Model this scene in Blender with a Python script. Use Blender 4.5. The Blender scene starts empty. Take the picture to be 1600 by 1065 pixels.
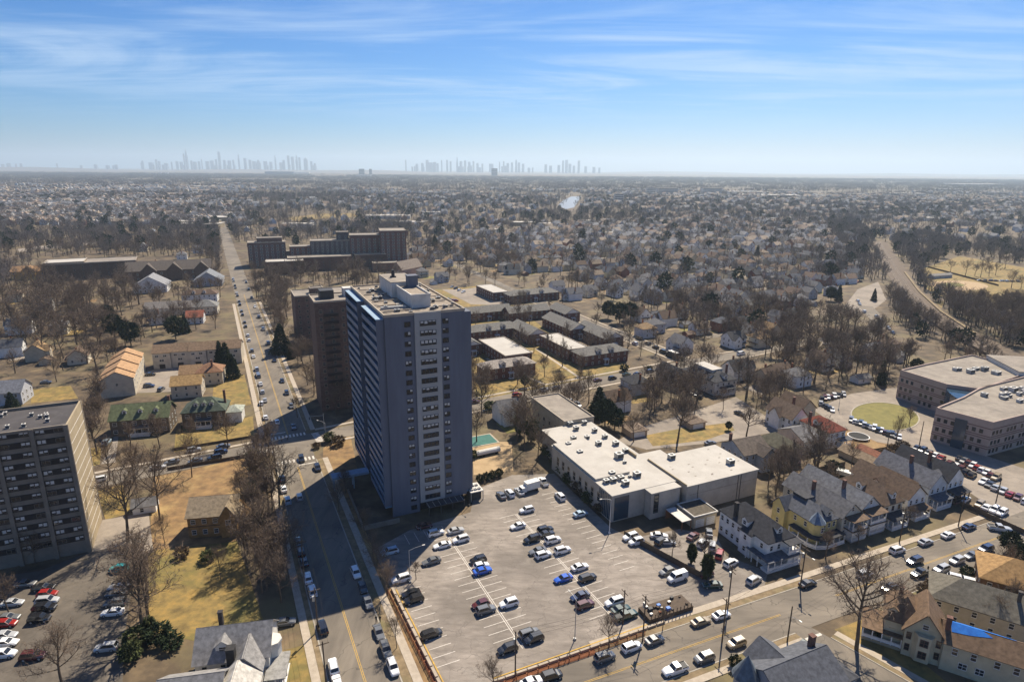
import bpy, math, random
import numpy as np
from mathutils import Vector, Matrix
rnd = random.Random(7)
R = math.radians
sc = bpy.context.scene
COL = sc.collection

# ------------------------------------------------------------------ camera
F_PX, CX, CY, HC = 978.0, 800.0, 532.5, 98.0
PITCH, ROLL = R(15.4), R(0.45)
cd = bpy.data.cameras.new('camera')
cd.sensor_width = 36.0
cd.lens = F_PX / 1600.0 * 36.0
cd.clip_start = 1.0
cd.clip_end = 80000.0
cam = bpy.data.objects.new('camera', cd)
COL.objects.link(cam)
cam.matrix_world = Matrix.Translation((0, 0, HC)) @ Matrix.Rotation(math.pi/2 - PITCH, 4, 'X') @ Matrix.Rotation(ROLL, 4, 'Z')
sc.camera = cam

# ------------------------------------------------------------------ world, sun, exposure
SUN_EL = R(50.0)
SUN_AZ = R(22.0)                      # clockwise from +Y: in front of the camera, to its right
w = bpy.data.worlds.new('World')
sc.world = w
w.use_nodes = True
nt = w.node_tree
nt.nodes.clear()
def N(t, **kw):
    n = nt.nodes.new(t)
    for k, v in kw.items():
        setattr(n, k, v)
    return n
def L(a, b):
    nt.links.new(a, b)
sky = N('ShaderNodeTexSky', sky_type='NISHITA')
sky.sun_disc = False
sky.sun_elevation = SUN_EL
sky.sun_rotation = SUN_AZ
sky.altitude = 100
sky.air_density = 1.0
sky.dust_density = 0.4
sky.ozone_density = 3.0
# the camera's colour response: one curve per channel over the whole sky
spl = N('ShaderNodeSeparateColor')
L(sky.outputs[0], spl.inputs[0])
def curve(sock, k, e):
    p = N('ShaderNodeMath', operation='POWER'); L(sock, p.inputs[0]); p.inputs[1].default_value = e
    q = N('ShaderNodeMath', operation='MULTIPLY'); L(p.outputs[0], q.inputs[0]); q.inputs[1].default_value = k
    return q.outputs[0]
graded = N('ShaderNodeCombineColor')
L(curve(spl.outputs[0], 0.112, 1.87), graded.inputs[0])
L(curve(spl.outputs[1], 0.480, 1.30), graded.inputs[1])
L(curve(spl.outputs[2], 1.080, 1.10), graded.inputs[2])
# thin cirrus: streaks on a flat layer high above the ground
tc = N('ShaderNodeTexCoord')
sep = N('ShaderNodeSeparateXYZ')
L(tc.outputs['Generated'], sep.inputs[0])
def M(op, a, b=None, c=None):
    n = N('ShaderNodeMath', operation=op)
    for i, v in enumerate((a, b, c)):
        if v is None:
            continue
        if isinstance(v, (int, float)):
            n.inputs[i].default_value = v
        else:
            L(v, n.inputs[i])
    return n.outputs[0]
zc = M('MAXIMUM', sep.outputs[2], 0.0)
zz = M('ADD', zc, 0.055)
u = M('DIVIDE', sep.outputs[0], zz)
v = M('DIVIDE', sep.outputs[1], zz)
cmb = N('ShaderNodeCombineXYZ')
L(u, cmb.inputs[0]); L(v, cmb.inputs[1])
mp = N('ShaderNodeMapping')
mp.inputs['Rotation'].default_value = (0, 0, R(16))
mp.inputs['Scale'].default_value = (0.30, 0.62, 1)
mp.inputs['Location'].default_value = (5.3, 1.9, 0)
L(cmb.outputs[0], mp.inputs[0])
n1 = N('ShaderNodeTexNoise')
n1.inputs['Scale'].default_value = 1.0
n1.inputs['Detail'].default_value = 9
n1.inputs['Roughness'].default_value = 0.56
n1.inputs['Distortion'].default_value = 2.2
L(mp.outputs[0], n1.inputs['Vector'])
mp2 = N('ShaderNodeMapping')
mp2.inputs['Rotation'].default_value = (0, 0, R(-14))
mp2.inputs['Scale'].default_value = (0.35, 2.4, 1)
L(cmb.outputs[0], mp2.inputs[0])
n2 = N('ShaderNodeTexNoise')
n2.inputs['Scale'].default_value = 1.3
n2.inputs['Detail'].default_value = 10
n2.inputs['Roughness'].default_value = 0.62
n2.inputs['Distortion'].default_value = 0.8
L(mp2.outputs[0], n2.inputs['Vector'])
cl = M('ADD', M('MULTIPLY', n1.outputs['Fac'], 0.72), M('MULTIPLY', n2.outputs['Fac'], 0.30))
ramp = N('ShaderNodeMapRange', interpolation_type='SMOOTHSTEP')
ramp.inputs[1].default_value = 0.42
ramp.inputs[2].default_value = 0.70
ramp.inputs[3].default_value = 0.0
ramp.inputs[4].default_value = 0.60
L(cl, ramp.inputs[0])
cmix = N('ShaderNodeMix', data_type='RGBA')
cmix.inputs[7].default_value = (7.4, 9.6, 12.4, 1)
low = N('ShaderNodeMapRange', interpolation_type='SMOOTHSTEP')
low.inputs[1].default_value = 0.045
low.inputs[2].default_value = 0.13
L(sep.outputs[2], low.inputs[0])
# a thin even layer: seen edge-on low down, through its thickness overhead
slant = M('MINIMUM', M('DIVIDE', 0.27, M('ADD', zc, 0.08)), 1.1)
L(M('MULTIPLY', M('MULTIPLY', ramp.outputs[0], slant), low.outputs[0]), cmix.inputs[0])
L(graded.outputs[0], cmix.inputs[6])
bg = N('ShaderNodeBackground')
bg.inputs[1].default_value = 0.05
L(cmix.outputs[2], bg.inputs[0])
wo = N('ShaderNodeOutputWorld')
L(bg.outputs[0], wo.inputs[0])

sd = bpy.data.lights.new('sun', 'SUN')
sd.energy = 5.0
sd.angle = R(0.5)
sd.color = (1.0, 0.89, 0.72)
sun = bpy.data.objects.new('sun', sd)
COL.objects.link(sun)
sdir = Vector((math.sin(SUN_AZ)*math.cos(SUN_EL), math.cos(SUN_AZ)*math.cos(SUN_EL), math.sin(SUN_EL)))
sun.rotation_euler = sdir.to_track_quat('Z', 'Y').to_euler()
sun.location = (300, 300, 900)

vs = sc.view_settings
vs.view_transform = 'Standard'
vs.look = 'None'
vs.gamma = 1.0
vs.exposure = 0.68
cy = sc.cycles
cy.use_denoising = True
cy.max_bounces = 5
cy.diffuse_bounces = 2
cy.glossy_bounces = 2
cy.transmission_bounces = 2
cy.volume_bounces = 1
cy.transparent_max_bounces = 8
cy.sample_clamp_indirect = 4.0
# ------------------------------------------------------------------ pixels to ground
_cp, _sp, _cr, _sr = math.cos(PITCH), math.sin(PITCH), math.cos(ROLL), math.sin(ROLL)
def G(px, py, z=0.0):
    """where the view through a photo pixel meets the level z"""
    u, v = px-CX, py-CY
    u, v = _cr*u+_sr*v, -_sr*u+_cr*v
    y, zz = F_PX*_cp - v*_sp, -F_PX*_sp - v*_cp
    t = (z-HC)/zz
    return Vector((u*t, y*t))
def PX(x, y, z=0.0):
    Z = z-HC
    f = y*_cp - Z*_sp
    up = y*_sp + Z*_cp
    u, v = F_PX*x/f, -F_PX*up/f
    return (CX+_cr*u-_sr*v, CY+_sr*u+_cr*v)
TH = R(24.5)                                    # the street grid
U = Vector((math.cos(TH), math.sin(TH)))
V = Vector((-math.sin(TH), math.cos(TH)))
def inpoly(x, y, poly):
    c = False
    n = len(poly)
    for i in range(n):
        x1, y1 = poly[i]; x2, y2 = poly[i-1]
        if (y1 > y) != (y2 > y) and x < (x2-x1)*(y-y1)/(y2-y1)+x1:
            c = not c
    return c

# ------------------------------------------------------------------ materials
MAT = {}
def mat(name, c1, c2=None, rough=0.85, scale=0.6, metal=0.0, spec=0.25, obj=False, amount=1.0, bump=0.0, streak=None, third=None, detail=6, extra=None):
    """noise-mottled surface; obj=True takes the base colour from the object's own colour"""
    m = bpy.data.materials.new(name)
    m.use_nodes = True
    t = m.node_tree
    b = t.nodes['Principled BSDF']
    b.inputs['Roughness'].default_value = rough
    b.inputs['Metallic'].default_value = metal
    b.inputs['Specular IOR Level'].default_value = spec
    geo = t.nodes.new('ShaderNodeNewGeometry')
    mpn = t.nodes.new('ShaderNodeMapping')
    t.links.new(geo.outputs['Position'], mpn.inputs[0])
    if streak:
        mpn.inputs['Rotation'].default_value = (0, 0, streak[0])
        mpn.inputs['Scale'].default_value = streak[1]
    nz = t.nodes.new('ShaderNodeTexNoise')
    nz.inputs['Scale'].default_value = scale
    nz.inputs['Detail'].default_value = detail
    nz.inputs['Roughness'].default_value = 0.62
    t.links.new(mpn.outputs[0], nz.inputs['Vector'])
    rp = t.nodes.new('ShaderNodeValToRGB')
    rp.color_ramp.elements[0].position = 0.33
    rp.color_ramp.elements[1].position = 0.67
    t.links.new(nz.outputs['Fac'], rp.inputs[0])
    if obj:
        k = 0.16*amount
        rp.color_ramp.elements[0].color = (1-k*1.5, 1-k*1.5, 1-k*1.5, 1)
        rp.color_ramp.elements[1].color = (1+k, 1+k, 1+k, 1)
        oi = t.nodes.new('ShaderNodeObjectInfo')
        mx = t.nodes.new('ShaderNodeMix'); mx.data_type = 'RGBA'; mx.blend_type = 'MULTIPLY'
        mx.inputs[0].default_value = 1.0
        t.links.new(oi.outputs['Color'], mx.inputs[6])
        t.links.new(rp.outputs[0], mx.inputs[7])
        out = mx.outputs[2]
    else:
        c2 = c2 or tuple(x*0.78 for x in c1)
        rp.color_ramp.elements[0].color = (*c2, 1)
        rp.color_ramp.elements[1].color = (*c1, 1)
        if third:
            e = rp.color_ramp.elements.new(0.5); e.color = (*third, 1)
        out = rp.outputs[0]
    if extra:
        out = extra(t, geo, out)
    t.links.new(out, b.inputs['Base Color'])
    if bump:
        bp = t.nodes.new('ShaderNodeBump')
        bp.inputs['Strength'].default_value = bump
        bp.inputs['Distance'].default_value = 0.1
        t.links.new(nz.outputs['Fac'], bp.inputs['Height'])
        t.links.new(bp.outputs[0], b.inputs['Normal'])
    MAT[name] = m
    return m
def mixmul(t, a, fac, col):
    mx = t.nodes.new('ShaderNodeMix'); mx.data_type = 'RGBA'
    t.links.new(fac, mx.inputs[0]); t.links.new(a, mx.inputs[6]); mx.inputs[7].default_value = (*col, 1)
    return mx.outputs[2]
def vor_cracks(scale, width, col, strength=1.0):
    def f(t, geo, out):
        nz = t.nodes.new('ShaderNodeTexNoise'); nz.inputs['Scale'].default_value = scale*2.5; nz.inputs['Detail'].default_value = 3
        t.links.new(geo.outputs['Position'], nz.inputs['Vector'])
        ad = t.nodes.new('ShaderNodeVectorMath'); ad.operation = 'MULTIPLY_ADD'
        t.links.new(nz.outputs['Color'], ad.inputs[0]); ad.inputs[1].default_value = (0.9/scale*0.6,)*3
        t.links.new(geo.outputs['Position'], ad.inputs[2])
        vr = t.nodes.new('ShaderNodeTexVoronoi'); vr.feature = 'DISTANCE_TO_EDGE'; vr.inputs['Scale'].default_value = scale
        t.links.new(ad.outputs[0], vr.inputs['Vector'])
        mr = t.nodes.new('ShaderNodeMapRange'); mr.inputs[1].default_value = 0.0; mr.inputs[2].default_value = width
        mr.inputs[3].default_value = strength; mr.inputs[4].default_value = 0.0
        t.links.new(vr.outputs['Distance'], mr.inputs[0])
        out = mixmul(t, out, mr.outputs[0], col)
        # broad worn patches
        n2 = t.nodes.new('ShaderNodeTexNoise'); n2.inputs['Scale'].default_value = 0.055; n2.inputs['Detail'].default_value = 5
        t.links.new(geo.outputs['Position'], n2.inputs['Vector'])
        r2 = t.nodes.new('ShaderNodeMapRange'); r2.inputs[1].default_value = 0.42; r2.inputs[2].default_value = 0.70; r2.inputs[3].default_value = 0.0; r2.inputs[4].default_value = 0.55
        t.links.new(n2.outputs['Fac'], r2.inputs[0])
        return mixmul(t, out, r2.outputs[0], col)
    return f
def blotch(scale, lo, hi, col, mx=0.8):
    def f(t, geo, out):
        n2 = t.nodes.new('ShaderNodeTexNoise'); n2.inputs['Scale'].default_value = scale; n2.inputs['Detail'].default_value = 7; n2.inputs['Roughness'].default_value = 0.65
        t.links.new(geo.outputs['Position'], n2.inputs['Vector'])
        r2 = t.nodes.new('ShaderNodeMapRange'); r2.inputs[1].default_value = lo; r2.inputs[2].default_value = hi; r2.inputs[3].default_value = 0.0; r2.inputs[4].default_value = mx
        t.links.new(n2.outputs['Fac'], r2.inputs[0])
        return mixmul(t, out, r2.outputs[0], col)
    return f
def chain(*fs):
    def f(t, geo, out):
        for g_ in fs: out = g_(t, geo, out)
        return out
    return f
mat('ground', (0.185, 0.132, 0.076), (0.055, 0.041, 0.029), scale=0.13, third=(0.105, 0.077, 0.048), detail=10, extra=blotch(0.03, .5, .64, (0.165, 0.135, 0.068)))
mat('lawn', (0.33, 0.212, 0.062), (0.13, 0.092, 0.036), scale=0.35, third=(0.225, 0.158, 0.054), detail=9, extra=blotch(0.07, .48, .66, (0.135, 0.125, 0.04)))
mat('verge', (0.27, 0.20, 0.115), (0.15, 0.108, 0.06), scale=0.5, extra=blotch(0.15, .5, .68, (0.13, 0.12, 0.05)))
mat('green_lawn', (0.215, 0.185, 0.055), (0.135, 0.125, 0.037), scale=0.3)
mat('leaf_litter', (0.30, 0.185, 0.080), (0.14, 0.088, 0.045), scale=0.3, extra=blotch(0.12, .5, .68, (0.36, 0.25, 0.105)))
mat('wood_floor', (0.16, 0.115, 0.075), (0.085, 0.062, 0.045), scale=0.3)
mat('bare_dirt', (0.42, 0.30, 0.17), (0.33, 0.23, 0.125), scale=0.4)
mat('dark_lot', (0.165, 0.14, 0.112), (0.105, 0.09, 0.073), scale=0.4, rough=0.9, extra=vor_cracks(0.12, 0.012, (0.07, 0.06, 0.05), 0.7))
mat('lot_asphalt', (0.330, 0.286, 0.242), (0.190, 0.163, 0.137), scale=0.55, rough=0.9, streak=(R(-24.5), (0.35, 1.3, 1)), extra=chain(vor_cracks(0.16, 0.016, (0.135, 0.117, 0.10), 0.75), vor_cracks(0.45, 0.02, (0.15, 0.13, 0.11), 0.35), blotch(0.55, .62, .74, (0.10, 0.088, 0.075), 0.6), blotch(0.09, .56, .66, (0.40, 0.355, 0.305), 0.5), blotch(0.045, .55, .6, (0.155, 0.135, 0.115), 0.35)))
mat('road_asphalt', (0.235, 0.20, 0.157), (0.155, 0.133, 0.107), scale=0.45, rough=0.9, streak=(R(-24.5), (0.9, 0.14, 1)), extra=vor_cracks(0.075, 0.008, (0.075, 0.067, 0.058), 0.8))
mat('cross_asphalt', (0.235, 0.20, 0.157), (0.155, 0.133, 0.107), scale=0.45, rough=0.9, streak=(R(-24.5), (0.14, 0.9, 1)), extra=vor_cracks(0.075, 0.008, (0.075, 0.067, 0.058), 0.8))
mat('pale_asphalt', (0.33, 0.28, 0.225), (0.235, 0.20, 0.165), scale=0.3, rough=0.9, extra=vor_cracks(0.1, 0.01, (0.14, 0.12, 0.10), 0.6))
mat('concrete', (0.44, 0.375, 0.295), (0.34, 0.285, 0.22), scale=0.8)
mat('kerb', (0.40, 0.36, 0.30), (0.30, 0.27, 0.22), scale=0.8)
mat('white_paint', (0.72, 0.67, 0.60), (0.46, 0.42, 0.36), scale=2.2, detail=8)
mat('yellow_paint', (0.58, 0.36, 0.07), (0.36, 0.24, 0.08), scale=2.0, detail=8)
mat('slate_wall', (0.150, 0.162, 0.200), (0.118, 0.127, 0.158), scale=0.5, rough=0.8, streak=(R(-24.6), (1, 1, .12)), detail=8)
mat('grey_wall', (0.36, 0.355, 0.345), (0.32, 0.315, 0.305), scale=0.3)
mat('blue_panel', (0.115, 0.195, 0.285), (0.095, 0.16, 0.235), scale=0.7, rough=0.45, spec=0.4)
mat('blue_slab', (0.29, 0.40, 0.51), (0.24, 0.33, 0.42), scale=0.8)
mat('gravel_roof', (0.36, 0.30, 0.235), (0.20, 0.165, 0.13), scale=0.5, third=(0.27, 0.225, 0.175), extra=blotch(0.16, .52, .62, (0.075, 0.068, 0.062)))
mat('dark_roof', (0.085, 0.078, 0.078), (0.055, 0.05, 0.05), scale=0.25, extra=blotch(0.12, .55, .7, (0.16, 0.145, 0.13)))
mat('white_roof', (0.48, 0.45, 0.40), (0.40, 0.37, 0.325), scale=0.20, extra=blotch(0.35, .64, .74, (0.32, 0.275, 0.22), 0.7))
mat('tan_roof', (0.31, 0.27, 0.22), (0.21, 0.18, 0.15), scale=0.25, extra=blotch(0.1, .5, .7, (0.15, 0.13, 0.11)))
mat('off_white', (0.66, 0.63, 0.58), (0.50, 0.475, 0.43), scale=0.4, extra=blotch(0.6, .6, .8, (0.33, 0.29, 0.24), 0.6))
mat('white_trim', (0.78, 0.76, 0.72), (0.66, 0.64, 0.60), scale=1.0)
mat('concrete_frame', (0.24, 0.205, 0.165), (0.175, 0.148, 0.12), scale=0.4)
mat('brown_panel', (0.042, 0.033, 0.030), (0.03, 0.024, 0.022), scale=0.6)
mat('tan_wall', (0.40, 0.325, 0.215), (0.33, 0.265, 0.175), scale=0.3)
mat('block_wall', (0.47, 0.42, 0.36), (0.36, 0.32, 0.275), scale=0.3, extra=blotch(0.5, .58, .75, (0.22, 0.19, 0.165), 0.7))
mat('glass', (0.022, 0.025, 0.030), (0.016, 0.018, 0.022), rough=0.12, spec=0.6, scale=0.2)
mat('glass_blue', (0.03, 0.06, 0.095), (0.02, 0.042, 0.07), rough=0.12, spec=0.7, scale=0.2)
mat('blind', (0.62, 0.60, 0.56), (0.50, 0.48, 0.45), scale=0.7)
mat('window_frame', (0.055, 0.058, 0.065), (0.045, 0.047, 0.052), scale=0.6)
mat('metal', (0.42, 0.42, 0.41), (0.32, 0.32, 0.31), rough=0.5, metal=0.3, scale=1.5)
mat('dark_metal', (0.06, 0.06, 0.062), (0.045, 0.045, 0.046), rough=0.6, scale=1.5)
mat('rubber', (0.02, 0.02, 0.02), (0.014, 0.014, 0.014), rough=0.8)
mat('timber', (0.115, 0.085, 0.06), (0.075, 0.056, 0.042), scale=1.5)
mat('cable', (0.035, 0.032, 0.03), rough=0.7)
mat('bark', (0.155, 0.118, 0.085), (0.08, 0.061, 0.045), scale=1.5)
mat('far_twig', (0.20, 0.165, 0.147), (0.115, 0.095, 0.087), scale=0.05)  # twig colour greyed for distant trees: haze painted into the material
mat('twig', (0.205, 0.148, 0.104), (0.115, 0.083, 0.06), scale=0.35, obj=False)
mat('needles', (0.030, 0.048, 0.018), (0.016, 0.027, 0.011), scale=0.5)
mat('leaves_green', (0.085, 0.098, 0.032), (0.045, 0.055, 0.02), scale=0.6)
mat('brown_hedge', (0.15, 0.10, 0.058), (0.085, 0.058, 0.036), scale=0.6)
mat('wall_paint', (1, 1, 1), obj=True, scale=0.5, amount=0.7)
mat('roof_shingle', (1, 1, 1), obj=True, scale=1.1, amount=1.5, detail=8, rough=0.9)
mat('brick', (1, 1, 1), obj=True, scale=0.9, amount=1.4, detail=8)
mat('car_paint', (1, 1, 1), obj=True, scale=0.4, amount=0.2, rough=0.25, spec=0.6)
MAT['car_paint'].node_tree.nodes['Principled BSDF'].inputs['Coat Weight'].default_value = 1.0
MAT['car_paint'].node_tree.nodes['Principled BSDF'].inputs['Coat Roughness'].default_value = 0.06
mat('car_glass', (0.02, 0.022, 0.025), (0.014, 0.015, 0.018), rough=0.08, spec=0.7)
mat('lamp_lens', (0.75, 0.74, 0.70), rough=0.2, spec=0.6)
mat('tail_lens', (0.30, 0.02, 0.02), rough=0.25, spec=0.6)
mat('water', (0.16, 0.18, 0.20), (0.13, 0.15, 0.17), rough=0.35, spec=0.9, scale=0.01)
mat('pool_cover', (0.06, 0.17, 0.145), (0.045, 0.13, 0.11), scale=0.5)
mat('tarp', (0.03, 0.20, 0.62), (0.02, 0.13, 0.46), rough=0.45, scale=1.0)
mat('ballast', (0.15, 0.108, 0.073), (0.075, 0.056, 0.04), scale=0.3)
mat('rail_steel', (0.16, 0.13, 0.11), rough=0.5, metal=0.4)
mat('orange_mesh', (0.40, 0.155, 0.065), (0.27, 0.105, 0.048), scale=1.0)
mat('hot_brick', (0.30, 0.125, 0.06), (0.22, 0.09, 0.045), scale=0.8)
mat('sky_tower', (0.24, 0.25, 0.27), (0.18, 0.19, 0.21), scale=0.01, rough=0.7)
mat('pink_stone', (0.42, 0.325, 0.275), (0.36, 0.275, 0.23), scale=0.4)
mat('maroon_band', (0.155, 0.085, 0.075), (0.125, 0.07, 0.06), scale=0.5)
mat('person_dark', (0.03, 0.03, 0.035), rough=0.9)
mat('skin', (0.45, 0.28, 0.2), rough=0.7)

# ------------------------------------------------------------------ mesh building
class MB:
    """collects shapes; build() links them as ONE mesh object"""
    def __init__(s):
        s.v = []; s.f = []; s.m = []
    def add(s, verts, faces, m=0):
        o = len(s.v)
        s.v.extend([tuple(p) for p in verts])
        for f in faces:
            s.f.append(tuple(i+o for i in f)); s.m.append(m)
        return s
    def box(s, x0, x1, y0, y1, z0, z1, m=0):
        return s.add([(x0,y0,z0),(x1,y0,z0),(x1,y1,z0),(x0,y1,z0),(x0,y0,z1),(x1,y0,z1),(x1,y1,z1),(x0,y1,z1)],
                     [(0,3,2,1),(4,5,6,7),(0,1,5,4),(1,2,6,5),(2,3,7,6),(3,0,4,7)], m)
    def prism(s, poly, z0, z1, m=0, top=None):
        a = sum(poly[i-1][0]*poly[i][1]-poly[i][0]*poly[i-1][1] for i in range(len(poly)))
        if a < 0:
            poly = poly[::-1]
        n = len(poly)
        s.add([(p[0],p[1],z0) for p in poly]+[(p[0],p[1],z1) for p in poly],
              [tuple(range(n-1,-1,-1))]+[(i,(i+1)%n,(i+1)%n+n,i+n) for i in range(n)], m)
        o = len(s.v)-2*n
        s.f.append(tuple(range(o+n, o+2*n))); s.m.append(m if top is None else top)
        return s
    def sheet(s, poly, z, m=0):
        a = sum(poly[i-1][0]*poly[i][1]-poly[i][0]*poly[i-1][1] for i in range(len(poly)))
        if a < 0:
            poly = poly[::-1]
        return s.add([(p[0],p[1],z) for p in poly], [tuple(range(len(poly)))], m)
    def tube(s, a, b, r0, r1, n=6, m=0, caps=True):
        a, b = Vector(a), Vector(b)
        d = (b-a).normalized()
        q = Vector((0,0,1)) if abs(d.z) < .9 else Vector((1,0,0))
        e1 = d.cross(q).normalized(); e2 = d.cross(e1)
        vs = []
        for c, r in ((a,r0),(b,r1)):
            for i in range(n):
                t = 2*math.pi*i/n
                vs.append(c+e1*(r*math.cos(t))+e2*(r*math.sin(t)))
        fs = [(i+n,(i+1)%n+n,(i+1)%n,i) for i in range(n)]
        if caps:
            fs += [tuple(range(n)), tuple(range(2*n-1,n-1,-1))]
        return s.add(vs, fs, m)
    def mesh(s, name, mats):
        me = bpy.data.meshes.new(name)
        me.from_pydata(s.v, [], s.f)
        for m in (mats if isinstance(mats, (list, tuple)) else [mats]):
            me.materials.append(MAT[m])
        if max(s.m, default=0):
            me.polygons.foreach_set('material_index', s.m)
        return me
    def build(s, name, mats, parent=None, color=None, loc=None, rz=None):
        return link(name, s.mesh(name, mats), parent, color, loc, rz)
def link(name, me, parent=None, color=None, loc=None, rz=None):
    o = bpy.data.objects.new(name, me)
    COL.objects.link(o)
    if parent is not None:
        o.parent = parent
    if color is not None:
        o.color = (*color, 1)
    if loc is not None:
        o.location = loc
    if rz is not None:
        o.rotation_euler = (0, 0, rz)
    return o
def tag(o, label, cat, group=None, kind=None):
    if label: o['label'] = label
    if cat: o['category'] = cat
    if group: o['group'] = group
    if kind: o['kind'] = kind
    return o
def thing(name, label, cat, loc=(0,0,0), rz=0.0, group=None):
    o = bpy.data.objects.new(name, None)
    COL.objects.link(o)
    o.empty_display_size = 0.5
    o.location = loc if len(loc) == 3 else (loc[0], loc[1], 0)
    o.rotation_euler = (0, 0, rz)
    return tag(o, label, cat, group)
def struct(name, mb, m, parent=None):
    o = mb.build(name, m, parent)
    if parent is None:
        o['kind'] = 'structure'
    return o
FOOT = []                                       # occupied ground: (cx, cy, cos, sin, w/2, d/2)
def occupy(c, ang, w_, d_, pad=1.0):
    FOOT.append((c[0], c[1], math.cos(ang), math.sin(ang), w_/2+pad, d_/2+pad))
KEEP = []                                       # polygons on the ground that stay clear
def free(x, y, r=0.0):
    for cx, cy_, c, s_, hw, hd in FOOT:
        dx, dy = x-cx, y-cy_
        if abs(dx) > 90 or abs(dy) > 90:
            continue
        if abs(dx*c+dy*s_) < hw+r and abs(-dx*s_+dy*c) < hd+r:
            return False
    for poly, bb in KEEP:
        if bb[0]-r < x < bb[1]+r and bb[2]-r < y < bb[3]+r and inpoly(x, y, poly):
            return False
    return True
def keep(poly):
    xs = [p[0] for p in poly]; ys = [p[1] for p in poly]
    KEEP.append((poly, (min(xs), max(xs), min(ys), max(ys))))
def ordinal(i):
    w_ = ['first','second','third','fourth','fifth','sixth','seventh','eighth','ninth','tenth','eleventh','twelfth','thirteenth','fourteenth','fifteenth',
          'sixteenth','seventeenth','eighteenth','nineteenth','twentieth']
    if i < 20: return w_[i]
    n = i+1
    return '%d%s' % (n, 'th' if 10 < n % 100 < 14 else {1:'st',2:'nd',3:'rd'}.get(n % 10, 'th'))
LATER = []                                      # things whose labels are told apart by their order across the picture
def relabel():
    """a label shared by several things gets its place counted from the left of the photo"""
    by = {}
    for o, fmt in LATER:
        by.setdefault(fmt, []).append(o)
    for fmt, os_ in by.items():
        if len(os_) == 1:
            os_[0]['label'] = fmt.replace(', {n}', '')
            continue
        os_.sort(key=lambda o: PX(o.location.x, o.location.y)[0])
        for i, o in enumerate(os_):
            o['label'] = fmt.replace('{n}', ordinal(i)+' from left')
# ------------------------------------------------------------------ the ground and everything laid on it
def gp(*pts):
    return [tuple(G(*p)) for p in pts]
mb = MB()
rings = [0, 60, 140, 300, 600, 1200, 2500, 5000, 10000, 17000, 24000]
NS = 72
vv = [(0, 0, 0)]
for r_ in rings[1:]:
    vv += [(r_*math.cos(2*math.pi*i/NS), r_*math.sin(2*math.pi*i/NS), 0) for i in range(NS)]
ff = [(0, 1+i, 1+(i+1) % NS) for i in range(NS)]
for k in range(len(rings)-2):
    a = 1+k*NS; b = a+NS
    ff += [(a+i, b+i, b+(i+1) % NS, a+(i+1) % NS) for i in range(NS)]
mb.add(vv, ff)
struct('ground', mb, 'ground')

def strip_poly(pts, w0, w1=None):
    """left and right borders of a band along pts, offsets w0 and w1 to the left(-)/right(+)"""
    if w1 is None:
        w0, w1 = -w0/2, w0/2
    Ls, Rs = [], []
    n = len(pts)
    for i, p in enumerate(pts):
        p = Vector(p)
        d = Vector((0, 0))
        if i > 0: d += (p-Vector(pts[i-1])).normalized()
        if i < n-1: d += (Vector(pts[i+1])-p).normalized()
        d.normalize()
        nrm = Vector((d.y, -d.x))
        Ls.append(p+nrm*w0); Rs.append(p+nrm*w1)
    return Ls, Rs
def strip(mbx, pts, w0, w1, z0, z1=None, m=0):
    Ls, Rs = strip_poly(pts, w0, w1)
    n = len(pts)
    if z1 is None:
        mbx.add([(*p, z0) for p in Ls]+[(*p, z0) for p in Rs], [(i, i+n, i+n+1, i+1) for i in range(n-1)], m)
    else:
        for i in range(n-1):
            mbx.prism([Ls[i], Rs[i], Rs[i+1], Ls[i+1]], z0, z1, m)
ROADS = []
def road(name, pts, width, z=0.06, m='road_asphalt', keepclear=True):
    mbx = MB(); strip(mbx, pts, -width/2, width/2, z)
    o = struct(name, mbx, m)
    ROADS.append((pts, width))
    if keepclear:
        Ls, Rs = strip_poly(pts, width+3)
        for i in range(len(pts)-1):
            keep([tuple(Ls[i]), tuple(Rs[i]), tuple(Rs[i+1]), tuple(Ls[i+1])])
    return o
def pave(name, pts, w0, w1, m='concrete', z1=0.14, parent=None):
    mbx = MB(); strip(mbx, pts, w0, w1, 0.0, z1)
    return struct(name, mbx, m, parent)
def patch(name, poly, m, z=0.03, clear=False, kind='structure'):
    mbx = MB().sheet(poly, z)
    o = struct(name, mbx, m)
    if clear: keep(poly)
    return o
def along(pts, a, b):
    """cut a two-point line to fractions a..b"""
    p, q = Vector(pts[0]), Vector(pts[-1])
    return [tuple(p.lerp(q, a)), tuple(p.lerp(q, b))]

MAIN = [(-4.0, 50.0), (-78.5, 206.2), (-156.4, 369.6), (-357.7, 791.0), (-560, 1215)]
MD = (Vector(MAIN[1])-Vector(MAIN[0])).normalized()
FRONT = [(-60, 69.6), (20.6, 104.0), (78.0, 128.5), (149, 159.5), (330, 238)]
CROSS = [(-420, 16), (-134, 181.5), (-82, 212), (16, 270), (110, 323), (190, 366), tuple(G(1300, 543)), tuple(G(1366, 520)), tuple(G(1372, 500)), tuple(G(1352, 478))]
_r0, _r1 = G(1287, 990), G(1425, 1068)
_sd = (_r1-_r0).normalized(); _sn = Vector((_sd.y, -_sd.x))
SIDE = [tuple(_r0+_sn*4.6-_sd*4), tuple(_r1+_sn*4.6), tuple(_r1+_sn*4.6+_sd*40)]
BACK = [(95, 314), (55, 395), (15, 480), (-60, 660)]
R_MAIN = road('main_road', MAIN, 13.0, 0.060)
R_FRONT = road('front_street', FRONT, 11.4, 0.064, 'cross_asphalt')
R_CROSS = road('cross_street', CROSS, 10.0, 0.068, 'cross_asphalt')
road('side_street', SIDE, 9.0, 0.060)
road('back_street', BACK, 8.0, 0.060)
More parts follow.
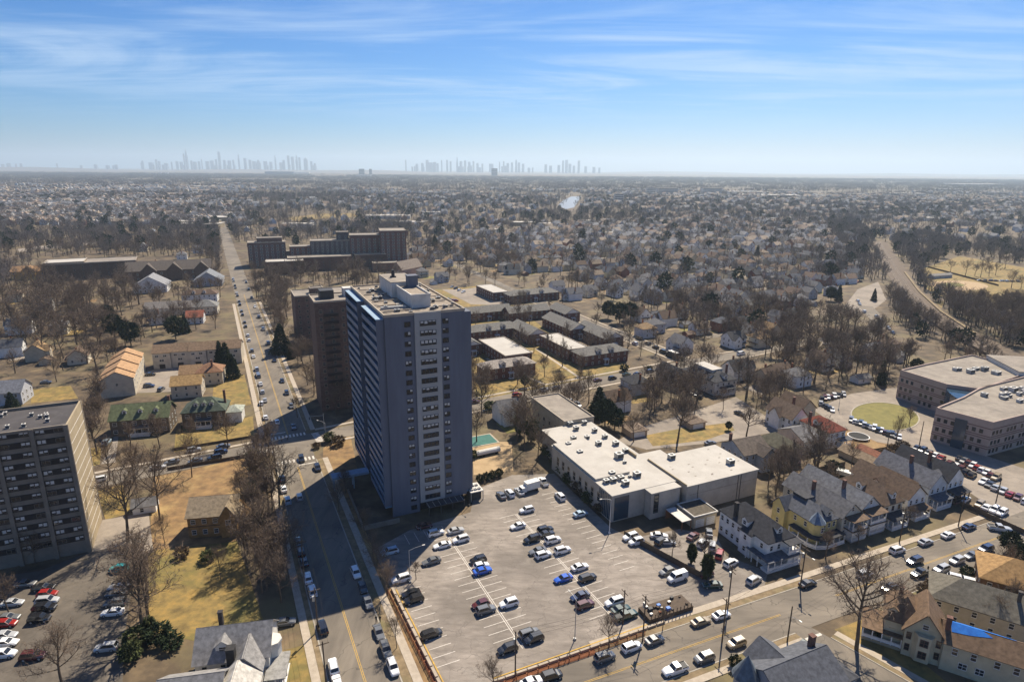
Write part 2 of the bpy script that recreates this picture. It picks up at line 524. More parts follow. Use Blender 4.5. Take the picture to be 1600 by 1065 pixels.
# sidewalks and kerbs (raised), lawns between them
def seg(p, q): return [tuple(p), tuple(q)]
def mainpt(t, off=0.0):
    p = Vector(MAIN[0]).lerp(Vector(MAIN[1]), t)
    n = Vector((MD.y, -MD.x))
    return tuple(p+n*off)
for a_, b_, o0, o1 in ((0.0, 0.935, -9.6, -7.9), (0.0, 0.935, 8.6, 10.4), (1.09, 2.6, -9.8, -7.9), (1.09, 2.6, 8.4, 10.2)):
    pave('sidewalk', seg(mainpt(a_), mainpt(b_)), o0, o1)
for a_, b_, o0, o1 in ((0.0, 0.935, -6.75, -6.45), (0.0, 0.935, 6.45, 6.75), (1.09, 2.6, -6.75, -6.45), (1.09, 2.6, 6.45, 6.75)):
    pave('kerb', seg(mainpt(a_), mainpt(b_)), o0, o1, 'kerb', 0.12)
for a_, b_, o0, o1 in ((0.0, 0.935, -7.85, -6.8), (0.0, 0.935, 6.8, 8.55), (1.09, 2.6, -7.85, -6.8), (1.09, 2.6, 6.8, 8.3)):
    pave('verge', seg(mainpt(a_), mainpt(b_)), o0, o1, 'verge', 0.10)
pave('verge', seg(mainpt(0.0), mainpt(0.935)), 10.45, 12.0, 'leaf_litter', 0.06)
fp = [Vector(p) for p in FRONT]
pave('kerb', [tuple(p) for p in fp[1:4]], -6.0, -5.75, 'kerb', 0.12)
pave('verge', [tuple(p) for p in fp[1:3]], -7.6, -6.05, 'verge', 0.10)
pave('sidewalk', [tuple(p) for p in fp[1:4]], -9.4, -7.65)
sr_ = seg((82.2, 129.6), fp[3])
pave('sidewalk', sr_, 7.8, 9.6)
pave('kerb', sr_, 5.75, 6.0, 'kerb', 0.12)
pave('verge', sr_, 6.05, 7.75, 'verge', 0.10)
sl_ = seg(fp[1], (60.5, 121.2))
pave('sidewalk', sl_, 7.4, 9.0)
pave('kerb', sl_, 5.75, 6.0, 'kerb', 0.12)
pave('verge', sl_, 6.05, 7.35, 'verge', 0.10)
ss_ = seg(_r0+_sd*1.5, _r1+_sd*40)
pave('sidewalk', ss_, -3.2, -1.5)
pave('verge', ss_, -1.45, -0.3, 'verge', 0.10)
pave('kerb', ss_, -.25, 0.0, 'kerb', 0.12)
patch('lawn', gp((1304, 983), (1392, 950), (1400, 1000), (1480, 1066), (1440, 1080)), 'lawn', 0.03)
cs = [Vector(p) for p in CROSS]
pave('sidewalk', [CROSS[0], CROSS[1], tuple(cs[1].lerp(cs[2], .82))], -7.6, -6.0)
pave('sidewalk', [tuple(cs[2].lerp(cs[3], .10)), CROSS[3], tuple(cs[3].lerp(cs[4], .83))], -8.4, -6.8)
pave('sidewalk', [tuple(cs[2].lerp(cs[3], .12)), CROSS[3], tuple(cs[3].lerp(cs[4], .9))], 6.0, 7.6)
pave('sidewalk', [tuple(cs[4].lerp(cs[5], .1)), CROSS[5], CROSS[6]], -7.0, -5.6)
pave('sidewalk', [tuple(cs[4].lerp(cs[5], .1)), CROSS[5], CROSS[6]], 5.6, 7.0)
pave('sidewalk', [tuple(Vector(BACK[0]).lerp(Vector(BACK[1]), .1)), BACK[1], BACK[2]], -6.4, -5.0)
pave('sidewalk', [tuple(Vector(BACK[0]).lerp(Vector(BACK[1]), .1)), BACK[1], BACK[2]], 5.0, 6.4)

# ------------------------------------------------ painted markings
def paint(name, p, q, wdt, z, m, parent=None):
    p, q = Vector(p[:2]), Vector(q[:2])
    d = (q-p); ln = d.length
    o = link(name, UNIT[m], parent, None, (*((p+q)/2), z), math.atan2(d.y, d.x))
    o.scale = (ln, wdt, 1)
    return o
UNIT = {}
for m_ in ('white_paint', 'yellow_paint'):
    UNIT[m_] = MB().add([(-.5,-.5,0),(.5,-.5,0),(.5,.5,0),(-.5,.5,0)], [(0,1,2,3)]).mesh(m_, m_)
for off in (-0.16, 0.16):
    paint('centre_line', mainpt(0, off), mainpt(0.915, off), 0.13, 0.074, 'yellow_paint', R_MAIN)
    paint('centre_line', mainpt(1.085, off), mainpt(2.8, off), 0.13, 0.074, 'yellow_paint', R_MAIN)
    a_, b_ = Vector(FRONT[1]), Vector(FRONT[2])
    nn = Vector((-.392, .92))*off
    paint('centre_line', a_-(b_-a_)*0.5+nn, a_.lerp(b_, .72)+nn, 0.11, 0.078, 'yellow_paint', R_FRONT)
    paint('centre_line', b_+nn, Vector(FRONT[3])+nn, 0.11, 0.078, 'yellow_paint', R_FRONT)
# zebra crossings of the big junction: bars parallel to the traffic
def zebra(c, axis, across, n, span, bar, parent):
    for i in range(n):
        p = Vector(c)+Vector(across)*(span*(i/(n-1)-.5))
        paint('crosswalk_bar', p-Vector(axis)*bar/2, p+Vector(axis)*bar/2, 0.62, 0.080, 'white_paint', parent)
mn = Vector((MD.y, -MD.x))
CD = (cs[2]-cs[1]).normalized()
zebra(mainpt(0.946), MD, mn, 10, 11.6, 2.6, R_MAIN)
zebra(mainpt(1.075), MD, mn, 10, 11.6, 2.6, R_MAIN)
zebra(cs[2]+CD*10.5, CD, (-CD.y, CD.x), 8, 8.2, 2.6, R_CROSS)
zebra(cs[2]-CD*9.0, CD, (-CD.y, CD.x), 8, 8.2, 2.6, R_CROSS)
paint('stop_line', mainpt(0.922, 0.6), mainpt(0.922, 5.9), 0.5, 0.080, 'white_paint', R_MAIN)
paint('stop_line', mainpt(1.10, -0.6), mainpt(1.10, -5.9), 0.5, 0.080, 'white_paint', R_MAIN)
paint('stop_line', G(1259, 999), G(1283, 990), 0.7, 0.080, 'white_paint', R_FRONT)

# ------------------------------------------------ the parking lot below the tower
LOT = gp((560, 872), (612, 928), (700, 1092), (1045, 968), (1098, 905), (985, 840), (954, 824), (866, 740), (800, 742), (742, 765), (735, 800), (640, 828))
lot = patch('parking_lot', LOT, 'lot_asphalt', 0.050, True)
RLOT = gp((1046, 966), (1192, 925), (1200, 893), (1135, 868), (1120, 838), (1062, 826), (1000, 838), (1098, 905))
patch('small_parking_lot', RLOT, 'lot_asphalt', 0.044, True)
LD = (G(772, 946)-G(696, 831)).normalized()               # down the double lines
LN = Vector((-LD.y, LD.x))                                # towards the right
def stalls(p0, p1, left, right, step=2.62, dbl=True, skip=()):
    p0, p1 = Vector(p0), Vector(p1)
    n = int((p1-p0).length/step)
    d = (p1-p0).normalized()
    if dbl:
        for o_ in (-.22, .22):
            paint('double_line', p0+LN*o_, p1+LN*o_, 0.17, 0.060, 'white_paint', lot)
    for i in range(n+1):
        c = p0+d*(step*i)
        if left: paint('stall_line', c-LN*(left+.3), c-LN*.3, 0.15, 0.060, 'white_paint', lot)
        if right: paint('stall_line', c+LN*.3, c+LN*(right+.3), 0.15, 0.060, 'white_paint', lot)
    return n
ROW1 = (G(696, 831), G(818, 1012))
ROW2 = (G(806, 803), G(962, 968))
stalls(*ROW1, 4.9, 4.9)
stalls(*ROW2, 4.9, 4.9)
lft = G(622, 925)
stalls(lft+LN*0.6, lft+LN*0.6+LD*27, 0, 4.9, dbl=False)
rgt = G(868, 768)
stalls(rgt, rgt+LD*44, 4.6, 0, dbl=False)
tp_ = G(640, 850)
for i in range(5):
    c = tp_-LD*0.0+LN*(2.7*i)
    paint('stall_line', c, c-LD*5.0, 0.11, 0.060, 'white_paint', lot)
# low block wall with yellow capping round the lot, and the brick-red fence strip outside it
def wall_run(name, label, p, q, h, th, m, cap=None, n=8, gap=0.18, cat='wall', group=None):
    p, q = Vector(p), Vector(q)
    d = q-p; ln = d.length; ang = math.atan2(d.y, d.x)
    t = thing(name, label, cat, (*p, 0.0), ang, group)
    sl = ln/n
    me = MB().box(0, sl*(1-gap), -th/2, th/2, 0, h).mesh('panel', m)
    for i in range(n):
        link('panel', me, t, None, (i*sl, 0, 0))
    if cap:
        MB().box(0, ln, -th*.5-.55, -th*.5-.2, 0.0, 0.16).build('kerb_strip', cap, t)
    return t
wall_run('block_wall', 'low pale block wall along the road side of the lot', G(613, 921), G(692, 1080), 0.75, 0.55, 'concrete', None, 11, 0.12, group=None)
MB().box(0, (G(700, 1080)-G(619, 921)).length, -.14, .14, 0, 0.16).build('lot_kerb', 'yellow_paint', None, None, (*G(619, 921), 0.0), math.atan2(*(G(700, 1080)-G(619, 921)).yx))
tag(bpy.data.objects['lot_kerb'], 'yellow painted kerb on the road side of the parking lot', 'kerb')
wall_run('block_wall', 'low pale block wall along the street side of the lot', G(772, 1066), G(1040, 972), 0.6, 0.5, 'concrete', None, 17, 0.14)
o = MB().box(0, (G(1036, 967)-G(770, 1060)).length, -.14, .14, 0, 0.16).build('lot_kerb', 'yellow_paint', None, None, (*G(770, 1060), 0.0), math.atan2(*(G(1036, 967)-G(770, 1060)).yx))
tag(o, 'yellow painted kerb on the street side of the parking lot', 'kerb')
def mesh_fence(label, p, q, h=1.0):
    p, q = Vector(p), Vector(q)
    d = q-p; ln = d.length
    t = thing('picket_fence', label, 'fence', (*p, 0), math.atan2(d.y, d.x))
    n = int(ln/2.4)
    post = MB().box(-.06, .06, -.06, .06, 0, h+.1).mesh('post', 'hot_brick')
    pane = MB()
    for j in range(12):
        pane.box(.1+j*.19, .16+j*.19, -.02, .02, .05, h)
    pane.box(.06, 2.34, -.035, .035, h*.22, h*.30); pane.box(.06, 2.34, -.035, .035, h*.8, h*.88)
    pm = pane.mesh('fence_bay', 'orange_mesh')
    for i in range(n):
        link('post', post, t, None, (i*2.4, 0, 0)); link('fence_bay', pm, t, None, (i*2.4, 0, 0))
    return t
mesh_fence('rusty orange fence beside the sidewalk on the road side of the lot', G(606, 925), G(682, 1078))
mesh_fence('rusty orange fence between the lot wall and the street sidewalk', G(772, 1076), G(1012, 990))
patch('brick_strip', gp((601, 925), (613, 925), (690, 1082), (672, 1082)), 'hot_brick', 0.045)
patch('brick_strip', gp((765, 1068), (1035, 976), (1035, 988), (770, 1085)), 'hot_brick', 0.045)

# ------------------------------------------------ lawns, litter, lots away from the tower
patch('lawn', gp((232, 860), (370, 845), (428, 1015), (395, 1012), (300, 1000), (232, 985)), 'lawn', 0.03)
patch('leaf_litter', gp((240, 745), (395, 712), (408, 760), (368, 845), (232, 868)), 'leaf_litter', 0.026)
patch('lawn', gp((420, 1022), (478, 1006), (500, 1075), (418, 1085)), 'lawn', 0.034)
patch('lawn', gp((150, 765), (192, 757), (205, 800), (165, 812)), 'lawn', 0.03)
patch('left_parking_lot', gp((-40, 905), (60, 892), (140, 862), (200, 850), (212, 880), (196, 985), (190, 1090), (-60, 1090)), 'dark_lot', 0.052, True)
patch('driveway', gp((160, 812), (232, 800), (240, 862), (200, 875), (140, 862)), 'pale_asphalt', 0.046, True)
patch('driveway', gp((176, 690), (182, 660), (188, 660), (180, 722), (158, 725)), 'pale_asphalt', 0.046)
patch('lawn', gp((142, 700), (158, 698), (156, 725), (144, 728)), 'lawn', 0.03)
patch('lawn', gp((50, 608), (110, 602), (122, 622), (48, 630)), 'lawn', 0.03)
patch('lawn', gp((335, 590), (382, 585), (393, 632), (330, 640)), 'lawn', 0.03)
patch('lawn', gp((275, 672), (395, 650), (398, 682), (272, 706)), 'lawn', 0.03)
patch('courtyard', gp((215, 582), (272, 574), (330, 575), (345, 590), (265, 612), (212, 614)), 'pale_asphalt', 0.046, True)
patch('leaf_litter', gp((505, 700), (545, 668), (560, 740), (530, 745), (505, 728)), 'leaf_litter', 0.03)
patch('courtyard', gp((738, 690), (800, 690), (802, 735), (740, 742)), 'bare_dirt', 0.04, True)
# garden apartments' lawns and paths
patch('lawn', gp((735, 560), (850, 520), (985, 572), (975, 580), (915, 592), (830, 612), (745, 632)), 'lawn', 0.03)
patch('lawn', gp((660, 455), (760, 445), (860, 520), (735, 560)), 'lawn', 0.028)
for a_, b_ in (((838, 545), (906, 590)), ((760, 560), (850, 600)), ((832, 548), (800, 565))):
    pave('path', gp(a_, b_), -0.8, 0.8, 'concrete', 0.045)
patch('parking_court', gp((752, 448), (722, 452), (690, 452), (735, 475), (800, 478), (760, 455)), 'pale_asphalt', 0.046, True)
# behind the white-roofed block
patch('back_lot', gp((962, 690), (1000, 668), (1090, 640), (1150, 620), (1230, 672), (1180, 680), (1110, 692), (1010, 702)), 'pale_asphalt', 0.046, True)
patch('lawn', gp((1008, 680), (1070, 668), (1140, 660), (1148, 672), (1100, 688), (1020, 697)), 'lawn', 0.056)
# the school grounds
patch('school_lot', gp((1270, 640), (1330, 615), (1400, 605), (1470, 640), (1475, 690), (1640, 745), (1640, 830), (1560, 800), (1480, 745), (1425, 700), (1370, 690), (1300, 660)), 'pale_asphalt', 0.050, True)
ov = []
for i in range(40):
    t = 2*math.pi*i/40
    ov.append(tuple(G(1383+53*math.cos(t)-4*math.sin(t), 650.5+21*math.sin(t)+6*math.cos(t))))
patch('oval_lawn', ov, 'green_lawn', 0.060, True)
mbx = MB(); strip(mbx, ov+[ov[0]], -0.25, 0.25, 0.0, 0.17); struct('oval_kerb', mbx, 'kerb')
patch('lawn', gp((1295, 672), (1330, 658), (1440, 700), (1420, 716), (1330, 712)), 'leaf_litter', 0.03)
# playing field beyond the railway
patch('playing_field', gp((1440, 420), (1500, 400), (1640, 425), (1640, 480), (1560, 478), (1475, 465), (1445, 450)), 'lawn', 0.03, True)
bd = []
for i in range(36):
    t = 2*math.pi*i/36
    bd.append(tuple(G(1498+46*math.cos(t), 446+7.5*math.sin(t)+1.5*math.cos(t))))
patch('ball_diamond', bd, 'bare_dirt', 0.06, True)
bi = []
for i in range(24):
    t = 2*math.pi*i/24
    bi.append(tuple(G(1488+19*math.cos(t), 445+3.4*math.sin(t)+.6*math.cos(t))))
patch('infield_grass', bi, 'green_lawn', 0.075)
patch('lawn', gp((1435, 470), (1475, 470), (1470, 485), (1440, 490)), 'lawn', 0.03)
patch('station_lot', gp((1318, 480), (1340, 452), (1372, 440), (1385, 468), (1370, 480), (1340, 492)), 'pale_asphalt', 0.046, True)
# railway
RAIL = [tuple(G(*p)) for p in ((1700, 625), (1580, 562), (1500, 520), (1452, 487), (1420, 455), (1400, 425), (1385, 400), (1372, 378))]
d_ = (Vector(RAIL[-1])-Vector(RAIL[-2])).normalized()
mbx = MB(); strip(mbx, RAIL, -9.0, 10.5, 0.0, 0.35)
rb = struct('railway_bed', mbx, 'ballast')
Ls, Rs = strip_poly(RAIL, 22)
for i in range(len(RAIL)-1):
    keep([tuple(Ls[i]), tuple(Rs[i]), tuple(Rs[i+1]), tuple(Ls[i+1])])
for off in (-4.2, -2.7, 1.0, 2.5):
    mbx = MB(); strip(mbx, RAIL, off-.09, off+.09, 0.35, 0.55); mbx.build('rail', 'rail_steel', rb)
mbx = MB(); strip(mbx, RAIL[2:6], 6.6, 8.6, 0.35, 1.1); mbx.build('platform', 'verge', rb)
mbx = MB(); strip(mbx, RAIL[1:5], -9.6, -9.05, 0.35, 1.6); mbx.build('retaining_wall', 'timber', rb)
# river far off
patch('river', gp((872, 321), (880, 313), (893, 307), (908, 307), (902, 317), (897, 324), (884, 327)), 'water', 0.05, True)
keep(gp((868, 322), (876, 309), (915, 304), (908, 326), (900, 336), (880, 336)))
patch('dry_field', gp((440, 341), (500, 334), (560, 333), (562, 338), (500, 342), (470, 347)), 'lawn', 0.05, True)
patch('highway', gp((28, 389), (90, 381), (190, 375), (250, 372), (250, 374), (190, 378), (95, 386), (30, 394)), 'pale_asphalt', 0.05, True)
# ------------------------------------------------------------------ windows shared by all buildings
WINM = {}
def win_mesh(nx, nz, frame, glass, fr=0.07):
    k = (nx, nz, frame, glass, fr)
    if k in WINM:
        return WINM[k]
    mb = MB()
    fx = fr/1.0
    mb.box(-.5, .5, -.07, .03, .5-fx, .5); mb.box(-.5, .5, -.09, .03, -.5, -.5+fx)
    mb.box(-.5, -.5+fx*.7, -.07, .03, -.5+fx, .5-fx); mb.box(.5-fx*.7, .5, -.07, .03, -.5+fx, .5-fx)
    for i in range(1, nx):
        x = -.5+i/nx
        mb.box(x-fx*.35, x+fx*.35, -.06, .03, -.5+fx, .5-fx)
    for i in range(1, nz):
        z = -.5+i/nz
        mb.box(-.5+fx*.7, .5-fx*.7, -.055, .03, z-fx*.4, z+fx*.4)
    mb.add([(-.49,-.02,-.49),(.49,-.02,-.49),(.49,-.02,.49),(-.49,-.02,.49)], [(0,1,2,3)], 1)
    WINM[k] = mb.mesh('window', [frame, glass])
    return WINM[k]
FACE = {'f': 0.0, 'r': math.pi/2, 'b': math.pi, 'l': -math.pi/2}
def win(par, x, y, z, w_, h_, face='f', nx=1, nz=2, frame='white_trim', glass='glass', name='window', fr=.07):
    o = link(name, win_mesh(nx, nz, frame, glass, fr), par, None, (x, y, z), FACE[face] if isinstance(face, str) else face)
    o.scale = (w_, 1, h_)
    return o
BLIND = MB().box(-.5, .5, -.05, -.025, -1, 0).mesh('blind', 'blind')
def vent(mbx, x, y, z, s=0.5, h=0.6):
    mbx.box(x-s/2, x+s/2, y-s/2, y+s/2, z, z+h)
def rooftop_unit(par, x, y, z, sx=1.6, sy=1.3, h=1.2, m='off_white', rz=0.0):
    k = ('rtu', m)
    if k not in WINM:
        b = MB().box(-.5, .5, -.5, .5, .08, .92).box(-.46, .46, -.46, .46, 0, .08).box(-.52, .52, -.52, .52, .92, 1.0)
        b.tube((0, 0, 1.0), (0, 0, 1.06), .3, .3, 10, 1)
        b.box(-.44, .44, -.515, -.5, .2, .8, 1).box(.5, .515, -.44, .44, .2, .8, 1)
        WINM[k] = b.mesh('rooftop_unit', [m, 'dark_metal'])
    o = link('rooftop_unit', WINM[k], par, None, (x, y, z), rz)
    o.scale = (sx, sy, h)
    return o
def parapet(par, x0, x1, y0, y1, z, h=.6, t=.3, m='concrete', name='parapet'):
    mb = MB()
    mb.box(x0, x1, y0, y0+t, z, z+h).box(x0, x1, y1-t, y1, z, z+h).box(x0, x0+t, y0+t, y1-t, z, z+h).box(x1-t, x1, y0+t, y1-t, z, z+h)
    return mb.build(name, m, par)

# ------------------------------------------------------------------ the slate-grey apartment tower
TW = thing('apartment_tower', 'tall slate grey apartment tower with blue balconies rising beside the parking lot', 'building', (-34.1, 161.9, 0), R(24.6))
TW_W, TW_D, TW_H = 22.8, 46.5, 60.0
c_ = Vector((-34.1, 161.9))+U*11.4+V*23.2
occupy(c_, R(24.6), 30, 50, 4)
MB().box(0, TW_W, 0, TW_D, 2.6, TW_H-.5).build('wall', 'slate_wall', TW)
MB().box(.9, TW_W-.9, .9, TW_D-.9, 0, 2.6).build('ground_floor_wall', 'brown_panel', TW)
MB().box(0, 8.1, -.02, .9, 0, 2.6).build('plinth', 'slate_wall', TW)
st = MB().box(8.2, 15.7, -.45, 0, 3.0, TW_H+.1).build('pale_bay', 'grey_wall', TW)
st['label'] = 'pale grey projecting bay with wide windows'
MB().box(-.02, .05, -.03, 0, 2.6, TW_H-.4).build('joint', 'dark_metal', TW)
MB().box(.3, TW_W-.3, .3, TW_D-.3, TW_H-.5, TW_H-.2).build('roof_deck', 'gravel_roof', TW)
parapet(TW, -.1, TW_W+.1, -.1, TW_D+.1, TW_H-.5, .75, .35, 'concrete')
FLR = 2.765
r1 = random.Random(3)
for k in range(20):
    z = 57.08-FLR*k
    def twin(x, w_, n, y=0.0):
        o = win(TW, x, y, z, w_, 1.45, 'f', n, 1, 'window_frame', 'glass', fr=.06)
        o.scale = (w_, 1.6, 1.45)
        p = r1.random()
        mode = 'none' if p < .38 else ('all' if p < .68 else 'some')
        for i in range(n):
            if mode == 'none' or (mode == 'some' and r1.random() < .5):
                continue
            b = link('blind', BLIND, o, None, ((i+.5)/n-.5, 0, .44))
            b.scale = (.72/n, 1, r1.choice((.22, .35, .4, .55)))
        return o
    twin(6.27, 1.75, 2)
    twin(11.95, 4.6, 4, -.45)
    twin(17.1, 1.75, 2)
    if k == 19:
        z -= FLR; twin(6.27, 1.75, 2)
# balconies: one object each
def balcony_mesh(ln):
    b = MB()
    b.box(-2.0, 0, 0, ln, -.2, 0, 1)
    b.box(-2.05, -1.97, 0, ln, -.2, 1.08, 0)
    b.box(-1.97, 0, 0, .07, 0, 1.05, 0); b.box(-1.97, 0, ln-.07, ln, 0, 1.05, 0)
    b.box(-2.08, -1.95, 0, ln, 1.08, 1.14, 1)
    return b.mesh('balcony', ['blue_panel', 'blue_slab'])
bal = balcony_mesh(19.2)
doors = MB()
for i in range(4):
    doors.box(-.06, .0, .8+i*4.8, 3.9+i*4.8, .1, 2.2, 1); doors.box(-.09, 0, 3.9+i*4.8, 4.0+i*4.8, .1, 2.2, 0)
doors = doors.mesh('glass_door', ['window_frame', 'glass'])
for k in range(20):
    zf = 57.08-FLR*k-1.35
    for sd_ in (0, 1):
        for y0 in (.6, 26.2):
            if sd_ == 0:
                link('balcony', bal, TW, None, (0, y0, zf)); link('glass_door', doors, TW, None, (0, y0, zf))
            else:
                link('balcony', bal, TW, None, (TW_W, y0+19.2, zf), math.pi)
for y0 in (.6, 26.2):
    MB().box(-2.1, 0, y0, y0+19.2, TW_H-1.2, TW_H-.95).build('balcony_roof', 'blue_slab', TW)
    MB().box(TW_W, TW_W+2.1, y0, y0+19.2, TW_H-1.2, TW_H-.95).build('balcony_roof', 'slate_wall', TW)
    for yy in (y0-.12, y0+19.2):
        MB().box(-2.1, 0, yy, yy+.12, 3.6, TW_H-1.2).build('balcony_side_wall', 'slate_wall', TW)
        MB().box(TW_W, TW_W+2.1, yy, yy+.12, 3.6, TW_H-1.2).build('balcony_side_wall', 'slate_wall', TW)
# penthouse
ph = MB().box(9.6, 15.2, 7.2, 24, TW_H-.2, TW_H+3.1).build('penthouse', 'off_white', TW)
parapet(ph, 9.5, 15.3, 7.1, 24.1, TW_H+3.1, .6, .3, 'off_white')
MB().box(9.9, 14.9, 7.5, 23.7, TW_H+3.1, TW_H+3.2).build('penthouse_roof', 'gravel_roof', ph)
ph2 = MB().box(8.2, 16.4, 24, 40, TW_H-.2, TW_H+4.3).build('penthouse', 'off_white', TW)
MB().box(8.0, 16.6, 24, 40.2, TW_H+4.3, TW_H+4.5).build('penthouse_roof', 'tan_roof', ph2)
MB().box(12.6, 15.6, 20.9, 23.7, TW_H+3.1, TW_H+6.4).box(12.4, 15.7, 20.7, 23.9, TW_H+6.4, TW_H+6.7).build('chimney_box', 'slate_wall', TW)
MB().tube((11, 33, TW_H+4.5), (11, 33, TW_H+6.9), .55, .5, 10).box(10.2, 11.8, 32.2, 33.8, TW_H+4.5, TW_H+4.9).build('chimney', 'dark_metal', TW)
for i in range(70):
    x, y = r1.uniform(1, 22), r1.uniform(1.2, 45)
    if 7.4 < x < 17.2 and 6 < y < 41: continue
    rooftop_unit(TW, x, y, TW_H-.2, r1.uniform(.5, 1.5), r1.uniform(.5, 1.5), r1.uniform(.4, 1.1), r1.choice(('off_white', 'metal', 'metal')))
for y in (4.5, 12, 19, 30, 38):
    MB().box(1, 8.8, y, y+.25, TW_H, TW_H+.3).build('roof_pipe', 'concrete', TW)
    MB().box(16.4, 21.5, y+1, y+1.25, TW_H, TW_H+.3).build('roof_pipe', 'concrete', TW)
MB().box(1.2, 8.4, 8.2, 9.2, TW_H-.2, TW_H+.5).build('duct', 'metal', TW)
# entrance canopy, raised terrace, and the small lean-to at its foot
MB().box(-13.5, -2.2, 21.5, 25.0, 4.2, 4.9).box(-13.2, -12.9, 21.8, 22.1, 0, 4.2).box(-13.2, -12.9, 24.4, 24.7, 0, 4.2).box(-7.2, -6.9, 21.8, 22.1, 0, 4.2).box(-7.2, -6.9, 24.4, 24.7, 0, 4.2).build('entrance_canopy', 'blue_slab', TW)
MB().box(-9.5, 1.0, -3.6, -3.2, 0, 1.4).box(-9.5, -9.1, -3.2, 20, 0, 1.2).build('terrace_wall', 'concrete_frame', TW)
gt = thing('garage_canopy', 'dark flat canopy over the garage ramp at the foot of the tower', 'canopy', (-34.1, 161.9, 0), R(24.6))
MB().box(9.6, 20.8, -3.8, -.6, 2.6, 2.85).build('canopy_roof', 'dark_roof', gt)
for x in (9.8, 13.4, 17, 20.6):
    MB().box(x-.1, x+.1, -3.7, -3.5, 0, 2.6).build('post', 'dark_metal', gt)
for i in range(7):
    MB().box(9.8+i*1.75, 9.9+i*1.75, -3.75, -.7, 2.85, 2.93).build('rib', 'metal', gt)
ut = thing('utility_shed', 'small pale roofed shed on posts beside the tower corner', 'shed', (*(Vector((-34.1, 161.9))+U*23.6-V*1.2), 0), R(24.6))
MB().box(0, 4.2, 0, 5.5, 3.0, 3.25).build('shed_roof', 'off_white', ut)
for x in (.15, 4.05):
    for y in (.15, 5.35):
        MB().box(x-.1, x+.1, y-.1, y+.1, 0, 3.0).build('post', 'metal', ut)
MB().box(.4, 3.8, 1.0, 5.3, 0, 2.6).build('cabinet', 'dark_metal', ut)
for i in range(6):
    rooftop_unit(ut, .8+(i % 3)*1.2, 1.3+(i//3)*2.4, 3.25, .8, .8, .5)

# ------------------------------------------------------------------ dark concrete slab block at the left edge
LB = thing('apartment_block', 'brown concrete slab apartment block with a tan end wall beside the car park', 'building', (-110.2, 144.0, 0), R(24.8))
occupy(Vector((-110.2, 144.0))-U*30+V*9, R(24.8), 62, 19, 4)
LW, LDp, LH = 62.0, 17.9, 36.0
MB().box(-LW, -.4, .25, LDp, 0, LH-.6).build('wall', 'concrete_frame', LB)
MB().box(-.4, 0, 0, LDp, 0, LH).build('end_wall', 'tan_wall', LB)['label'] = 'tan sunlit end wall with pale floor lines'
for k in range(1, 13):
    MB().box(0, .03, .3, LDp-.3, k*LH/13-.05, k*LH/13+.05).build('floor_line', 'white_trim', LB)
MB().box(-.05, .12, -.12, .25, 0, LH+.05).build('corner_trim', 'concrete', LB)
MB().box(-.05, .12, LDp-.25, LDp+.12, 0, LH+.05).build('corner_trim', 'concrete', LB)
MB().box(-LW, -.4, .5, LDp-.4, LH-.6, LH-.45).build('roof_deck', 'dark_roof', LB)
MB().box(-LW, -.4, 0.0, .45, LH-.7, LH).box(-LW, -.4, LDp-.4, LDp, LH-.6, LH+.25).build('parapet', 'concrete_frame', LB)
for i in range(14):
    x, y = -r1.uniform(2, 30), r1.uniform(3, LDp-3)
    rooftop_unit(LB, x, y, LH-.45, .8, .8, .9, 'off_white')
BAY = 7.45
for b in range(5):
    x1 = -b*BAY-(.9 if b == 0 else .45); x0 = -(b+1)*BAY+.45
    MB().box(-(b+1)*BAY-.45, -(b+1)*BAY+.45, -.35, .25, 0, LH).build('pilaster', 'concrete_frame', LB)
    for k in range(13):
        z = k*LH/13
        if k == 0: continue
        MB().box(x0, x1, .1, .25, z+.95, z+2.45).build('window_band', 'brown_panel', LB)
        for xx, n in ((x0+1.15, 2), (x1-1.15, 2)):
            o = win(LB, xx, .1, z+1.75, 1.9, 1.05, 'f', 2, 1, 'concrete_frame', 'glass', fr=.05)
            if r1.random() < .75:
                for i in range(2):
                    bl = link('blind', BLIND, o, None, ((i+.5)/2-.5, 0, .44)); bl.scale = (.38, 1, r1.choice((.45, .6, .8)))
MB().box(-.9, 0.0, -.35, 0.0, 0, LH).build('pilaster', 'concrete_frame', LB)

# ------------------------------------------------------------------ the low white-roofed commercial building
WB = thing('commercial_building', 'low commercial building with a glaring white flat roof and rooftop units', 'building', (28.9, 160.0, 0), R(24.5))
occupy(Vector((28.9, 160.0))+U*11.5+V*25, R(24.5), 26, 52, 3)
occupy(Vector((28.9, 160.0))+U*35.5+V*5, R(24.5), 31, 22, 3)
def block(par, x0, x1, y0, y1, h, wm='block_wall', rm='white_roof', edge=.25, lip='white_trim'):
    MB().box(x0, x1, y0, y1, 0, h-.3).build('wall', wm, par)
    MB().box(x0-edge, x1+edge, y0-edge, y1+edge, h-.3, h).build('roof', rm, par)
block(WB, 0, 22.7, 0, 36.5, 8.6)
block(WB, 3.0, 22.7, 36.8, 49.6, 8.45)
block(WB, 11.2, 21.4, -3.3, -.28, 8.5)
block(WB, 22.98, 50.4, -4.5, 14.6, 8.8)
block(WB, 23.0, 33, 14.9, 21.5, 7.2)
MB().box(0.1, 12.2, 9.2, 36.2, 8.6, 9.3).build('raised_roof', 'white_roof', WB)
MB().box(22.7, 22.95, -4.4, 14.4, 8.6, 9.25).build('fire_wall', 'tan_wall', WB)
MB().box(20.2, 20.6, 17.5, 23.5, 8.6, 9.6).build('fire_wall', 'tan_wall', WB)
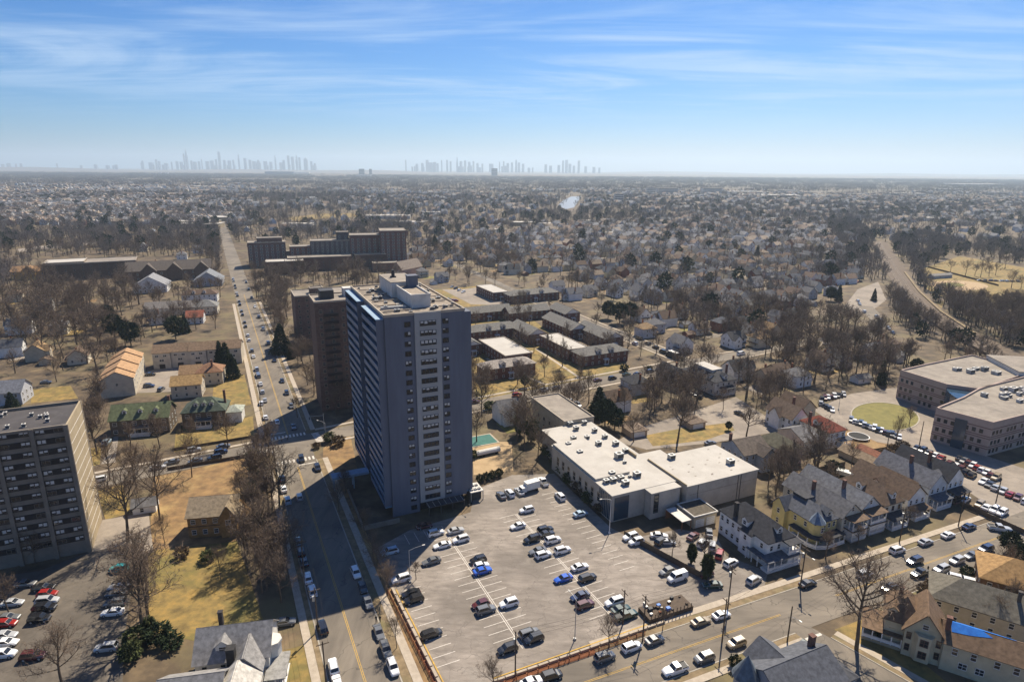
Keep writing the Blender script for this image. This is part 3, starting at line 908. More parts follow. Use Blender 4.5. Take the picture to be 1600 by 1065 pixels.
for px, py, s in ((891,663,1.7),(913,661,1.6),(900,670,1.7),(929,673,1.6),(917,684,1.5),(945,683,1.6),(896,686,1.7),(888,695,1.6),(935,694,1.8),(962,694,1.8),(906,708,1.7),
                  (977,705,1.6),(967,714,2.4),(976,722,1.0),(956,741,1.7),(947,753,1.6),(958,751,1.7),(970,748,1.7),(995,743,2.0),(977,756,1.9),(984,744,.9),(1049,716,2.0),(1141,724,2.1)):
    p = G(px, py, 8.8)-Vector((28.9, 160.0))
    rooftop_unit(WB, p.dot(U), p.dot(V), 8.62 if px < 1000 else 8.8, s, s*.85, s*.75, 'metal')
for i in range(16):
    x, y = r1.uniform(24, 49), r1.uniform(-3, 13)
    o = MB().box(x-.35, x+.35, y-.2, y+.2, 8.8, 8.83).build('roof_patch', 'tan_roof', WB)
for i in range(8):
    win(WB, 0, 7+i*3.6, 4.6, 1.5, 3.2, 'l', 1, 2, 'concrete', 'glass')
MB().box(.8, 5.8, -.05, 0, 0.3, 7.6).build('glazed_corner', 'glass_blue', WB)
for i in range(7):
    MB().box(-.08, 0, .4+i*.9, .5+i*.9, .3, 8.0).build('mullion', 'metal', WB)
MB().box(-.05, 0, .2, 6.8, 0.4, 7.8).build('glazed_wall', 'glass_blue', WB)
win(WB, 13.0, -3.3, 4.8, 1.7, 6.0, 'f', 1, 4, 'window_frame', 'glass')
win(WB, 22.0, -.28+.02, 5.5, 2.2, 2.2, 'f', 2, 1, 'concrete', 'glass')
for x in (27.0, 42.5, 43.6):
    MB().box(x, x+.15, -4.62, -4.5, 0, 8.4).build('drainpipe', 'dark_metal', WB)
MB().box(24, 50, -4.53, -4.5, 5.6, 5.68).build('wall_joint', 'concrete_frame', WB)

# ------------------------------------------------------------------ school of pink stone with maroon bands
SC = thing('school_building', 'pink stone school with maroon bands around a blue glazed entrance', 'building', (0, 0, 0))
wingA = [(172.7, 265), (180.6, 246.0), (190, 241), (232, 262), (222, 290), (189.1, 273.9)]
wingB = [(158.7, 219.2), (169.8, 205.3), (236, 235), (226, 262), (189.7, 240.8), (177.1, 231.1)]
for n_, poly in (('wing', wingA), ('wing', wingB)):
    o = MB().prism(poly, 0, 12.4).build('wing_wall', 'pink_stone', SC)
    MB().prism(poly, 12.4, 12.55).build('roof_deck', 'tan_roof', SC)
    par = MB()
    cw = poly if sum(poly[i-1][0]*poly[i][1]-poly[i][0]*poly[i-1][1] for i in range(len(poly))) > 0 else poly[::-1]
    strip(par, cw+[cw[0]], -.5, .02, 12.4, 13.2)
    par.build('parapet', 'pink_stone', SC)
    for z in (2.6, 3.4, 6.4, 7.2, 10.2):
        bn = MB(); strip(bn, cw+[cw[0]], 0.0, .05, z, z+.3); bn.build('band', 'maroon_band', SC)
    for i in range(len(cw)):
        a, b = Vector(cw[i]), Vector(cw[(i+1) % len(cw)])
        d = b-a; ln = d.length; nrm = Vector((d.y, -d.x))/ln
        mid = (a+b)/2
        if nrm.dot(-mid) < 0 or ln < 6: continue
        n = int(ln/2.1)
        for j in range(n):
            if j % 4 == 3: continue
            p = a+d*((j+.7)/n)+nrm*.02
            for z in (1.7, 5.0, 8.8):
                win(SC, p.x, p.y, z, 1.15, 1.5, math.atan2(d.y, d.x), 1, 2, 'window_frame', 'glass')
eg = Vector((179.5, 246.5))
cv = [(180.6, 246), (178.6, 242.5), (177.4, 238.5), (176.6, 234.5), (177.1, 231.1), (187, 237.5), (188.5, 242)]
MB().prism(cv, 0, 11.6).build('glazed_entrance', 'glass_blue', SC)
d = Vector(wingB[1])-Vector(wingB[0]); p = Vector(wingB[0]).lerp(Vector(wingB[1]), .48)+Vector((d.y, -d.x)).normalized()*-.1
bay_ = MB().box(-1.9, 1.9, -.45, .1, 0, 11.2).build('glazed_bay', 'glass_blue', SC, None, (p.x, p.y, 0), math.atan2(d.y, d.x))
for i in range(24):
    t = r1.random()
    base = Vector((195, 228)).lerp(Vector((203, 240)), r1.random())+Vector((r1.uniform(-9, 9), r1.uniform(-3, 5))) if i < 15 else Vector((190, 263)).lerp(Vector((213, 264)), r1.random())+Vector((r1.uniform(-4, 4), r1.uniform(-4, 4)))
    rooftop_unit(SC, base.x, base.y, 12.55, r1.uniform(1.4, 3.4), r1.uniform(1.3, 2.2), r1.uniform(1, 1.9), r1.choice(('metal', 'off_white')), R(25))
occupy((195, 247), R(25), 80, 75, 2)
AN = thing('school_annex', 'white windowed hall with a tan flat roof behind the pink school', 'building', (*G(1541, 615), 0), R(-10))
p = G(1541, 586, 13)
AN.location = (p.x+14, p.y, 0)
MB().box(0, 46, 0, 26, 0, 14.5).build('wall', 'off_white', AN)
MB().box(-.2, 46.2, -.2, 26.2, 14.5, 14.8).build('roof', 'tan_roof', AN)
for i in range(9):
    win(AN, 0, 2+i*2.6, 10.5, 1.3, 2.0, 'l', 1, 1, 'concrete', 'glass')
for i in range(12):
    win(AN, 2+i*3.4, 0, 10.5, 1.3, 2.0, 'f', 1, 1, 'concrete', 'glass')

# ------------------------------------------------------------------ simple flat-roofed masonry blocks (hospital, apartments, institutions)
BRICK = (0.145, 0.092, 0.072)
def masonry(name, label, cat, loc, ang, boxes, color=BRICK, wallm='brick', group=None, wstep=3.4, floor=3.1, wsz=(1.2, 1.5), roofm='tan_roof', frame='concrete', lintel=True, occ=True):
    """boxes: (x0,x1,y0,y1,h[,roof material])"""
    t = thing(name, label, cat, (*loc, 0), ang, group)
    for bx in boxes:
        x0, x1, y0, y1, h = bx[:5]
        rm = bx[5] if len(bx) > 5 else roofm
        MB().box(x0, x1, y0, y1, 0, h-.15).build('wall', wallm, t, color)
        MB().box(x0+.3, x1-.3, y0+.3, y1-.3, h-.15, h+.05).build('roof', rm, t)
        parapet(t, x0-.08, x1+.08, y0-.08, y1+.08, h-.15, .7, .35, 'concrete')
        nf = max(1, int((h-.8)/floor))
        if occ:
            c = Vector(loc)+Vector(((x0+x1)/2*math.cos(ang)-(y0+y1)/2*math.sin(ang), (x0+x1)/2*math.sin(ang)+(y0+y1)/2*math.cos(ang)))
            occupy(c, ang, x1-x0, y1-y0, 2)
        for k in range(nf):
            z = k*floor+1.9
            n = int((x1-x0)/wstep)
            for i in range(n):
                win(t, x0+(i+.5)*(x1-x0)/n, y0, z, *wsz, 'f', 1, 2, frame, 'glass')
            n = int((y1-y0)/wstep)
            face = 'r' if (loc[0] < -60) else 'l'
            xx = x1 if face == 'r' else x0
            for i in range(n):
                win(t, xx, y0+(i+.5)*(y1-y0)/n, z, *wsz, face, 1, 2, frame, 'glass')
    return t
q = Vector((-78.5, 242.8))
p2 = G(460, 464, 29)
masonry('brick_apartment_tower', 'tall dark brick apartment building half hidden behind the slate tower', 'building', q, R(24.5),
        [(0, 22, 0, 17, 46)], wstep=4.2)
masonry('brick_apartment_block', 'red brick apartment block with a penthouse left of the tall dark one', 'building', p2, R(24.5), [(0, 34, 0, 20, 29), (9, 16, 5, 11, 32)], wstep=4.2, color=(0.15, 0.092, 0.072))
bt = bpy.data.objects['brick_apartment_tower']
for x, y, s in ((6, 9, 5.5), (15, 11, 4)):
    MB().box(x-s/2, x+s/2, y-s/2, y+s/2, 45.9, 49.5).build('stair_head', 'off_white' if s < 5 else 'dark_metal', bt)
for k in range(4, 14):
    MB().box(3.2, 9.0, -1.3, 0, k*3.1, k*3.1+.2).box(3.2, 9.0, -1.35, -1.25, k*3.1, k*3.1+1.05).build('balcony', 'brown_panel', bt)
# hospital: a long brick complex, each body its own building
def at(px, py, z, ang, boxes, *a, **k):
    return masonry(*a[:3], G(px, py, z), ang, boxes, **k)
at(386, 380, 24, R(20), [(0, 36, 0, 22, 24), (9, 33, 4, 18, 28), (36, 62, 4, 16, 14)], 'hospital_wing', 'dark brick hospital wing with stepped roof nearest the main road', 'building', wstep=5.0, wsz=(2.2, 1.9), frame='white_trim', color=(0.15, 0.092, 0.075))
at(484, 377, 26, R(16), [(0, 62, 0, 20, 26), (26, 38, 4, 16, 34)], 'hospital_wing', 'dark hospital block carrying a black rooftop tower', 'building', wstep=4.5, wsz=(1.7, 2.2), frame='white_trim', color=(0.10, 0.088, 0.086))
at(546, 368, 31, R(14), [(0, 44, 0, 22, 31), (30, 56, -12, 20, 36)], 'hospital_wing', 'tallest red brick hospital block with a square end tower', 'building', wstep=5, wsz=(2.2, 1.9), frame='white_trim', color=(0.16, 0.082, 0.066))
at(452, 386, 20, R(18), [(0, 26, 0, 18, 20)], 'hospital_wing', 'red brick link between two hospital blocks', 'building', wstep=5, wsz=(2.2, 1.9), frame='white_trim', color=(0.19, 0.09, 0.068))
at(414, 410, 12, R(20), [(0, 34, 0, 18, 12, 'white_roof'), (20, 80, 14, 30, 13), (84, 130, 20, 38, 13)], 'hospital_annex', 'low brick hospital annex with pale parapets in front of the wings', 'building', wstep=5.5, color=(0.15, 0.08, 0.06))
at(583, 412, 8, R(18), [(0, 24, 0, 12, 8)], 'church_hall', 'low brick hall beside the pink chapel gable', 'building', wstep=5, color=(0.2, 0.105, 0.08))
at(67, 418, 12, R(28), [(0, 70, 0, 30, 14), (0, 30, 2, 28, 15, 'white_roof')], 'institution_wing', 'long brown brick institution with a white flat roof among bare trees', 'building', wstep=6, color=(0.13, 0.085, 0.06))
wk = (G(882, 660, 9.5), G(925, 650, 9.5), G(827, 622, 9.5))
masonry('walkup_apartments', 'cream walk-up apartment block with a grey flat roof behind the white-roofed building', 'building', wk[0], R(24.5), [(0, (wk[1]-wk[0]).length, 0, (wk[2]-wk[0]).length, 9.5)], color=(0.50, 0.42, 0.30), wallm='wall_paint', wstep=4.2)
# ------------------------------------------------------------------ houses
CREAM, WHITE, TANW, GREYW, YEL, BLUEG, PINKW = (0.62, 0.56, 0.44), (0.72, 0.71, 0.68), (0.47, 0.40, 0.29), (0.40, 0.40, 0.41), (0.60, 0.49, 0.21), (0.30, 0.35, 0.42), (0.50, 0.36, 0.32)
RGREY, RDARK, RBROWN, RTAN, RGREEN, RRED, RSLATE = (0.155, 0.15, 0.15), (0.055, 0.055, 0.06), (0.14, 0.096, 0.066), (0.30, 0.20, 0.105), (0.085, 0.155, 0.035), (0.20, 0.055, 0.035), (0.105, 0.11, 0.125)
def gable_wall(mb, x0, x1, y0, y1, h, rh, ridge):
    if ridge == 'y':
        xm = (x0+x1)/2
        mb.add([(x0,y0,0),(x1,y0,0),(x1,y0,h),(xm,y0,h+rh),(x0,y0,h),(x0,y1,0),(x1,y1,0),(x1,y1,h),(xm,y1,h+rh),(x0,y1,h)],
               [(0,1,2,3,4),(9,8,7,6,5),(0,5,6,1),(1,6,7,2),(5,0,4,9),(2,7,8,3),(4,3,8,9)])
    else:
        ym = (y0+y1)/2
        mb.add([(x0,y0,0),(x0,y1,0),(x0,y1,h),(x0,ym,h+rh),(x0,y0,h),(x1,y0,0),(x1,y1,0),(x1,y1,h),(x1,ym,h+rh),(x1,y0,h)],
               [(4,3,2,1,0),(5,6,7,8,9),(0,1,6,5),(1,2,7,6),(0,5,9,4),(2,3,8,7),(3,4,9,8)])
    return mb
def slab(mb, a, b, c, d, t=.18):
    """a thick sheet through four corners (counter-clockwise seen from above)"""
    a, b, c, d = map(Vector, (a, b, c, d))
    n = (b-a).cross(d-a).normalized()*t
    vs = [a, b, c, d, a+n, b+n, c+n, d+n]
    mb.add(vs, [(3,2,1,0),(4,5,6,7),(0,1,5,4),(1,2,6,5),(2,3,7,6),(3,0,4,7)])
    return mb
def gable_roof(mb, x0, x1, y0, y1, h, rh, ridge, ov=.45, t=.2):
    if ridge == 'y':
        xm = (x0+x1)/2; s = rh/((x1-x0)/2); e = h-ov*s
        slab(mb, (x0-ov,y0-ov,e),(xm,y0-ov,h+rh),(xm,y1+ov,h+rh),(x0-ov,y1+ov,e), t)
        slab(mb, (xm,y0-ov,h+rh),(x1+ov,y0-ov,e),(x1+ov,y1+ov,e),(xm,y1+ov,h+rh), t)
    else:
        ym = (y0+y1)/2; s = rh/((y1-y0)/2); e = h-ov*s
        slab(mb, (x0-ov,y0-ov,e),(x1+ov,y0-ov,e),(x1+ov,ym,h+rh),(x0-ov,ym,h+rh), t)
        slab(mb, (x0-ov,ym,h+rh),(x1+ov,ym,h+rh),(x1+ov,y1+ov,e),(x0-ov,y1+ov,e), t)
    return mb
def hip_roof(mb, x0, x1, y0, y1, h, rh, ov=.5):
    x0 -= ov; x1 += ov; y0 -= ov; y1 += ov
    w_, d_ = x1-x0, y1-y0
    m = min(w_, d_)/2
    if w_ >= d_:
        r0, r1_ = (x0+m, (y0+y1)/2, h+rh), (x1-m, (y0+y1)/2, h+rh)
        top = [r0, r1_]
        fs = [(0,1,5,4),(2,3,4,5),(1,2,5),(3,0,4)]
    else:
        r0, r1_ = ((x0+x1)/2, y0+m, h+rh), ((x0+x1)/2, y1-m, h+rh)
        top = [r0, r1_]
        fs = [(0,1,4),(1,2,5,4),(2,3,5),(3,0,4,5)]
    if abs(w_-d_) < .05:
        top = [((x0+x1)/2, (y0+y1)/2, h+rh)]; fs = [(0,1,4),(1,2,4),(2,3,4),(3,0,4)]
    n = len(top)
    b = 4+n
    mb.add([(x0,y0,h),(x1,y0,h),(x1,y1,h),(x0,y1,h)]+top+[(x0,y0,h-.22),(x1,y0,h-.22),(x1,y1,h-.22),(x0,y1,h-.22)],
           fs+[(b,b+1,1,0),(b+1,b+2,2,1),(b+2,b+3,3,2),(b+3,b,0,3),(b+3,b+2,b+1,b)])
    return mb
def dormer(par, x, y, z, face, wallc, roofc, w_=1.5, h_=1.3, d_=2.2):
    """x, y, z: centre of its front foot; face: where it looks"""
    a = {'f': 0, 'r': math.pi/2, 'b': math.pi, 'l': -math.pi/2}[face]
    mb = MB().add([(-w_/2,0,0),(w_/2,0,0),(w_/2,0,h_),(0,0,h_+w_*.42),(-w_/2,0,h_),(-w_/2,d_,0),(w_/2,d_,0),(w_/2,d_,h_),(0,d_,h_+w_*.42),(-w_/2,d_,h_)],
                  [(0,1,2,3,4),(9,8,7,6,5),(0,5,6,1),(1,6,7,2),(5,0,4,9),(2,7,8,3),(4,3,8,9)])
    o = mb.build('dormer', 'wall_paint', par, wallc, (x, y, z), a)
    gable_roof(MB(), -w_/2, w_/2, 0, d_, h_, w_*.42, 'y', .2, .1).build('dormer_roof', 'roof_shingle', o, roofc)
    win(o, 0, 0, h_*.55, w_*.55, h_*.75, 'f', 1, 2)
    return o
def porch(par, x0, x1, y0, y1, h, roofc, posts, floor=.7, wall=None, rail=True, roofpitch=.5, name='porch', postc='white_trim', base='white_trim'):
    t = MB().box(x0, x1, y0, y1, floor-.2, floor).box(x0+.1, x1-.1, y0+.1, y1-.1, 0, floor-.2).build(name, base, par)
    rf = MB()
    rf.add([(x0-.3,y0-.3,h),(x1+.3,y0-.3,h),(x1+.3,y1,h),(x0-.3,y1,h),(x0-.3,y0-.3,h+.18),(x1+.3,y0-.3,h+.18),(x1+.3,y1,h+.18+roofpitch),(x0-.3,y1,h+.18+roofpitch)],
           [(3,2,1,0),(4,5,6,7),(0,1,5,4),(1,2,6,5),(2,3,7,6),(3,0,4,7)])
    rf.build('porch_roof', 'roof_shingle', t, roofc)
    pm = MB().box(-.11, .11, -.11, .11, floor, h).mesh('post', postc)
    n = posts
    for i in range(n):
        link('post', pm, t, None, (x0+.15+(x1-x0-.3)*i/(n-1), y0+.15, 0))
    if y1-y0 > 2.6:
        for x in (x0+.15, x1-.15):
            link('post', pm, t, None, (x, (y0+y1)/2, 0))
    if rail:
        rl = MB().box(x0+.1, x1-.1, y0+.1, y0+.18, floor+.8, floor+.9).box(x0+.1, x1-.1, y0+.1, y0+.16, floor+.1, floor+.72)
        rl.box(x0+.1, x0+.18, y0+.2, y1-.05, floor+.8, floor+.9).box(x1-.18, x1-.1, y0+.2, y1-.05, floor+.8, floor+.9)
        rl.build('railing', postc, t)
    return t
def vol(par, x0, x1, y0, y1, h, rh, kind, wallc, roofc, ridge='y', wallm='wall_paint', ov=.45, roofm='roof_shingle', name='wall'):
    if kind == 'gable':
        gable_wall(MB(), x0, x1, y0, y1, h, rh, ridge).build(name, wallm, par, wallc)
        return gable_roof(MB(), x0, x1, y0, y1, h, rh, ridge, ov).build('roof', roofm, par, roofc)
    MB().box(x0, x1, y0, y1, 0, h).build(name, wallm, par, wallc)
    if kind == 'hip':
        return hip_roof(MB(), x0, x1, y0, y1, h+.01, rh, ov).build('roof', roofm, par, roofc)
    return MB().box(x0-.2, x1+.2, y0-.2, y1+.2, h, h+.3).build('roof', roofm, par, roofc)
def chimney(par, x, y, z0, z1, s=.8, m='brick', c=(0.16, 0.085, 0.065)):
    return MB().box(x-s/2, x+s/2, y-s/2, y+s/2, z0, z1).box(x-s/2-.08, x+s/2+.08, y-s/2-.08, y+s/2+.08, z1, z1+.15).build('chimney', m, par, c)
def wins(par, x0, x1, y0, y1, h, sides='fl', floors=2, step=2.6, wsz=(.95, 1.5), frame='white_trim', z0=None, fh=None, glass='glass'):
    fh = fh or h/floors
    for s in sides:
        ln = (x1-x0) if s in 'fb' else (y1-y0)
        n = max(1, int(ln/step))
        for k in range(floors):
            z = k*fh+fh*.55
            for i in range(n):
                t = (i+.5)/n
                if s == 'f': win(par, x0+ln*t, y0, z, *wsz, 'f', 1, 2, frame, glass)
                elif s == 'b': win(par, x0+ln*t, y1, z, *wsz, 'b', 1, 2, frame, glass)
                elif s == 'l': win(par, x0, y0+ln*t, z, *wsz, 'l', 1, 2, frame, glass)
                else: win(par, x1, y0+ln*t, z, *wsz, 'r', 1, 2, frame, glass)
def door(par, x, y, face='f', m='brown_panel', z=.3):
    return MB().box(-.48, .48, -.06, .04, 0, 2.05).box(-.56, .56, -.04, .03, 2.05, 2.2).build('door', m, par, None, (x, y, z), FACE[face])
STREET_ANG = R(23.6)
def house_at(label, px, py, z, w_, d_, ang=STREET_ANG, name='house', cat='house', group=None):
    """an Empty at the near left corner of the house; (px, py) is that corner's eave at height z"""
    p = G(px, py, z)
    t = thing(name, label, cat, (p.x, p.y, 0), ang, group)
    c = p+Vector((math.cos(ang)*w_/2-math.sin(ang)*d_/2, math.sin(ang)*w_/2+math.cos(ang)*d_/2))
    occupy(c, ang, w_, d_, 1.5)
    return t

# -- the row along the street behind the small lot
h = house_at('white clapboard house with black hip roof, dormers and two-storey porch', 1200.7, 848, 7.0, 8.6, 17.5)
vol(h, 0, 8.6, 0, 17.5, 7.0, 3.9, 'hip', WHITE, RDARK)
vol(h, -1.2, .5, 4.6, 8.6, 6.6, .9, 'hip', WHITE, RDARK, ov=.25)
dormer(h, -.25, 8.2, 7.5, 'l', WHITE, RDARK, 2.0, 1.6, 3.2)
dormer(h, 4.6, 1.0, 7.9, 'f', WHITE, RDARK, 1.9, 1.6, 3.0)
porch(h, -1.9, 9.2, -2.6, 0, 3.2, RSLATE, 6)
porch(h, 4.9, 8.9, -2.4, 0, 6.4, RDARK, 3, floor=3.9, roofpitch=.3, name='upper_porch')
MB().box(-1.9, 0, 0, 5.4, 2.95, 3.15).build('porch_side_roof', 'roof_shingle', h, RSLATE)
for y in (1.2, 3.2, 5.2):
    MB().box(-1.8, -1.6, y-.1, y+.1, 0, 2.95).build('post', 'white_trim', h)
wins(h, 0, 8.6, 9.2, 17.5, 6.6, 'l', 2, 2.0)
wins(h, -1.2, 0, 4.6, 8.6, 6.6, 'l', 2, 2.2)
wins(h, 0, 5.0, 0, 4, 6.6, 'fl', 2, 2.3)
chimney(h, .7, 12.5, 6.5, 11.6, .9, c=(0.05, 0.045, 0.045))

h = house_at('yellow house with slate roof, corner turret and wraparound porch', 1274, 818, 6.6, 8.2, 13.5)
vol(h, 0, 8.2, 0, 13.5, 6.6, 3.2, 'hip', YEL, RSLATE)
vol(h, -1.4, 4.5, 9.0, 13.4, 6.5, 2.6, 'gable', YEL, RSLATE, 'x')
tur = MB()
tp_ = [(1.4+1.9*math.cos(a), .6+1.9*math.sin(a)) for a in [math.pi*2*i/8+math.pi/8 for i in range(8)]]
tur.prism(tp_, 0, 6.7); tur.build('turret_wall', 'wall_paint', h, YEL)
MB().add([(1.4+2.3*math.cos(a), .6+2.3*math.sin(a), 6.7) for a in [math.pi*2*i/8+math.pi/8 for i in range(8)]]+[(1.4, .9, 9.5)], [(i, (i+1) % 8, 8) for i in range(8)]+[tuple(range(7, -1, -1))]).build('turret_roof', 'roof_shingle', h, (0.16, 0.20, 0.25))
MB().box(3.2, 6.4, 6.5, 11.0, 9.3, 10.0).build('roof_deck', 'roof_shingle', h, RDARK)
dormer(h, 5.6, .6, 7.2, 'f', CREAM, RSLATE, 2.0, 1.5, 2.6)
pp = [( -2.2, 6.5), (-2.4, 0), (-1.4, -2.4), (1.5, -3.4), (8.4, -3.2), (8.4, -.2), (-.2, -.2), (-.2, 6.5)]
po = MB().prism(pp, .45, .7).build('porch', 'white_trim', h)
MB().prism(pp, 3.0, 3.3).build('porch_roof', 'roof_shingle', po, RDARK)
pm_ = MB().box(-.1, .1, -.1, .1, .7, 3.0).mesh('post', 'white_trim')
for x, y in ((-2.2, 6.2), (-2.25, 3), (-2.2, 0), (-1.3, -2.2), (1.5, -3.2), (4, -3.1), (6.2, -3.1), (8.2, -3.0)):
    link('post', pm_, po, None, (x, y, 0))
rl = MB(); strip(rl, [(-2.2, 6.3), (-2.3, 0), (-1.3, -2.25), (1.5, -3.25), (8.2, -3.05)], -.04, .04, .8, 1.55); rl.build('railing', 'white_trim', po)
for x, y, f_ in ((-.02, 3, 'l'), (-.02, 6.5, 'l'), (-1.4, 11.2, 'l'), (1.4, -1.25, 'f'), (2.9, -.5, 'f'), (5.4, 0, 'f'), (7.2, 0, 'f')):
    win(h, x, y, 5.0, .9, 1.5, f_); win(h, x, y, 2.0, .9, 1.5, f_)

h = house_at('cream double-porch house with a long dark grey gable roof beside the yellow house', 1316.8, 807.7, 6.8, 7.4, 20.5)
vol(h, 0, 7.4, 0, 20.5, 6.8, 3.2, 'gable', CREAM, RGREY, 'y')
porch(h, 1.2, 7.0, -2.7, 0, 6.2, RBROWN, 3, floor=3.6, roofpitch=.4, name='upper_porch')
porch(h, 1.2, 7.0, -2.7, 0, 3.3, RBROWN, 3, roofpitch=.1)
chimney(h, 2.2, 12, 8.0, 11.3)
wins(h, 0, 7.4, 0, 20.5, 6.6, 'l', 2, 4.0); wins(h, 0, 7.4, 0, 20, 6.6, 'f', 2, 2.3)
win(h, 3.7, 0, 8.4, .9, 1.3)
h = house_at('white double-porch house under a long ribbed grey gable roof', 1345.6, 796, 6.9, 7.4, 21.5)
vol(h, 0, 7.4, 0, 21.5, 6.9, 3.3, 'gable', WHITE, (0.19, 0.19, 0.195), 'y')
porch(h, .8, 7.0, -2.9, 0, 6.2, RBROWN, 3, floor=3.6, roofpitch=.4, name='upper_porch')
porch(h, .8, 7.0, -2.9, 0, 3.3, RBROWN, 3, roofpitch=.1)
chimney(h, 2.4, 8, 8.0, 11.6)
wins(h, 0, 7.4, 0, 20, 6.6, 'fl', 2, 2.4)
win(h, 3.7, 0, 8.5, .9, 1.3)
h = house_at('cream house with brown hip roof and two dormers, red window boxes in front', 1382, 789.4, 6.8, 7.8, 16.0)
vol(h, 0, 7.8, 0, 16, 6.8, 3.8, 'hip', CREAM, RBROWN)
dormer(h, .4, 8.8, 7.7, 'l', WHITE, RBROWN, 1.9, 1.5, 2.8)
dormer(h, 4.4, .6, 7.8, 'f', WHITE, RBROWN, 1.7, 1.5, 2.6)
porch(h, .6, 7.2, -3.0, 0, 3.2, RDARK, 4, roofpitch=.6)
wins(h, 0, 7.8, 0, 16, 6.6, 'fl', 2, 2.3, frame='maroon_band')
h = house_at('white-fronted house with brown cross-gabled roof next to the hip-roofed one', 1420, 778.7, 6.4, 7.6, 19.0)
vol(h, 0, 7.6, 0, 19, 6.4, 3.2, 'gable', WHITE, RBROWN, 'y')
vol(h, -1.2, 3, 7.0, 12.0, 6.2, 2.4, 'gable', WHITE, RBROWN, 'x')
porch(h, .6, 7.0, -2.6, 0, 3.1, RBROWN, 3, roofpitch=.5)
wins(h, 0, 7.6, 0, 19, 6.2, 'fl', 2, 2.4)
h = house_at('pale blue-trimmed house with grey gable roof and a chimney shadow across it', 1453.7, 761, 6.8, 7.6, 18.0)
vol(h, 0, 7.6, 0, 18, 6.8, 3.6, 'gable', (0.52, 0.55, 0.57), (0.17, 0.17, 0.18), 'y')
vol(h, -1.5, 0, 3, 16, 6.2, .9, 'hip', CREAM, RBROWN, ov=.3)
dormer(h, 6.6, 2.6, 7.9, 'r', WHITE, RGREY, 2.0, 1.6, 2.6)
porch(h, .4, 7.2, -2.8, 0, 3.2, RSLATE, 4, roofpitch=.7)
wins(h, 0, 7.6, 0, 18, 6.6, 'f', 2, 2.4); wins(h, -1.5, 7, 3, 16, 6, 'l', 2, 3)
chimney(h, 3.4, 9, 9, 12.4)
h = house_at('white house with black roof at the school lot end of the row', 1482.5, 751, 6.9, 7.4, 18.0)
vol(h, 0, 7.4, 0, 18, 6.9, 3.8, 'gable', WHITE, RDARK, 'y')
dormer(h, 6.4, 3.0, 8.0, 'r', WHITE, RDARK, 2.0, 1.6, 2.6)
porch(h, .4, 7.0, -2.8, 0, 3.2, RDARK, 4, roofpitch=.6, postc='brown_panel', base='maroon_band')
wins(h, 0, 7.4, 0, 18, 6.6, 'f', 2, 2.4)
chimney(h, 2.2, 8, 9, 12.6)
# -- second row behind
h = house_at('white square house with a dark red hip roof and side porch', 1296, 676, 6.4, 8.5, 13.0)
vol(h, 0, 8.5, 0, 13, 6.4, 3.0, 'hip', WHITE, RRED)
dormer(h, .3, 6.5, 7.2, 'l', WHITE, RRED, 2.4, 1.2, 2.6)
chimney(h, .6, 9.5, 6.5, 10.8)
porch(h, 4.6, 9.6, -2.2, 0, 3.0, RSLATE, 3)
wins(h, 0, 8.5, 0, 13, 6.2, 'fl', 2, 2.8)
h = house_at('pinkish stucco house with a dark olive hip roof behind the bare trees', 1226, 706, 5.8, 8.5, 13.0)
vol(h, 0, 8.5, 0, 13, 5.8, 3.2, 'hip', PINKW, (0.12, 0.11, 0.075)); wins(h, 0, 8.5, 0, 13, 5.6, 'fl', 2, 2.8)
h = house_at('grey-roofed cottage between the pink stucco house and the red-roofed one', 1256, 690, 5.0, 8, 12)
vol(h, 0, 8, 0, 12, 5.0, 2.8, 'gable', CREAM, RGREY, 'x'); wins(h, 0, 8, 0, 12, 4.8, 'fl', 1, 2.8)
h = house_at('steep brown gabled white house with black porch roof up the row', 1238, 655, 6.0, 8, 13)
vol(h, 0, 8, 0, 13, 6.0, 4.0, 'gable', WHITE, (0.20, 0.14, 0.095), 'y'); vol(h, -1.5, 4, 5, 10, 5.6, 3, 'gable', WHITE, (0.20, 0.14, 0.095), 'x')
porch(h, -1.4, 5, -2.4, 0, 2.9, RDARK, 4); wins(h, 0, 8, 0, 13, 5.8, 'fl', 2, 2.6); chimney(h, 6.5, 6, 8, 12)
h = house_at('dark brown gabled house just behind the steep gabled one', 1252, 641, 5.6, 8, 12)
vol(h, 0, 8, 0, 12, 5.6, 3.6, 'gable', TANW, RBROWN, 'y'); wins(h, 0, 8, 0, 12, 5.4, 'fl', 2, 2.8)
h = house_at('blue-grey house with brown roof tucked behind the white-roofed building', 1163, 711, 6.2, 11.5, 11.0)
vol(h, 0, 11.5, 0, 11, 6.2, 3.0, 'gable', BLUEG, (0.13, 0.105, 0.085), 'x'); vol(h, 5.5, 11, -3, 2, 6.0, 2.2, 'gable', BLUEG, (0.13, 0.105, 0.085), 'y')
wins(h, 0, 5.5, 0, 11, 6, 'fl', 2, 2.4); wins(h, 5.5, 11, -3, 0, 6, 'f', 2, 1.8, (.9, 1.3)); chimney(h, 1, 8, 6, 10.6)
h = house_at('small garage with pinkish walls and rusty roof by the dry hedge', 1367, 717, 2.6, 6.5, 8.0, name='garage', cat='garage')
vol(h, 0, 6.5, 0, 8, 2.6, 1.6, 'gable', PINKW, (0.24, 0.10, 0.06), 'y'); win(h, 3.2, 0, 1.2, 2.4, 2.1, 'f', 1, 4)
h = house_at('long low tan shed between the back gardens of the row', 1371, 729, 2.4, 5.5, 15.0, name='garden_shed', cat='shed')
vol(h, 0, 5.5, 0, 15, 2.4, 1.5, 'gable', TANW, (0.24, 0.18, 0.12), 'y'); win(h, 2.7, 0, 1.2, 1.8, 1.9)
h = house_at('tan double garage with dark flat roof at the back of the small lot', 1085, 809, 3.4, 8.0, 7.5, name='garage', cat='garage')
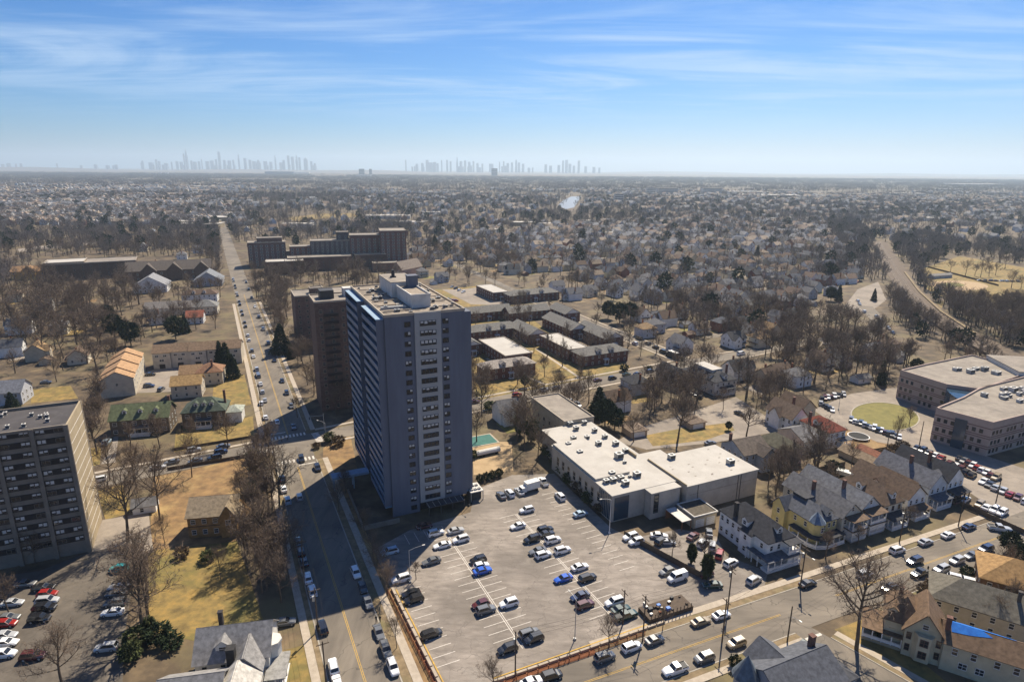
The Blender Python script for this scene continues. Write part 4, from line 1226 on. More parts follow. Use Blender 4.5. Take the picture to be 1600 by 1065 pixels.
vol(h, 0, 8, 0, 7.5, 3.4, 0, 'flat', TANW, (0.10, 0.085, 0.065)); parapet(h, -.25, 8.25, -.25, 7.75, 3.6, .35, .3, 'off_white')
for x in (2.1, 5.9): win(h, x, 0, 1.35, 2.9, 2.4, 'f', 1, 4, 'white_trim', 'off_white', name='garage_door')
h = house_at('rusty open lean-to with pale roof beside the tan double garage', 1066, 816, 2.8, 3.4, 7.5, name='lean_to', cat='shed')
MB().box(0, 3.3, 0, 7.5, 2.8, 3.0).build('roof', 'off_white', h)
for x in (.1, 3.2):
    for y in (.1, 7.4): MB().box(x-.08, x+.08, y-.08, y+.08, 0, 2.8).build('post', 'hot_brick', h)
MB().box(.1, 3.2, 7.2, 7.4, 0, 2.8).build('back_wall', 'hot_brick', h)

# -- lower right corner: the big tan house with the blue tarpaulin, its neighbours
VA = R(-31.0)
p0 = G(1471, 999.8, 6.6)
VH = thing('victorian_house', 'large tan house with brown gables, wide porch and a blue tarpaulin on its roof', 'house', (p0.x, p0.y, 0), VA)
occupy(p0+Vector((6, 4)), VA, 26, 16, 2)
VW = (0.49, 0.43, 0.295); VR = (0.165, 0.108, 0.068)
vol(VH, .5, 14.2, 0, 7.6, 6.6, 2.3, 'gable', VW, VR, 'x', ov=.5)
vol(VH, -6.2, .5, .6, 9.6, 6.6, 4.4, 'gable', VW, VR, 'y', ov=.5)
vol(VH, -9.8, -3.0, 2.2, 11.5, 6.4, 4.4, 'hip', VW, VR, ov=.5)
bp_ = [(-4.6, .6), (-3.9, -.7), (-1.6, -.7), (-.9, .6)]
MB().prism(bp_, .4, 6.4).build('bay_window_wall', 'wall_paint', VH, VW)
for z in (2.2, 5.0):
    win(VH, -2.75, -.7, z, 1.5, 1.7, 'f', 2, 2, 'maroon_band'); win(VH, -5.4, .6, z, .9, 1.7, 'f', 1, 2, 'maroon_band'); win(VH, -.2, .6, z, .9, 1.7, 'f', 1, 2, 'maroon_band')
for x in (2.5, 5.6, 9.4, 12.4):
    win(VH, x, 0, 5.0, 1.0, 1.7, 'f', 1, 2)
for x in (4.2, 7.0): win(VH, x, 0, 2.2, 1.5, 1.5, 'f', 2, 2)
for y in (2, 5): win(VH, 14.2, y, 4.8, .9, 1.5, 'r', 1, 2)
win(VH, -2.85, .6, 8.0, 1.1, 1.2, 'f', 1, 2)
porch(VH, -13.6, -6.2, 1.2, 7.5, 3.1, VR, 5, floor=.7, roofpitch=.9, base='tan_wall', postc='white_trim')
dormer(VH, -8.6, 3.0, 7.0, 'f', VW, VR, 1.6, 1.3, 2.4)
chimney(VH, .9, 2.4, 8, 10.8, .9); chimney(VH, -7.6, 6.5, 8.5, 12.0, .8)
tb = [(1.5, 4.0), (4.6, 3.2), (7.0, 3.7), (12.0, 3.75), (12.2, 4.6), (7.2, 5.4), (5.4, 7.4), (1.6, 7.2)]
def rz_(y): return 6.6+2.3*(1-abs(y-3.8)/3.8)+.27
tm = MB(); 
tv = [(x, y, rz_(y)+.04*((i*7) % 3)) for i, (x, y) in enumerate(tb)]
rg = [(1.5, 3.8), (4.6, 3.8), (7.0, 3.8), (12.1, 3.8)]
tm.add([(1.4, 3.8, rz_(3.8)), (6.6, 3.8, rz_(3.8)), (12.2, 3.8, rz_(3.8)), (12.4, 5.6, rz_(5.6)), (7.4, 6.0, rz_(6.0)+.12), (5.6, 7.2, rz_(7.2)+.05), (1.6, 7.0, rz_(7.0)), (3.5, 5.4, rz_(5.4)+.15), (1.6, 1.9, rz_(1.9)), (4.6, 2.2, rz_(2.2)), (8.4, 3.0, rz_(3.0))],
       [(0, 7, 6), (0, 1, 7), (1, 4, 7), (7, 4, 5), (7, 5, 6), (1, 2, 3, 4), (0, 8, 9, 1), (9, 10, 1)])
tm.v = [(a, b, c+.02) for a, b, c in tm.v]
base_n = len(tm.v)
o = tm.build('tarpaulin', 'tarp', None, None, (p0.x, p0.y, 0), VA)
sm_ = o.modifiers.new('thick', 'SOLIDIFY'); sm_.thickness = .03
tag(o, 'bright blue tarpaulin spread over the ridge of the large tan house', 'tarpaulin')
MB().box(14.2, 18, 1.4, 6.5, 0, 2.9).build('rear_wing_wall', 'wall_paint', VH, VW)
slab(MB(), (14.1, .9, 2.7), (18.6, .9, 2.7), (18.6, 7.0, 4.2), (14.1, 7.0, 4.2)).build('rear_wing_roof', 'roof_shingle', VH, VR)
GA = R(-33)
p1 = G(1456, 928, 6.0)
h = thing('house', 'broad grey hip-roofed house right behind the tan gabled one', 'house', (p1.x, p1.y, 0), GA)
occupy(p1+Vector((10, 0)), GA, 30, 14, 1)
vol(h, 0, 26, 0, 10.5, 5.6, 3.6, 'hip', TANW, (0.15, 0.135, 0.105), ov=.6); wins(h, 0, 26, 0, 10.5, 5.4, 'f', 2, 3.2); wins(h, 0, 26, 0, 10.5, 5.4, 'r', 2, 3.0)
chimney(h, 15.5, 4.0, 7.5, 10.6, .7, c=(0.08, 0.07, 0.065))
p2 = G(1534, 900, 6.5)
h = thing('house', 'brick house under an orange-brown pyramid roof at the right edge', 'house', (p2.x, p2.y, 0), R(-32))
occupy(p2+Vector((8, 2)), R(-32), 20, 14, 1)
vol(h, 0, 17, 0, 12, 6.4, 3.8, 'hip', (0.17, 0.10, 0.06), (0.33, 0.20, 0.085), wallm='brick', ov=.6); wins(h, 0, 17, 0, 12, 6.2, 'fl', 2, 3.4)
p3 = G(1168, 1046, 6.0)
TA = R(24)
TH_ = thing('turret_house', 'grey-roofed house with a conical corner turret at the bottom edge of the street', 'house', (p3.x, p3.y, 0), TA)
occupy(p3+Vector((6, -3)), TA, 24, 16, 1)
vol(TH_, 0, 15.5, -9, 1.2, 6.0, 3.2, 'gable', GREYW, RSLATE, 'x'); vol(TH_, 3, 10, -2, 3.5, 5.8, 2.6, 'gable', GREYW, RSLATE, 'y')
vol(TH_, 10.5, 18.5, -9, -.5, 5.4, 2.4, 'hip', GREYW, (0.10, 0.10, 0.105))
tw = [(-1.6+2.1*math.cos(math.pi*2*i/16), -1.2+2.1*math.sin(math.pi*2*i/16)) for i in range(16)]
MB().prism(tw, 0, 6.6).build('turret_wall', 'wall_paint', TH_, (0.45, 0.42, 0.38))
MB().add([(-1.6+2.6*math.cos(math.pi*2*i/16), -1.2+2.6*math.sin(math.pi*2*i/16), 6.5) for i in range(16)]+[(-1.6, -1.2, 11.0)], [(i, (i+1) % 16, 16) for i in range(16)]+[tuple(range(15, -1, -1))]).build('turret_roof', 'roof_shingle', TH_, (0.14, 0.165, 0.185))
chimney(TH_, 14, -2, 6, 10.6, 1.0)
wins(TH_, 0, 15.5, -9, 1.2, 5.8, 'b', 2, 3)
win(TH_, -1.6, -3.3, 5.0, .9, 1.4); win(TH_, -3.7, -1.2, 5.0, .9, 1.4, 'l')

# -- lower left corner house
p4 = G(303, 1035, 6.5)
BA = R(11)
h = thing('house', 'grey-roofed house with white gables and a tall black chimney at the bottom edge', 'house', (p4.x, p4.y, 0), BA)
occupy(p4+Vector((6, 0)), BA, 22, 22, 1)
BW = (0.66, 0.63, 0.57); BR = (0.25, 0.24, 0.23)
vol(h, 0, 13.5, 0, 9.5, 6.3, 4.0, 'gable', BW, BR, 'x')
vol(h, 7.0, 12.5, -3.2, 3, 6.1, 3.0, 'gable', BW, BR, 'y')
vol(h, -3.5, 7.0, -12, -2.0, 6.0, 3.6, 'gable', BW, BR, 'x')
vol(h, 5.5, 12.5, -13, -4.2, 5.8, 3.2, 'gable', BW, (0.50, 0.47, 0.42), 'y')
dormer(h, 5.0, 1.2, 7.0, 'f', BW, BR, 2.6, 1.5, 3.0)
chimney(h, 7.0, -.8, 3, 9.5, 1.5, 'brick', (0.04, 0.038, 0.038))
chimney(h, 3.4, 7.6, 8.5, 11.5, .8, 'brick', (0.05, 0.045, 0.045))
MB().prism([(13.6+1.9*math.cos(math.pi*2*i/8), 3.6+1.9*math.sin(math.pi*2*i/8)) for i in range(8)], 6.2, 6.8).build('turret_cap', 'off_white', h)
MB().prism([(13.6+1.7*math.cos(math.pi*2*i/8), 3.6+1.7*math.sin(math.pi*2*i/8)) for i in range(8)], 0, 6.2).build('turret_wall', 'wall_paint', h, BW)
porch(h, 13.2, 16.6, -3, 3.4, 3.0, (0.30, 0.29, 0.27), 3)
wins(h, 0, 13.5, 0, 9.5, 6, 'f', 2, 3); 

# -- left side: the houses along the cross street and the main road
p5 = G(291, 805, 7.0)
h = thing('house', 'orange-brown brick house with a tan gabled roof on the leaf-strewn slope', 'house', (p5.x, p5.y, 0), R(10))
occupy(p5+Vector((6, 5)), R(10), 15, 13, 2)
vol(h, 0, 12.5, 0, 10, 6.4, 3.2, 'gable', (0.33, 0.19, 0.075), (0.30, 0.235, 0.155), 'x', wallm='brick'); vol(h, 8.6, 12.9, -1.2, 5, 6.2, 3.4, 'gable', (0.33, 0.19, 0.075), (0.30, 0.235, 0.155), 'y', wallm='brick')
wins(h, 0, 8.5, 0, 10, 6.2, 'f', 2, 2.8, (1.2, 1.4)); win(h, 10.7, -1.2, 4.6, 1.3, 1.4, 'f', 2, 2); MB().box(0, 12.5, -.04, 0, 3.3, 3.5).build('belt_course', 'brown_panel', h)
for lab, px, py, w_, d_, rc, ang in (('large brown house with a bright green roof and three white dormers', 170, 657, 20.0, 11.0, (0.125, 0.145, 0.075), R(14)),
                                     ('dark brown house with a deep green roof and white side pavilion', 283, 645, 15.5, 10.5, (0.08, 0.10, 0.075), R(14))):
    p = G(px, py, 6.5)
    h = thing('house', lab, 'house', (p.x, p.y, 0), ang)
    occupy(p+Vector((w_/2, 4)), ang, w_+4, d_, 2)
    vol(h, 0, w_, 0, d_, 6.4, 4.2, 'gable' if w_ > 18 else 'hip', (0.13, 0.10, 0.07), rc, 'x')
    for i in range(3):
        dormer(h, w_*(.24+.27*i) if w_ > 18 else w_*(.32+.18*i), 1.9, 7.6, 'f', WHITE, rc, 1.5, 1.5, 2.6)
    wins(h, 0, w_, 0, d_, 6.2, 'f', 2, 3.3, (1.5, 1.5)); wins(h, 0, w_, 0, d_, 6.2, 'r', 2, 3.3)
    porch(h, w_*.32, w_*.68, -2.4, 0, 3.2, (0.10, 0.09, 0.08), 4)
    chimney(h, w_-.8, d_*.6, 6, 12.4)
    if w_ < 18:
        vol(h, w_+.1, w_+5.5, 2, 9, 4.6, 1.6, 'hip', WHITE, (0.34, 0.36, 0.30))
p = G(2, 615, 5.5)
h = thing('house', 'blue-grey gabled house at the left edge beyond the concrete block', 'house', (p.x-12, p.y-3, 0), R(16))
vol(h, 0, 19, 0, 11, 5.6, 3.8, 'gable', (0.46, 0.47, 0.50), (0.19, 0.195, 0.215), 'x'); wins(h, 0, 19, 0, 11, 5.4, 'fr', 2, 3.2); occupy(p+Vector((-2, 3)), R(16), 22, 12, 1)
# townhouses
TT, TR = (0.52, 0.46, 0.36), (0.36, 0.22, 0.115)
p = G(172, 600, 8.0)
p = G(214, 612, 0)
q1, q2 = G(208, 590, 8.0), G(219, 540, 8.0)
h = thing('townhouse_row', 'tan townhouse row under five stepped terracotta roofs seen end on', 'building', (q1.x, q1.y, 0), R(24))
occupy(q1+Vector((-12, 16)), R(24), 15, 42, 2)
for i in range(6):
    vol(h, -13, 0, i*6.6, i*6.6+6.45, 8.0+.5*(i % 2), 3.4, 'gable', TT, (0.40, 0.245, 0.13), 'y', ov=.25)
    win(h, 0, i*6.6+3, 6.2, 1.3, 1.3, 'r', 2, 2); win(h, 0, i*6.6+3, 2.8, 1.3, 1.3, 'r', 2, 2)
win(h, -6.5, 0, 5.6, 1.0, 1.2)
p = G(233, 573, 8.0)
q1 = G(237, 553, 8.0)
h = thing('townhouse_row', 'tan townhouse row with brown roofs and garage doors facing the court', 'building', (q1.x, q1.y, 0), R(17))
occupy(q1+Vector((20, 10)), R(17), 46, 13, 2)
for i in range(5):
    y_ = .7*(i % 2)
    vol(h, i*8.2, i*8.2+8.05, y_, 11, 8.2, 3.0, 'gable', TT, (0.20, 0.135, 0.085), 'x', ov=.3)
    for x in (2, 5.6): win(h, i*8.2+x, y_, 6.6, 1.6, 1.2, 'f', 2, 1)
    win(h, i*8.2+4, y_, 4.3, 2.2, 1.2, 'f', 2, 1); win(h, i*8.2+4, y_, 1.3, 2.6, 2.2, 'f', 1, 4, 'brown_panel', 'brown_panel', name='garage_door')
LH_ = [('small tan house with an orange-tan gable roof in front of the court', 266, 603, 6.0, 12, 9, TT, (0.37, 0.235, 0.10), 'gable', 'x', R(17)),
       ('tan house with red-brown roof and chimney beside the townhouse court', 306, 583, 6.0, 11, 10, TT, (0.24, 0.13, 0.075), 'hip', 'x', R(17)),
       ('dark brown boxy house between the tan houses by the court', 280, 585, 5.0, 9, 9, (0.16, 0.10, 0.07), (0.30, 0.19, 0.10), 'gable', 'x', R(17)),
       ('white gabled house with a striped grey roof above the woods', 207, 448, 5.5, 24, 22, WHITE, (0.24, 0.24, 0.25), 'gable', 'y', R(20)),
       ('grey ribbed-roof hall beside the full car park', 302, 440, 4.5, 22, 24, GREYW, (0.19, 0.20, 0.215), 'gable', 'y', R(20)),
       ('white house with a brown mansard and two dormers by the main road', 283, 461, 6.0, 24, 9, WHITE, (0.13, 0.085, 0.06), 'hip', 'x', R(16)),
       ('cream house with grey hip roof below the mansard house', 301, 480, 5.6, 15, 12, CREAM, (0.20, 0.195, 0.185), 'hip', 'x', R(18)),
       ('long grey-roofed cream house reaching back from the main road', 225, 483, 5.0, 32, 11, (0.52, 0.45, 0.36), (0.23, 0.205, 0.18), 'gable', 'x', R(16)),
       ('red-roofed white cottage beside the evergreen clump', 290, 496, 4.5, 10, 10, WHITE, (0.30, 0.10, 0.06), 'gable', 'x', R(18))]
for lab, px, py, z, w_, d_, wc, rc, kd, rg_, ang in LH_:
    h = house_at(lab, px, py, z, w_, d_, ang)
    vol(h, 0, w_, 0, d_, z, min(w_, d_)*.33, kd, wc, rc, rg_); wins(h, 0, w_, 0, d_, z-.2, 'fr', 2, 3.2)
    if 'chimney' in lab: chimney(h, w_*.6, d_*.3, z, z+5)
    if 'dormer' in lab:
        for i in (.35, .65): dormer(h, w_*i, .6, z+.4, 'f', WHITE, rc, 2.0, 1.8, 2.5)
# sharp brick gables of the chapel-like hall beside the institution
h = house_at('brown gabled hall with three pointed dormers joined to the institution', 195, 425, 9, 68, 22, R(24), name='gabled_hall', cat='building')
vol(h, 0, 68, 0, 22, 9, 7, 'gable', (0.16, 0.105, 0.075), (0.115, 0.095, 0.08), 'x', wallm='brick')
for x in (18, 38, 60): vol(h, x-6, x+6, -2.5, 8, 9, 6.0, 'gable', (0.12, 0.08, 0.06), (0.115, 0.095, 0.08), 'y', wallm='brick')
wins(h, 0, 68, -.0, 22, 8, 'f', 2, 6, (1.4, 1.8))
h = house_at('ochre house glowing in the sun at the far left woods', 15, 425, 7, 38, 14, R(16))
vol(h, 0, 38, 0, 14, 7, 4, 'gable', (0.55, 0.33, 0.12), (0.30, 0.18, 0.09), 'x'); vol(h, 10, 20, -3, 4, 8, 4, 'gable', (0.55, 0.33, 0.12), (0.30, 0.18, 0.09), 'y'); wins(h, 0, 38, 0, 14, 6.5, 'f', 2, 5)
h = house_at('pink chapel gable beside the low brick hall', 612, 420, 7, 12, 30, R(-30), name='chapel', cat='building')
vol(h, 0, 12, 0, 30, 7, 7, 'gable', (0.42, 0.27, 0.22), (0.25, 0.20, 0.16), 'y'); wins(h, 0, 12, 0, 30, 7, 'f', 1, 4, (1, 2.5))

# -- brick garden apartments: hip or pediment-gabled grey roofs
GAW, GAR = (0.135, 0.062, 0.048), (0.185, 0.175, 0.155)
GAP = [  # near-left eave corner px, py, width, depth, kind, ridge, label
 (889, 547, 11.5, 32, 'flat', 'y', 'brick garden apartment block with a white flat roof near the street lawn'),
 (911, 556, 28, 11, 'hip', 'x', 'brick garden apartment block with brick gablets on the street corner'),
 (826, 523, 12, 26, 'gable', 'y', 'brick garden apartment block ending in a white pediment by the shaded court'),
 (736, 519, 33, 11, 'hip', 'x', 'brick garden apartment block with slate dormers behind the pediment block'),
 (796, 489, 30, 11, 'gable', 'x', 'long brick garden apartment block closing the far side of the court'),
 (728, 490, 33, 11, 'gable', 'x', 'brick garden apartment block right beside the slate tower'),
 (893, 515, 12, 36, 'gable', 'y', 'long brick garden apartment block with white pediment beside the tall dark tree'),
 (947, 529, 12, 32, 'gable', 'y', 'brick garden apartment block with white pediment nearest the parked trucks'),
 (884, 490, 11, 22, 'gable', 'y', 'brick garden apartment block with pediment behind the long one'),
 (771, 458, 13, 34, 'flat', 'y', 'far brick garden apartment block with white flat roof beside the parking court'),
 (798, 462, 42, 12, 'hip', 'x', 'far brick garden apartment block with slate dormers'),
 (790, 557, 15, 34, 'flat', 'y', 'brick garden apartment block with stained white flat roof next to the slate tower'),
 (758, 577, 27, 10, 'hip', 'x', 'pale-roofed garden apartment block behind the bare street trees'),
 (728, 540, 9, 24, 'gable', 'y', 'garden apartment block with white pediment half hidden by the slate tower'),
]
for px, py, w_, d_, kd, rg_, lab in GAP:
    h = house_at(lab, px, py, 6.2, w_, d_, R(26), name='garden_apartments', cat='building', group='brick garden apartments')
    rc = GAR if 'pale' not in lab else (0.33, 0.29, 0.25)
    if kd == 'flat':
        MB().box(0, w_, 0, d_, 0, 6.2).build('wall', 'brick', h, GAW)
        MB().box(-.3, w_+.3, -.3, d_+.3, 6.2, 6.5).build('roof', 'white_roof', h)
        parapet(h, -.35, w_+.35, -.35, d_+.35, 6.5, .3, .35, 'concrete')
    else:
        vol(h, 0, w_, 0, d_, 6.0, 3.1 if min(w_, d_) > 10 else 2.6, kd, GAW, rc, rg_, wallm='brick', ov=.6)
        if kd == 'gable' and rg_ == 'y':
            MB().add([(.2, -.03, 6.1), (w_-.2, -.03, 6.1), (w_/2, -.03, 8.9), (.2, 0, 6.1), (w_-.2, 0, 6.1), (w_/2, 0, 8.9)], [(0, 1, 2), (0, 3, 4, 1), (1, 4, 5, 2), (2, 5, 3, 0)]).build('pediment', 'white_trim', h)
        if 'dormers' in lab or 'gablets' in lab or 'pale' in lab:
            for t_ in (.36, .64):
                dormer(h, w_*t_, .2, 6.0, 'f', (0.55, 0.53, 0.5), rc, 2.6, 1.7, 3.4)
    if rg_ == 'y' and kd != 'flat':
        wins(h, 0, w_, 0, d_, 5.9, 'fl', 2, 4.0, (1.1, 1.4))
    else:
        wins(h, 0, w_, 0, d_, 5.9, 'fl', 2, 3.6, (1.1, 1.4))
    door(h, w_/2, 0)
    porch(h, w_/2-1.2, w_/2+1.2, -1.4, 0, 2.7, (0.55, 0.52, 0.47), 2, floor=.25, rail=False, name='stoop')
# ------------------------------------------------------------------ cars: built once per kind, then copied part by part
def loft(mb, secs, m=0):
    """secs: list of rings (same length) of points; closes both ends"""
    n = len(secs[0]); o = []
    vs = [p for s in secs for p in s]
    fs = [tuple(range(n-1, -1, -1)), tuple(range((len(secs)-1)*n, len(secs)*n))]
    for k in range(len(secs)-1):
        for i in range(n):
            j = (i+1) % n
            fs.append((k*n+i, k*n+j, (k+1)*n+j, (k+1)*n+i))
    return mb.add(vs, [f[::-1] for f in fs], m)
def ring(x, yb, ys, yt, zb, zm, zt):
    return [(x, yb, zb), (x, ys, zm), (x, yt, zt), (x, -yt, zt), (x, -ys, zm), (x, -yb, zb)]
CARK = {  # L, W, hood z, belt z, roof z, windscreen foot x, roof front x, roof rear x, rear glass foot x, tail z
 'sedan': (4.75, 1.84, .93, 1.0, 1.46, 1.02, .22, -1.05, -1.78, 1.03),
 'suv': (4.65, 1.90, 1.08, 1.14, 1.72, 1.12, .45, -1.85, -2.22, 1.14),
 'hatch': (4.2, 1.78, .95, 1.0, 1.52, .98, .25, -1.45, -1.98, 1.0),
 'van': (5.3, 1.98, 1.2, 1.3, 2.1, 1.75, 1.15, -2.5, -2.62, 1.3),
 'pickup': (5.7, 1.98, 1.15, 1.2, 1.85, .95, .35, -.85, -1.15, 1.18)}
CARMESH = {}
def car_parts(kind):
    if kind in CARMESH: return CARMESH[kind]
    L_, W_, hz, bz, rz, wx, rf, rr, gx, tz = CARK[kind]
    h, y = L_/2, W_/2
    parts = []
    b = MB()
    tail = 1.12 if kind == 'pickup' else tz
    loft(b, [ring(-h, y*.82, y*.86, y*.78, .42, .68, tail*.86), ring(-h+.14, y*.9, y*.97, y*.86, .28, .72, tail), ring(gx-.02, y*.93, y, y*.9, .22, .78, tail), ring(0, y*.94, y, y*.93, .22, .80, bz),
             ring(wx+.02, y*.93, y, y*.88, .22, .78, bz-.02), ring(h-.75, y*.92, y*.99, y*.80, .24, .72, hz), ring(h-.2, y*.86, y*.92, y*.70, .30, .66, hz*.88), ring(h, y*.68, y*.74, y*.58, .42, .60, hz*.74)])
    parts.append(('body', b.mesh('body', 'car_paint'), True))
    c = MB()
    tb = .80; rb = .92
    if kind == 'pickup': gx = rr-.25
    def sect(x, yy, z): return [(x, -yy, z), (x, yy, z)]
    vs = [(wx, -y*rb, bz-.04), (wx, y*rb, bz-.04), (rf, -y*tb, rz), (rf, y*tb, rz), (rr, -y*tb, rz), (rr, y*tb, rz), (gx, -y*rb, tz-.04 if kind != 'pickup' else bz-.04), (gx, y*rb, tz-.04 if kind != 'pickup' else bz-.04)]
    c.add(vs, [(0,1,3,2),(2,3,5,4),(4,5,7,6),(0,2,4,6),(1,7,5,3),(0,6,7,1)])
    parts.append(('cabin', c.mesh('cabin', 'car_paint'), True))
    def pane(name, q, k=.86):
        q = [Vector(p) for p in q]; ce = sum(q, Vector())/len(q)
        n = (q[1]-q[0]).cross(q[-1]-q[0]).normalized()
        mb = MB(); 
        o_ = [ce+(p-ce)*k+n*.018 for p in q]; i_ = [p-n*.015 for p in o_]
        m_ = len(q)
        mb.add(o_+i_, [tuple(range(m_)), tuple(range(2*m_-1, m_-1, -1))]+[(i+m_, (i+1) % m_+m_, (i+1) % m_, i) for i in range(m_)])
        parts.append((name, mb.mesh(name, 'car_glass'), False))
    pane('windscreen', [vs[0], vs[1], vs[3], vs[2]], .9)
    pane('rear_window', [vs[4], vs[5], vs[7], vs[6]], .86)
    zf = .12
    for s in (0, 1):
        A, B, C_, D = (vs[0], vs[2], vs[4], vs[6]) if s == 0 else (vs[1], vs[3], vs[5], vs[7])
        if kind == 'van': D = (gx+1.6, D[1], D[2]); C_ = (rr+1.7, C_[1], C_[2])
        pane('side_window', [D, A, B, C_] if s == 0 else [A, D, C_, B], .86)
    wm = MB()
    r_ = .34 if kind in ('sedan', 'hatch') else .38
    wm.tube((0, -.11, 0), (0, .11, 0), r_, r_, 14, 0); wm.tube((0, -.118, 0), (0, .118, 0), r_*.62, r_*.62, 10, 1)
    wme = wm.mesh('wheel', ['rubber', 'metal'])
    for sx in (h-.85, -h+.95):
        for s in (-1, 1):
            parts.append(('wheel', wme, False, (sx, s*(y-.10), r_)))
    hl = MB().box(-.05, .07, -.2, .2, -.08, .08).mesh('headlight', 'lamp_lens'); tl = MB().box(-.06, .05, -.16, .16, -.1, .1).mesh('tail_light', 'tail_lens')
    for s in (-1, 1):
        parts.append(('headlight', hl, False, (h-.14, s*y*.58, .66))); parts.append(('tail_light', tl, False, (-h+.05, s*y*.68, .8)))
    if kind == 'pickup':
        bd_ = MB().box(-h+.2, gx-.12, -y*.78, y*.78, 1.13, 1.16).box(-h+.2, gx-.12, -y*.84, -y*.78, 1.13, 1.28).box(-h+.2, gx-.12, y*.78, y*.84, 1.13, 1.28)
        parts.append(('bed', bd_.mesh('bed', 'dark_metal'), False))
    if kind == 'suv':
        parts.append(('roof_rail', MB().box(rr+.1, rf-.1, -y*.74, -y*.70, rz, rz+.06).box(rr+.1, rf-.1, y*.70, y*.74, rz, rz+.06).mesh('roof_rail', 'dark_metal'), False))
    CARMESH[kind] = parts
    return parts
SIMPLE = {}
def car_simple(kind):
    if kind in SIMPLE: return SIMPLE[kind]
    mb = MB(); mats = ['car_paint', 'car_glass', 'rubber']
    for p in car_parts(kind):
        if p[0] in ('headlight', 'tail_light', 'roof_rail', 'bed'): continue
        mi = 1 if p[0] in ('windscreen', 'rear_window', 'side_window') else (2 if p[0] == 'wheel' else 0)
        off = p[3] if len(p) > 3 else (0, 0, 0)
        if p[0] == 'wheel':
            mb.tube((off[0], off[1]-.1, off[2]), (off[0], off[1]+.1, off[2]), .34, .34, 8, 2); continue
        me = p[1]
        mb.add([tuple(v.co) for v in me.vertices], [tuple(f.vertices) for f in me.polygons], mi)
    SIMPLE[kind] = mb.mesh('car', mats)
    return SIMPLE[kind]
CCOL = {'white': (0.78, 0.78, 0.77), 'silver': (0.42, 0.43, 0.44), 'grey': (0.14, 0.145, 0.15), 'black': (0.014, 0.014, 0.016), 'red': (0.30, 0.02, 0.018), 'blue': (0.02, 0.10, 0.50), 'navy': (0.02, 0.035, 0.09),
        'maroon': (0.09, 0.018, 0.02), 'green': (0.03, 0.06, 0.045), 'teal': (0.03, 0.30, 0.32), 'gold': (0.32, 0.25, 0.15), 'pale blue': (0.40, 0.52, 0.62), 'dark green': (0.02, 0.05, 0.035)}
NAMES = {'sedan': 'sedan', 'suv': 'SUV', 'hatch': 'hatchback', 'van': 'van', 'pickup': 'pickup truck'}
rc_ = random.Random(11)
NCAR = 0
def car(px, py, kind, col, ang, place, group, simple=False, z=0.06, world=None):
    global NCAR
    NCAR += 1
    p = world if world is not None else G(px, py, 0.5)
    ang += rc_.uniform(-.035, .035)
    nm = {'van': 'van', 'pickup': 'pickup_truck'}.get(kind, 'car')
    c = CCOL[col]
    if simple:
        t = link(nm, car_simple(kind), None, c, (p[0], p[1], z), ang)
    else:
        t = thing(nm, None, None, (p[0], p[1], z), ang)
        for q in car_parts(kind):
            o = link(q[0], q[1], t, c if q[2] else None, q[3] if len(q) > 3 else None)
    t.scale = (rc_.uniform(.95, 1.05), rc_.uniform(.97, 1.03), rc_.uniform(.95, 1.06))
    t['category'] = {'van': 'van', 'pickup': 'truck'}.get(kind, 'car'); t['group'] = group
    LATER.append((t, '%s %s %s, {n}' % (col, NAMES[kind], place)))
    return t
A_LN = math.atan2(LN.y, LN.x)                  # across the lot's double lines, nose to the right
A_MD = math.atan2(MD.y, MD.x)
A_FR = R(23.3)
A_CR = math.atan2(CD.y, CD.x)
pi = math.pi
LOTC = [(712,829,'sedan','silver',0),(681,833,'suv','white',0),(720,843,'suv','white',pi),(691,852,'sedan','white',pi),(674,877,'sedan','grey',pi),(747,875,'suv','black',pi),(752,884,'hatch','white',0),(754,892,'sedan','blue',0),
 (609,862,'suv','pale blue',pi),(627,905,'suv','white',pi),(642,927,'sedan','black',pi),(647,937,'suv','black',pi),(674,991,'suv','black',0),(751,944,'hatch','maroon',pi),(759,953,'suv','grey',0),(795,943,'suv','white',pi),
 (823,797,'suv','white',pi),(809,822,'sedan','white',pi),(852,828,'suv','black',0),(854,834,'sedan','black',0),(831,843,'suv','black',pi),(864,844,'suv','white',0),(840,861,'sedan','grey',pi),(849,867,'suv','white',0),(879,860,'suv','white',0),
 (906,886,'sedan','white',0),(880,904,'sedan','blue',pi),(918,903,'suv','black',0),(906,932,'sedan','navy',pi),(914,945,'suv','maroon',0),(960,941,'suv','white',pi),(970,952,'sedan','dark green',0),(978,962,'pickup','dark green',0),
 (827,990,'suv','grey',0),(834,998,'suv','black',pi),(793,1014,'suv','black',pi),(907,803,'sedan','pale blue',0),(985,839,'suv','white',pi),(994,847,'suv','white',pi),(1042,893,'hatch','grey',pi),(1058,903,'van','white',pi),
 (875,776,'suv','white',pi/2),(796,771,'suv','white',pi/2),(783,774,'sedan','grey',pi/2),(811,768,'sedan','silver',pi/2),(663,822,'sedan','maroon',0),(848,753,'pickup','white',pi/2)]
for px, py, k, c, a in LOTC:
    car(px, py, k, c, A_LN+a, 'parked in the lot below the tower', 'cars in the lot below the tower')
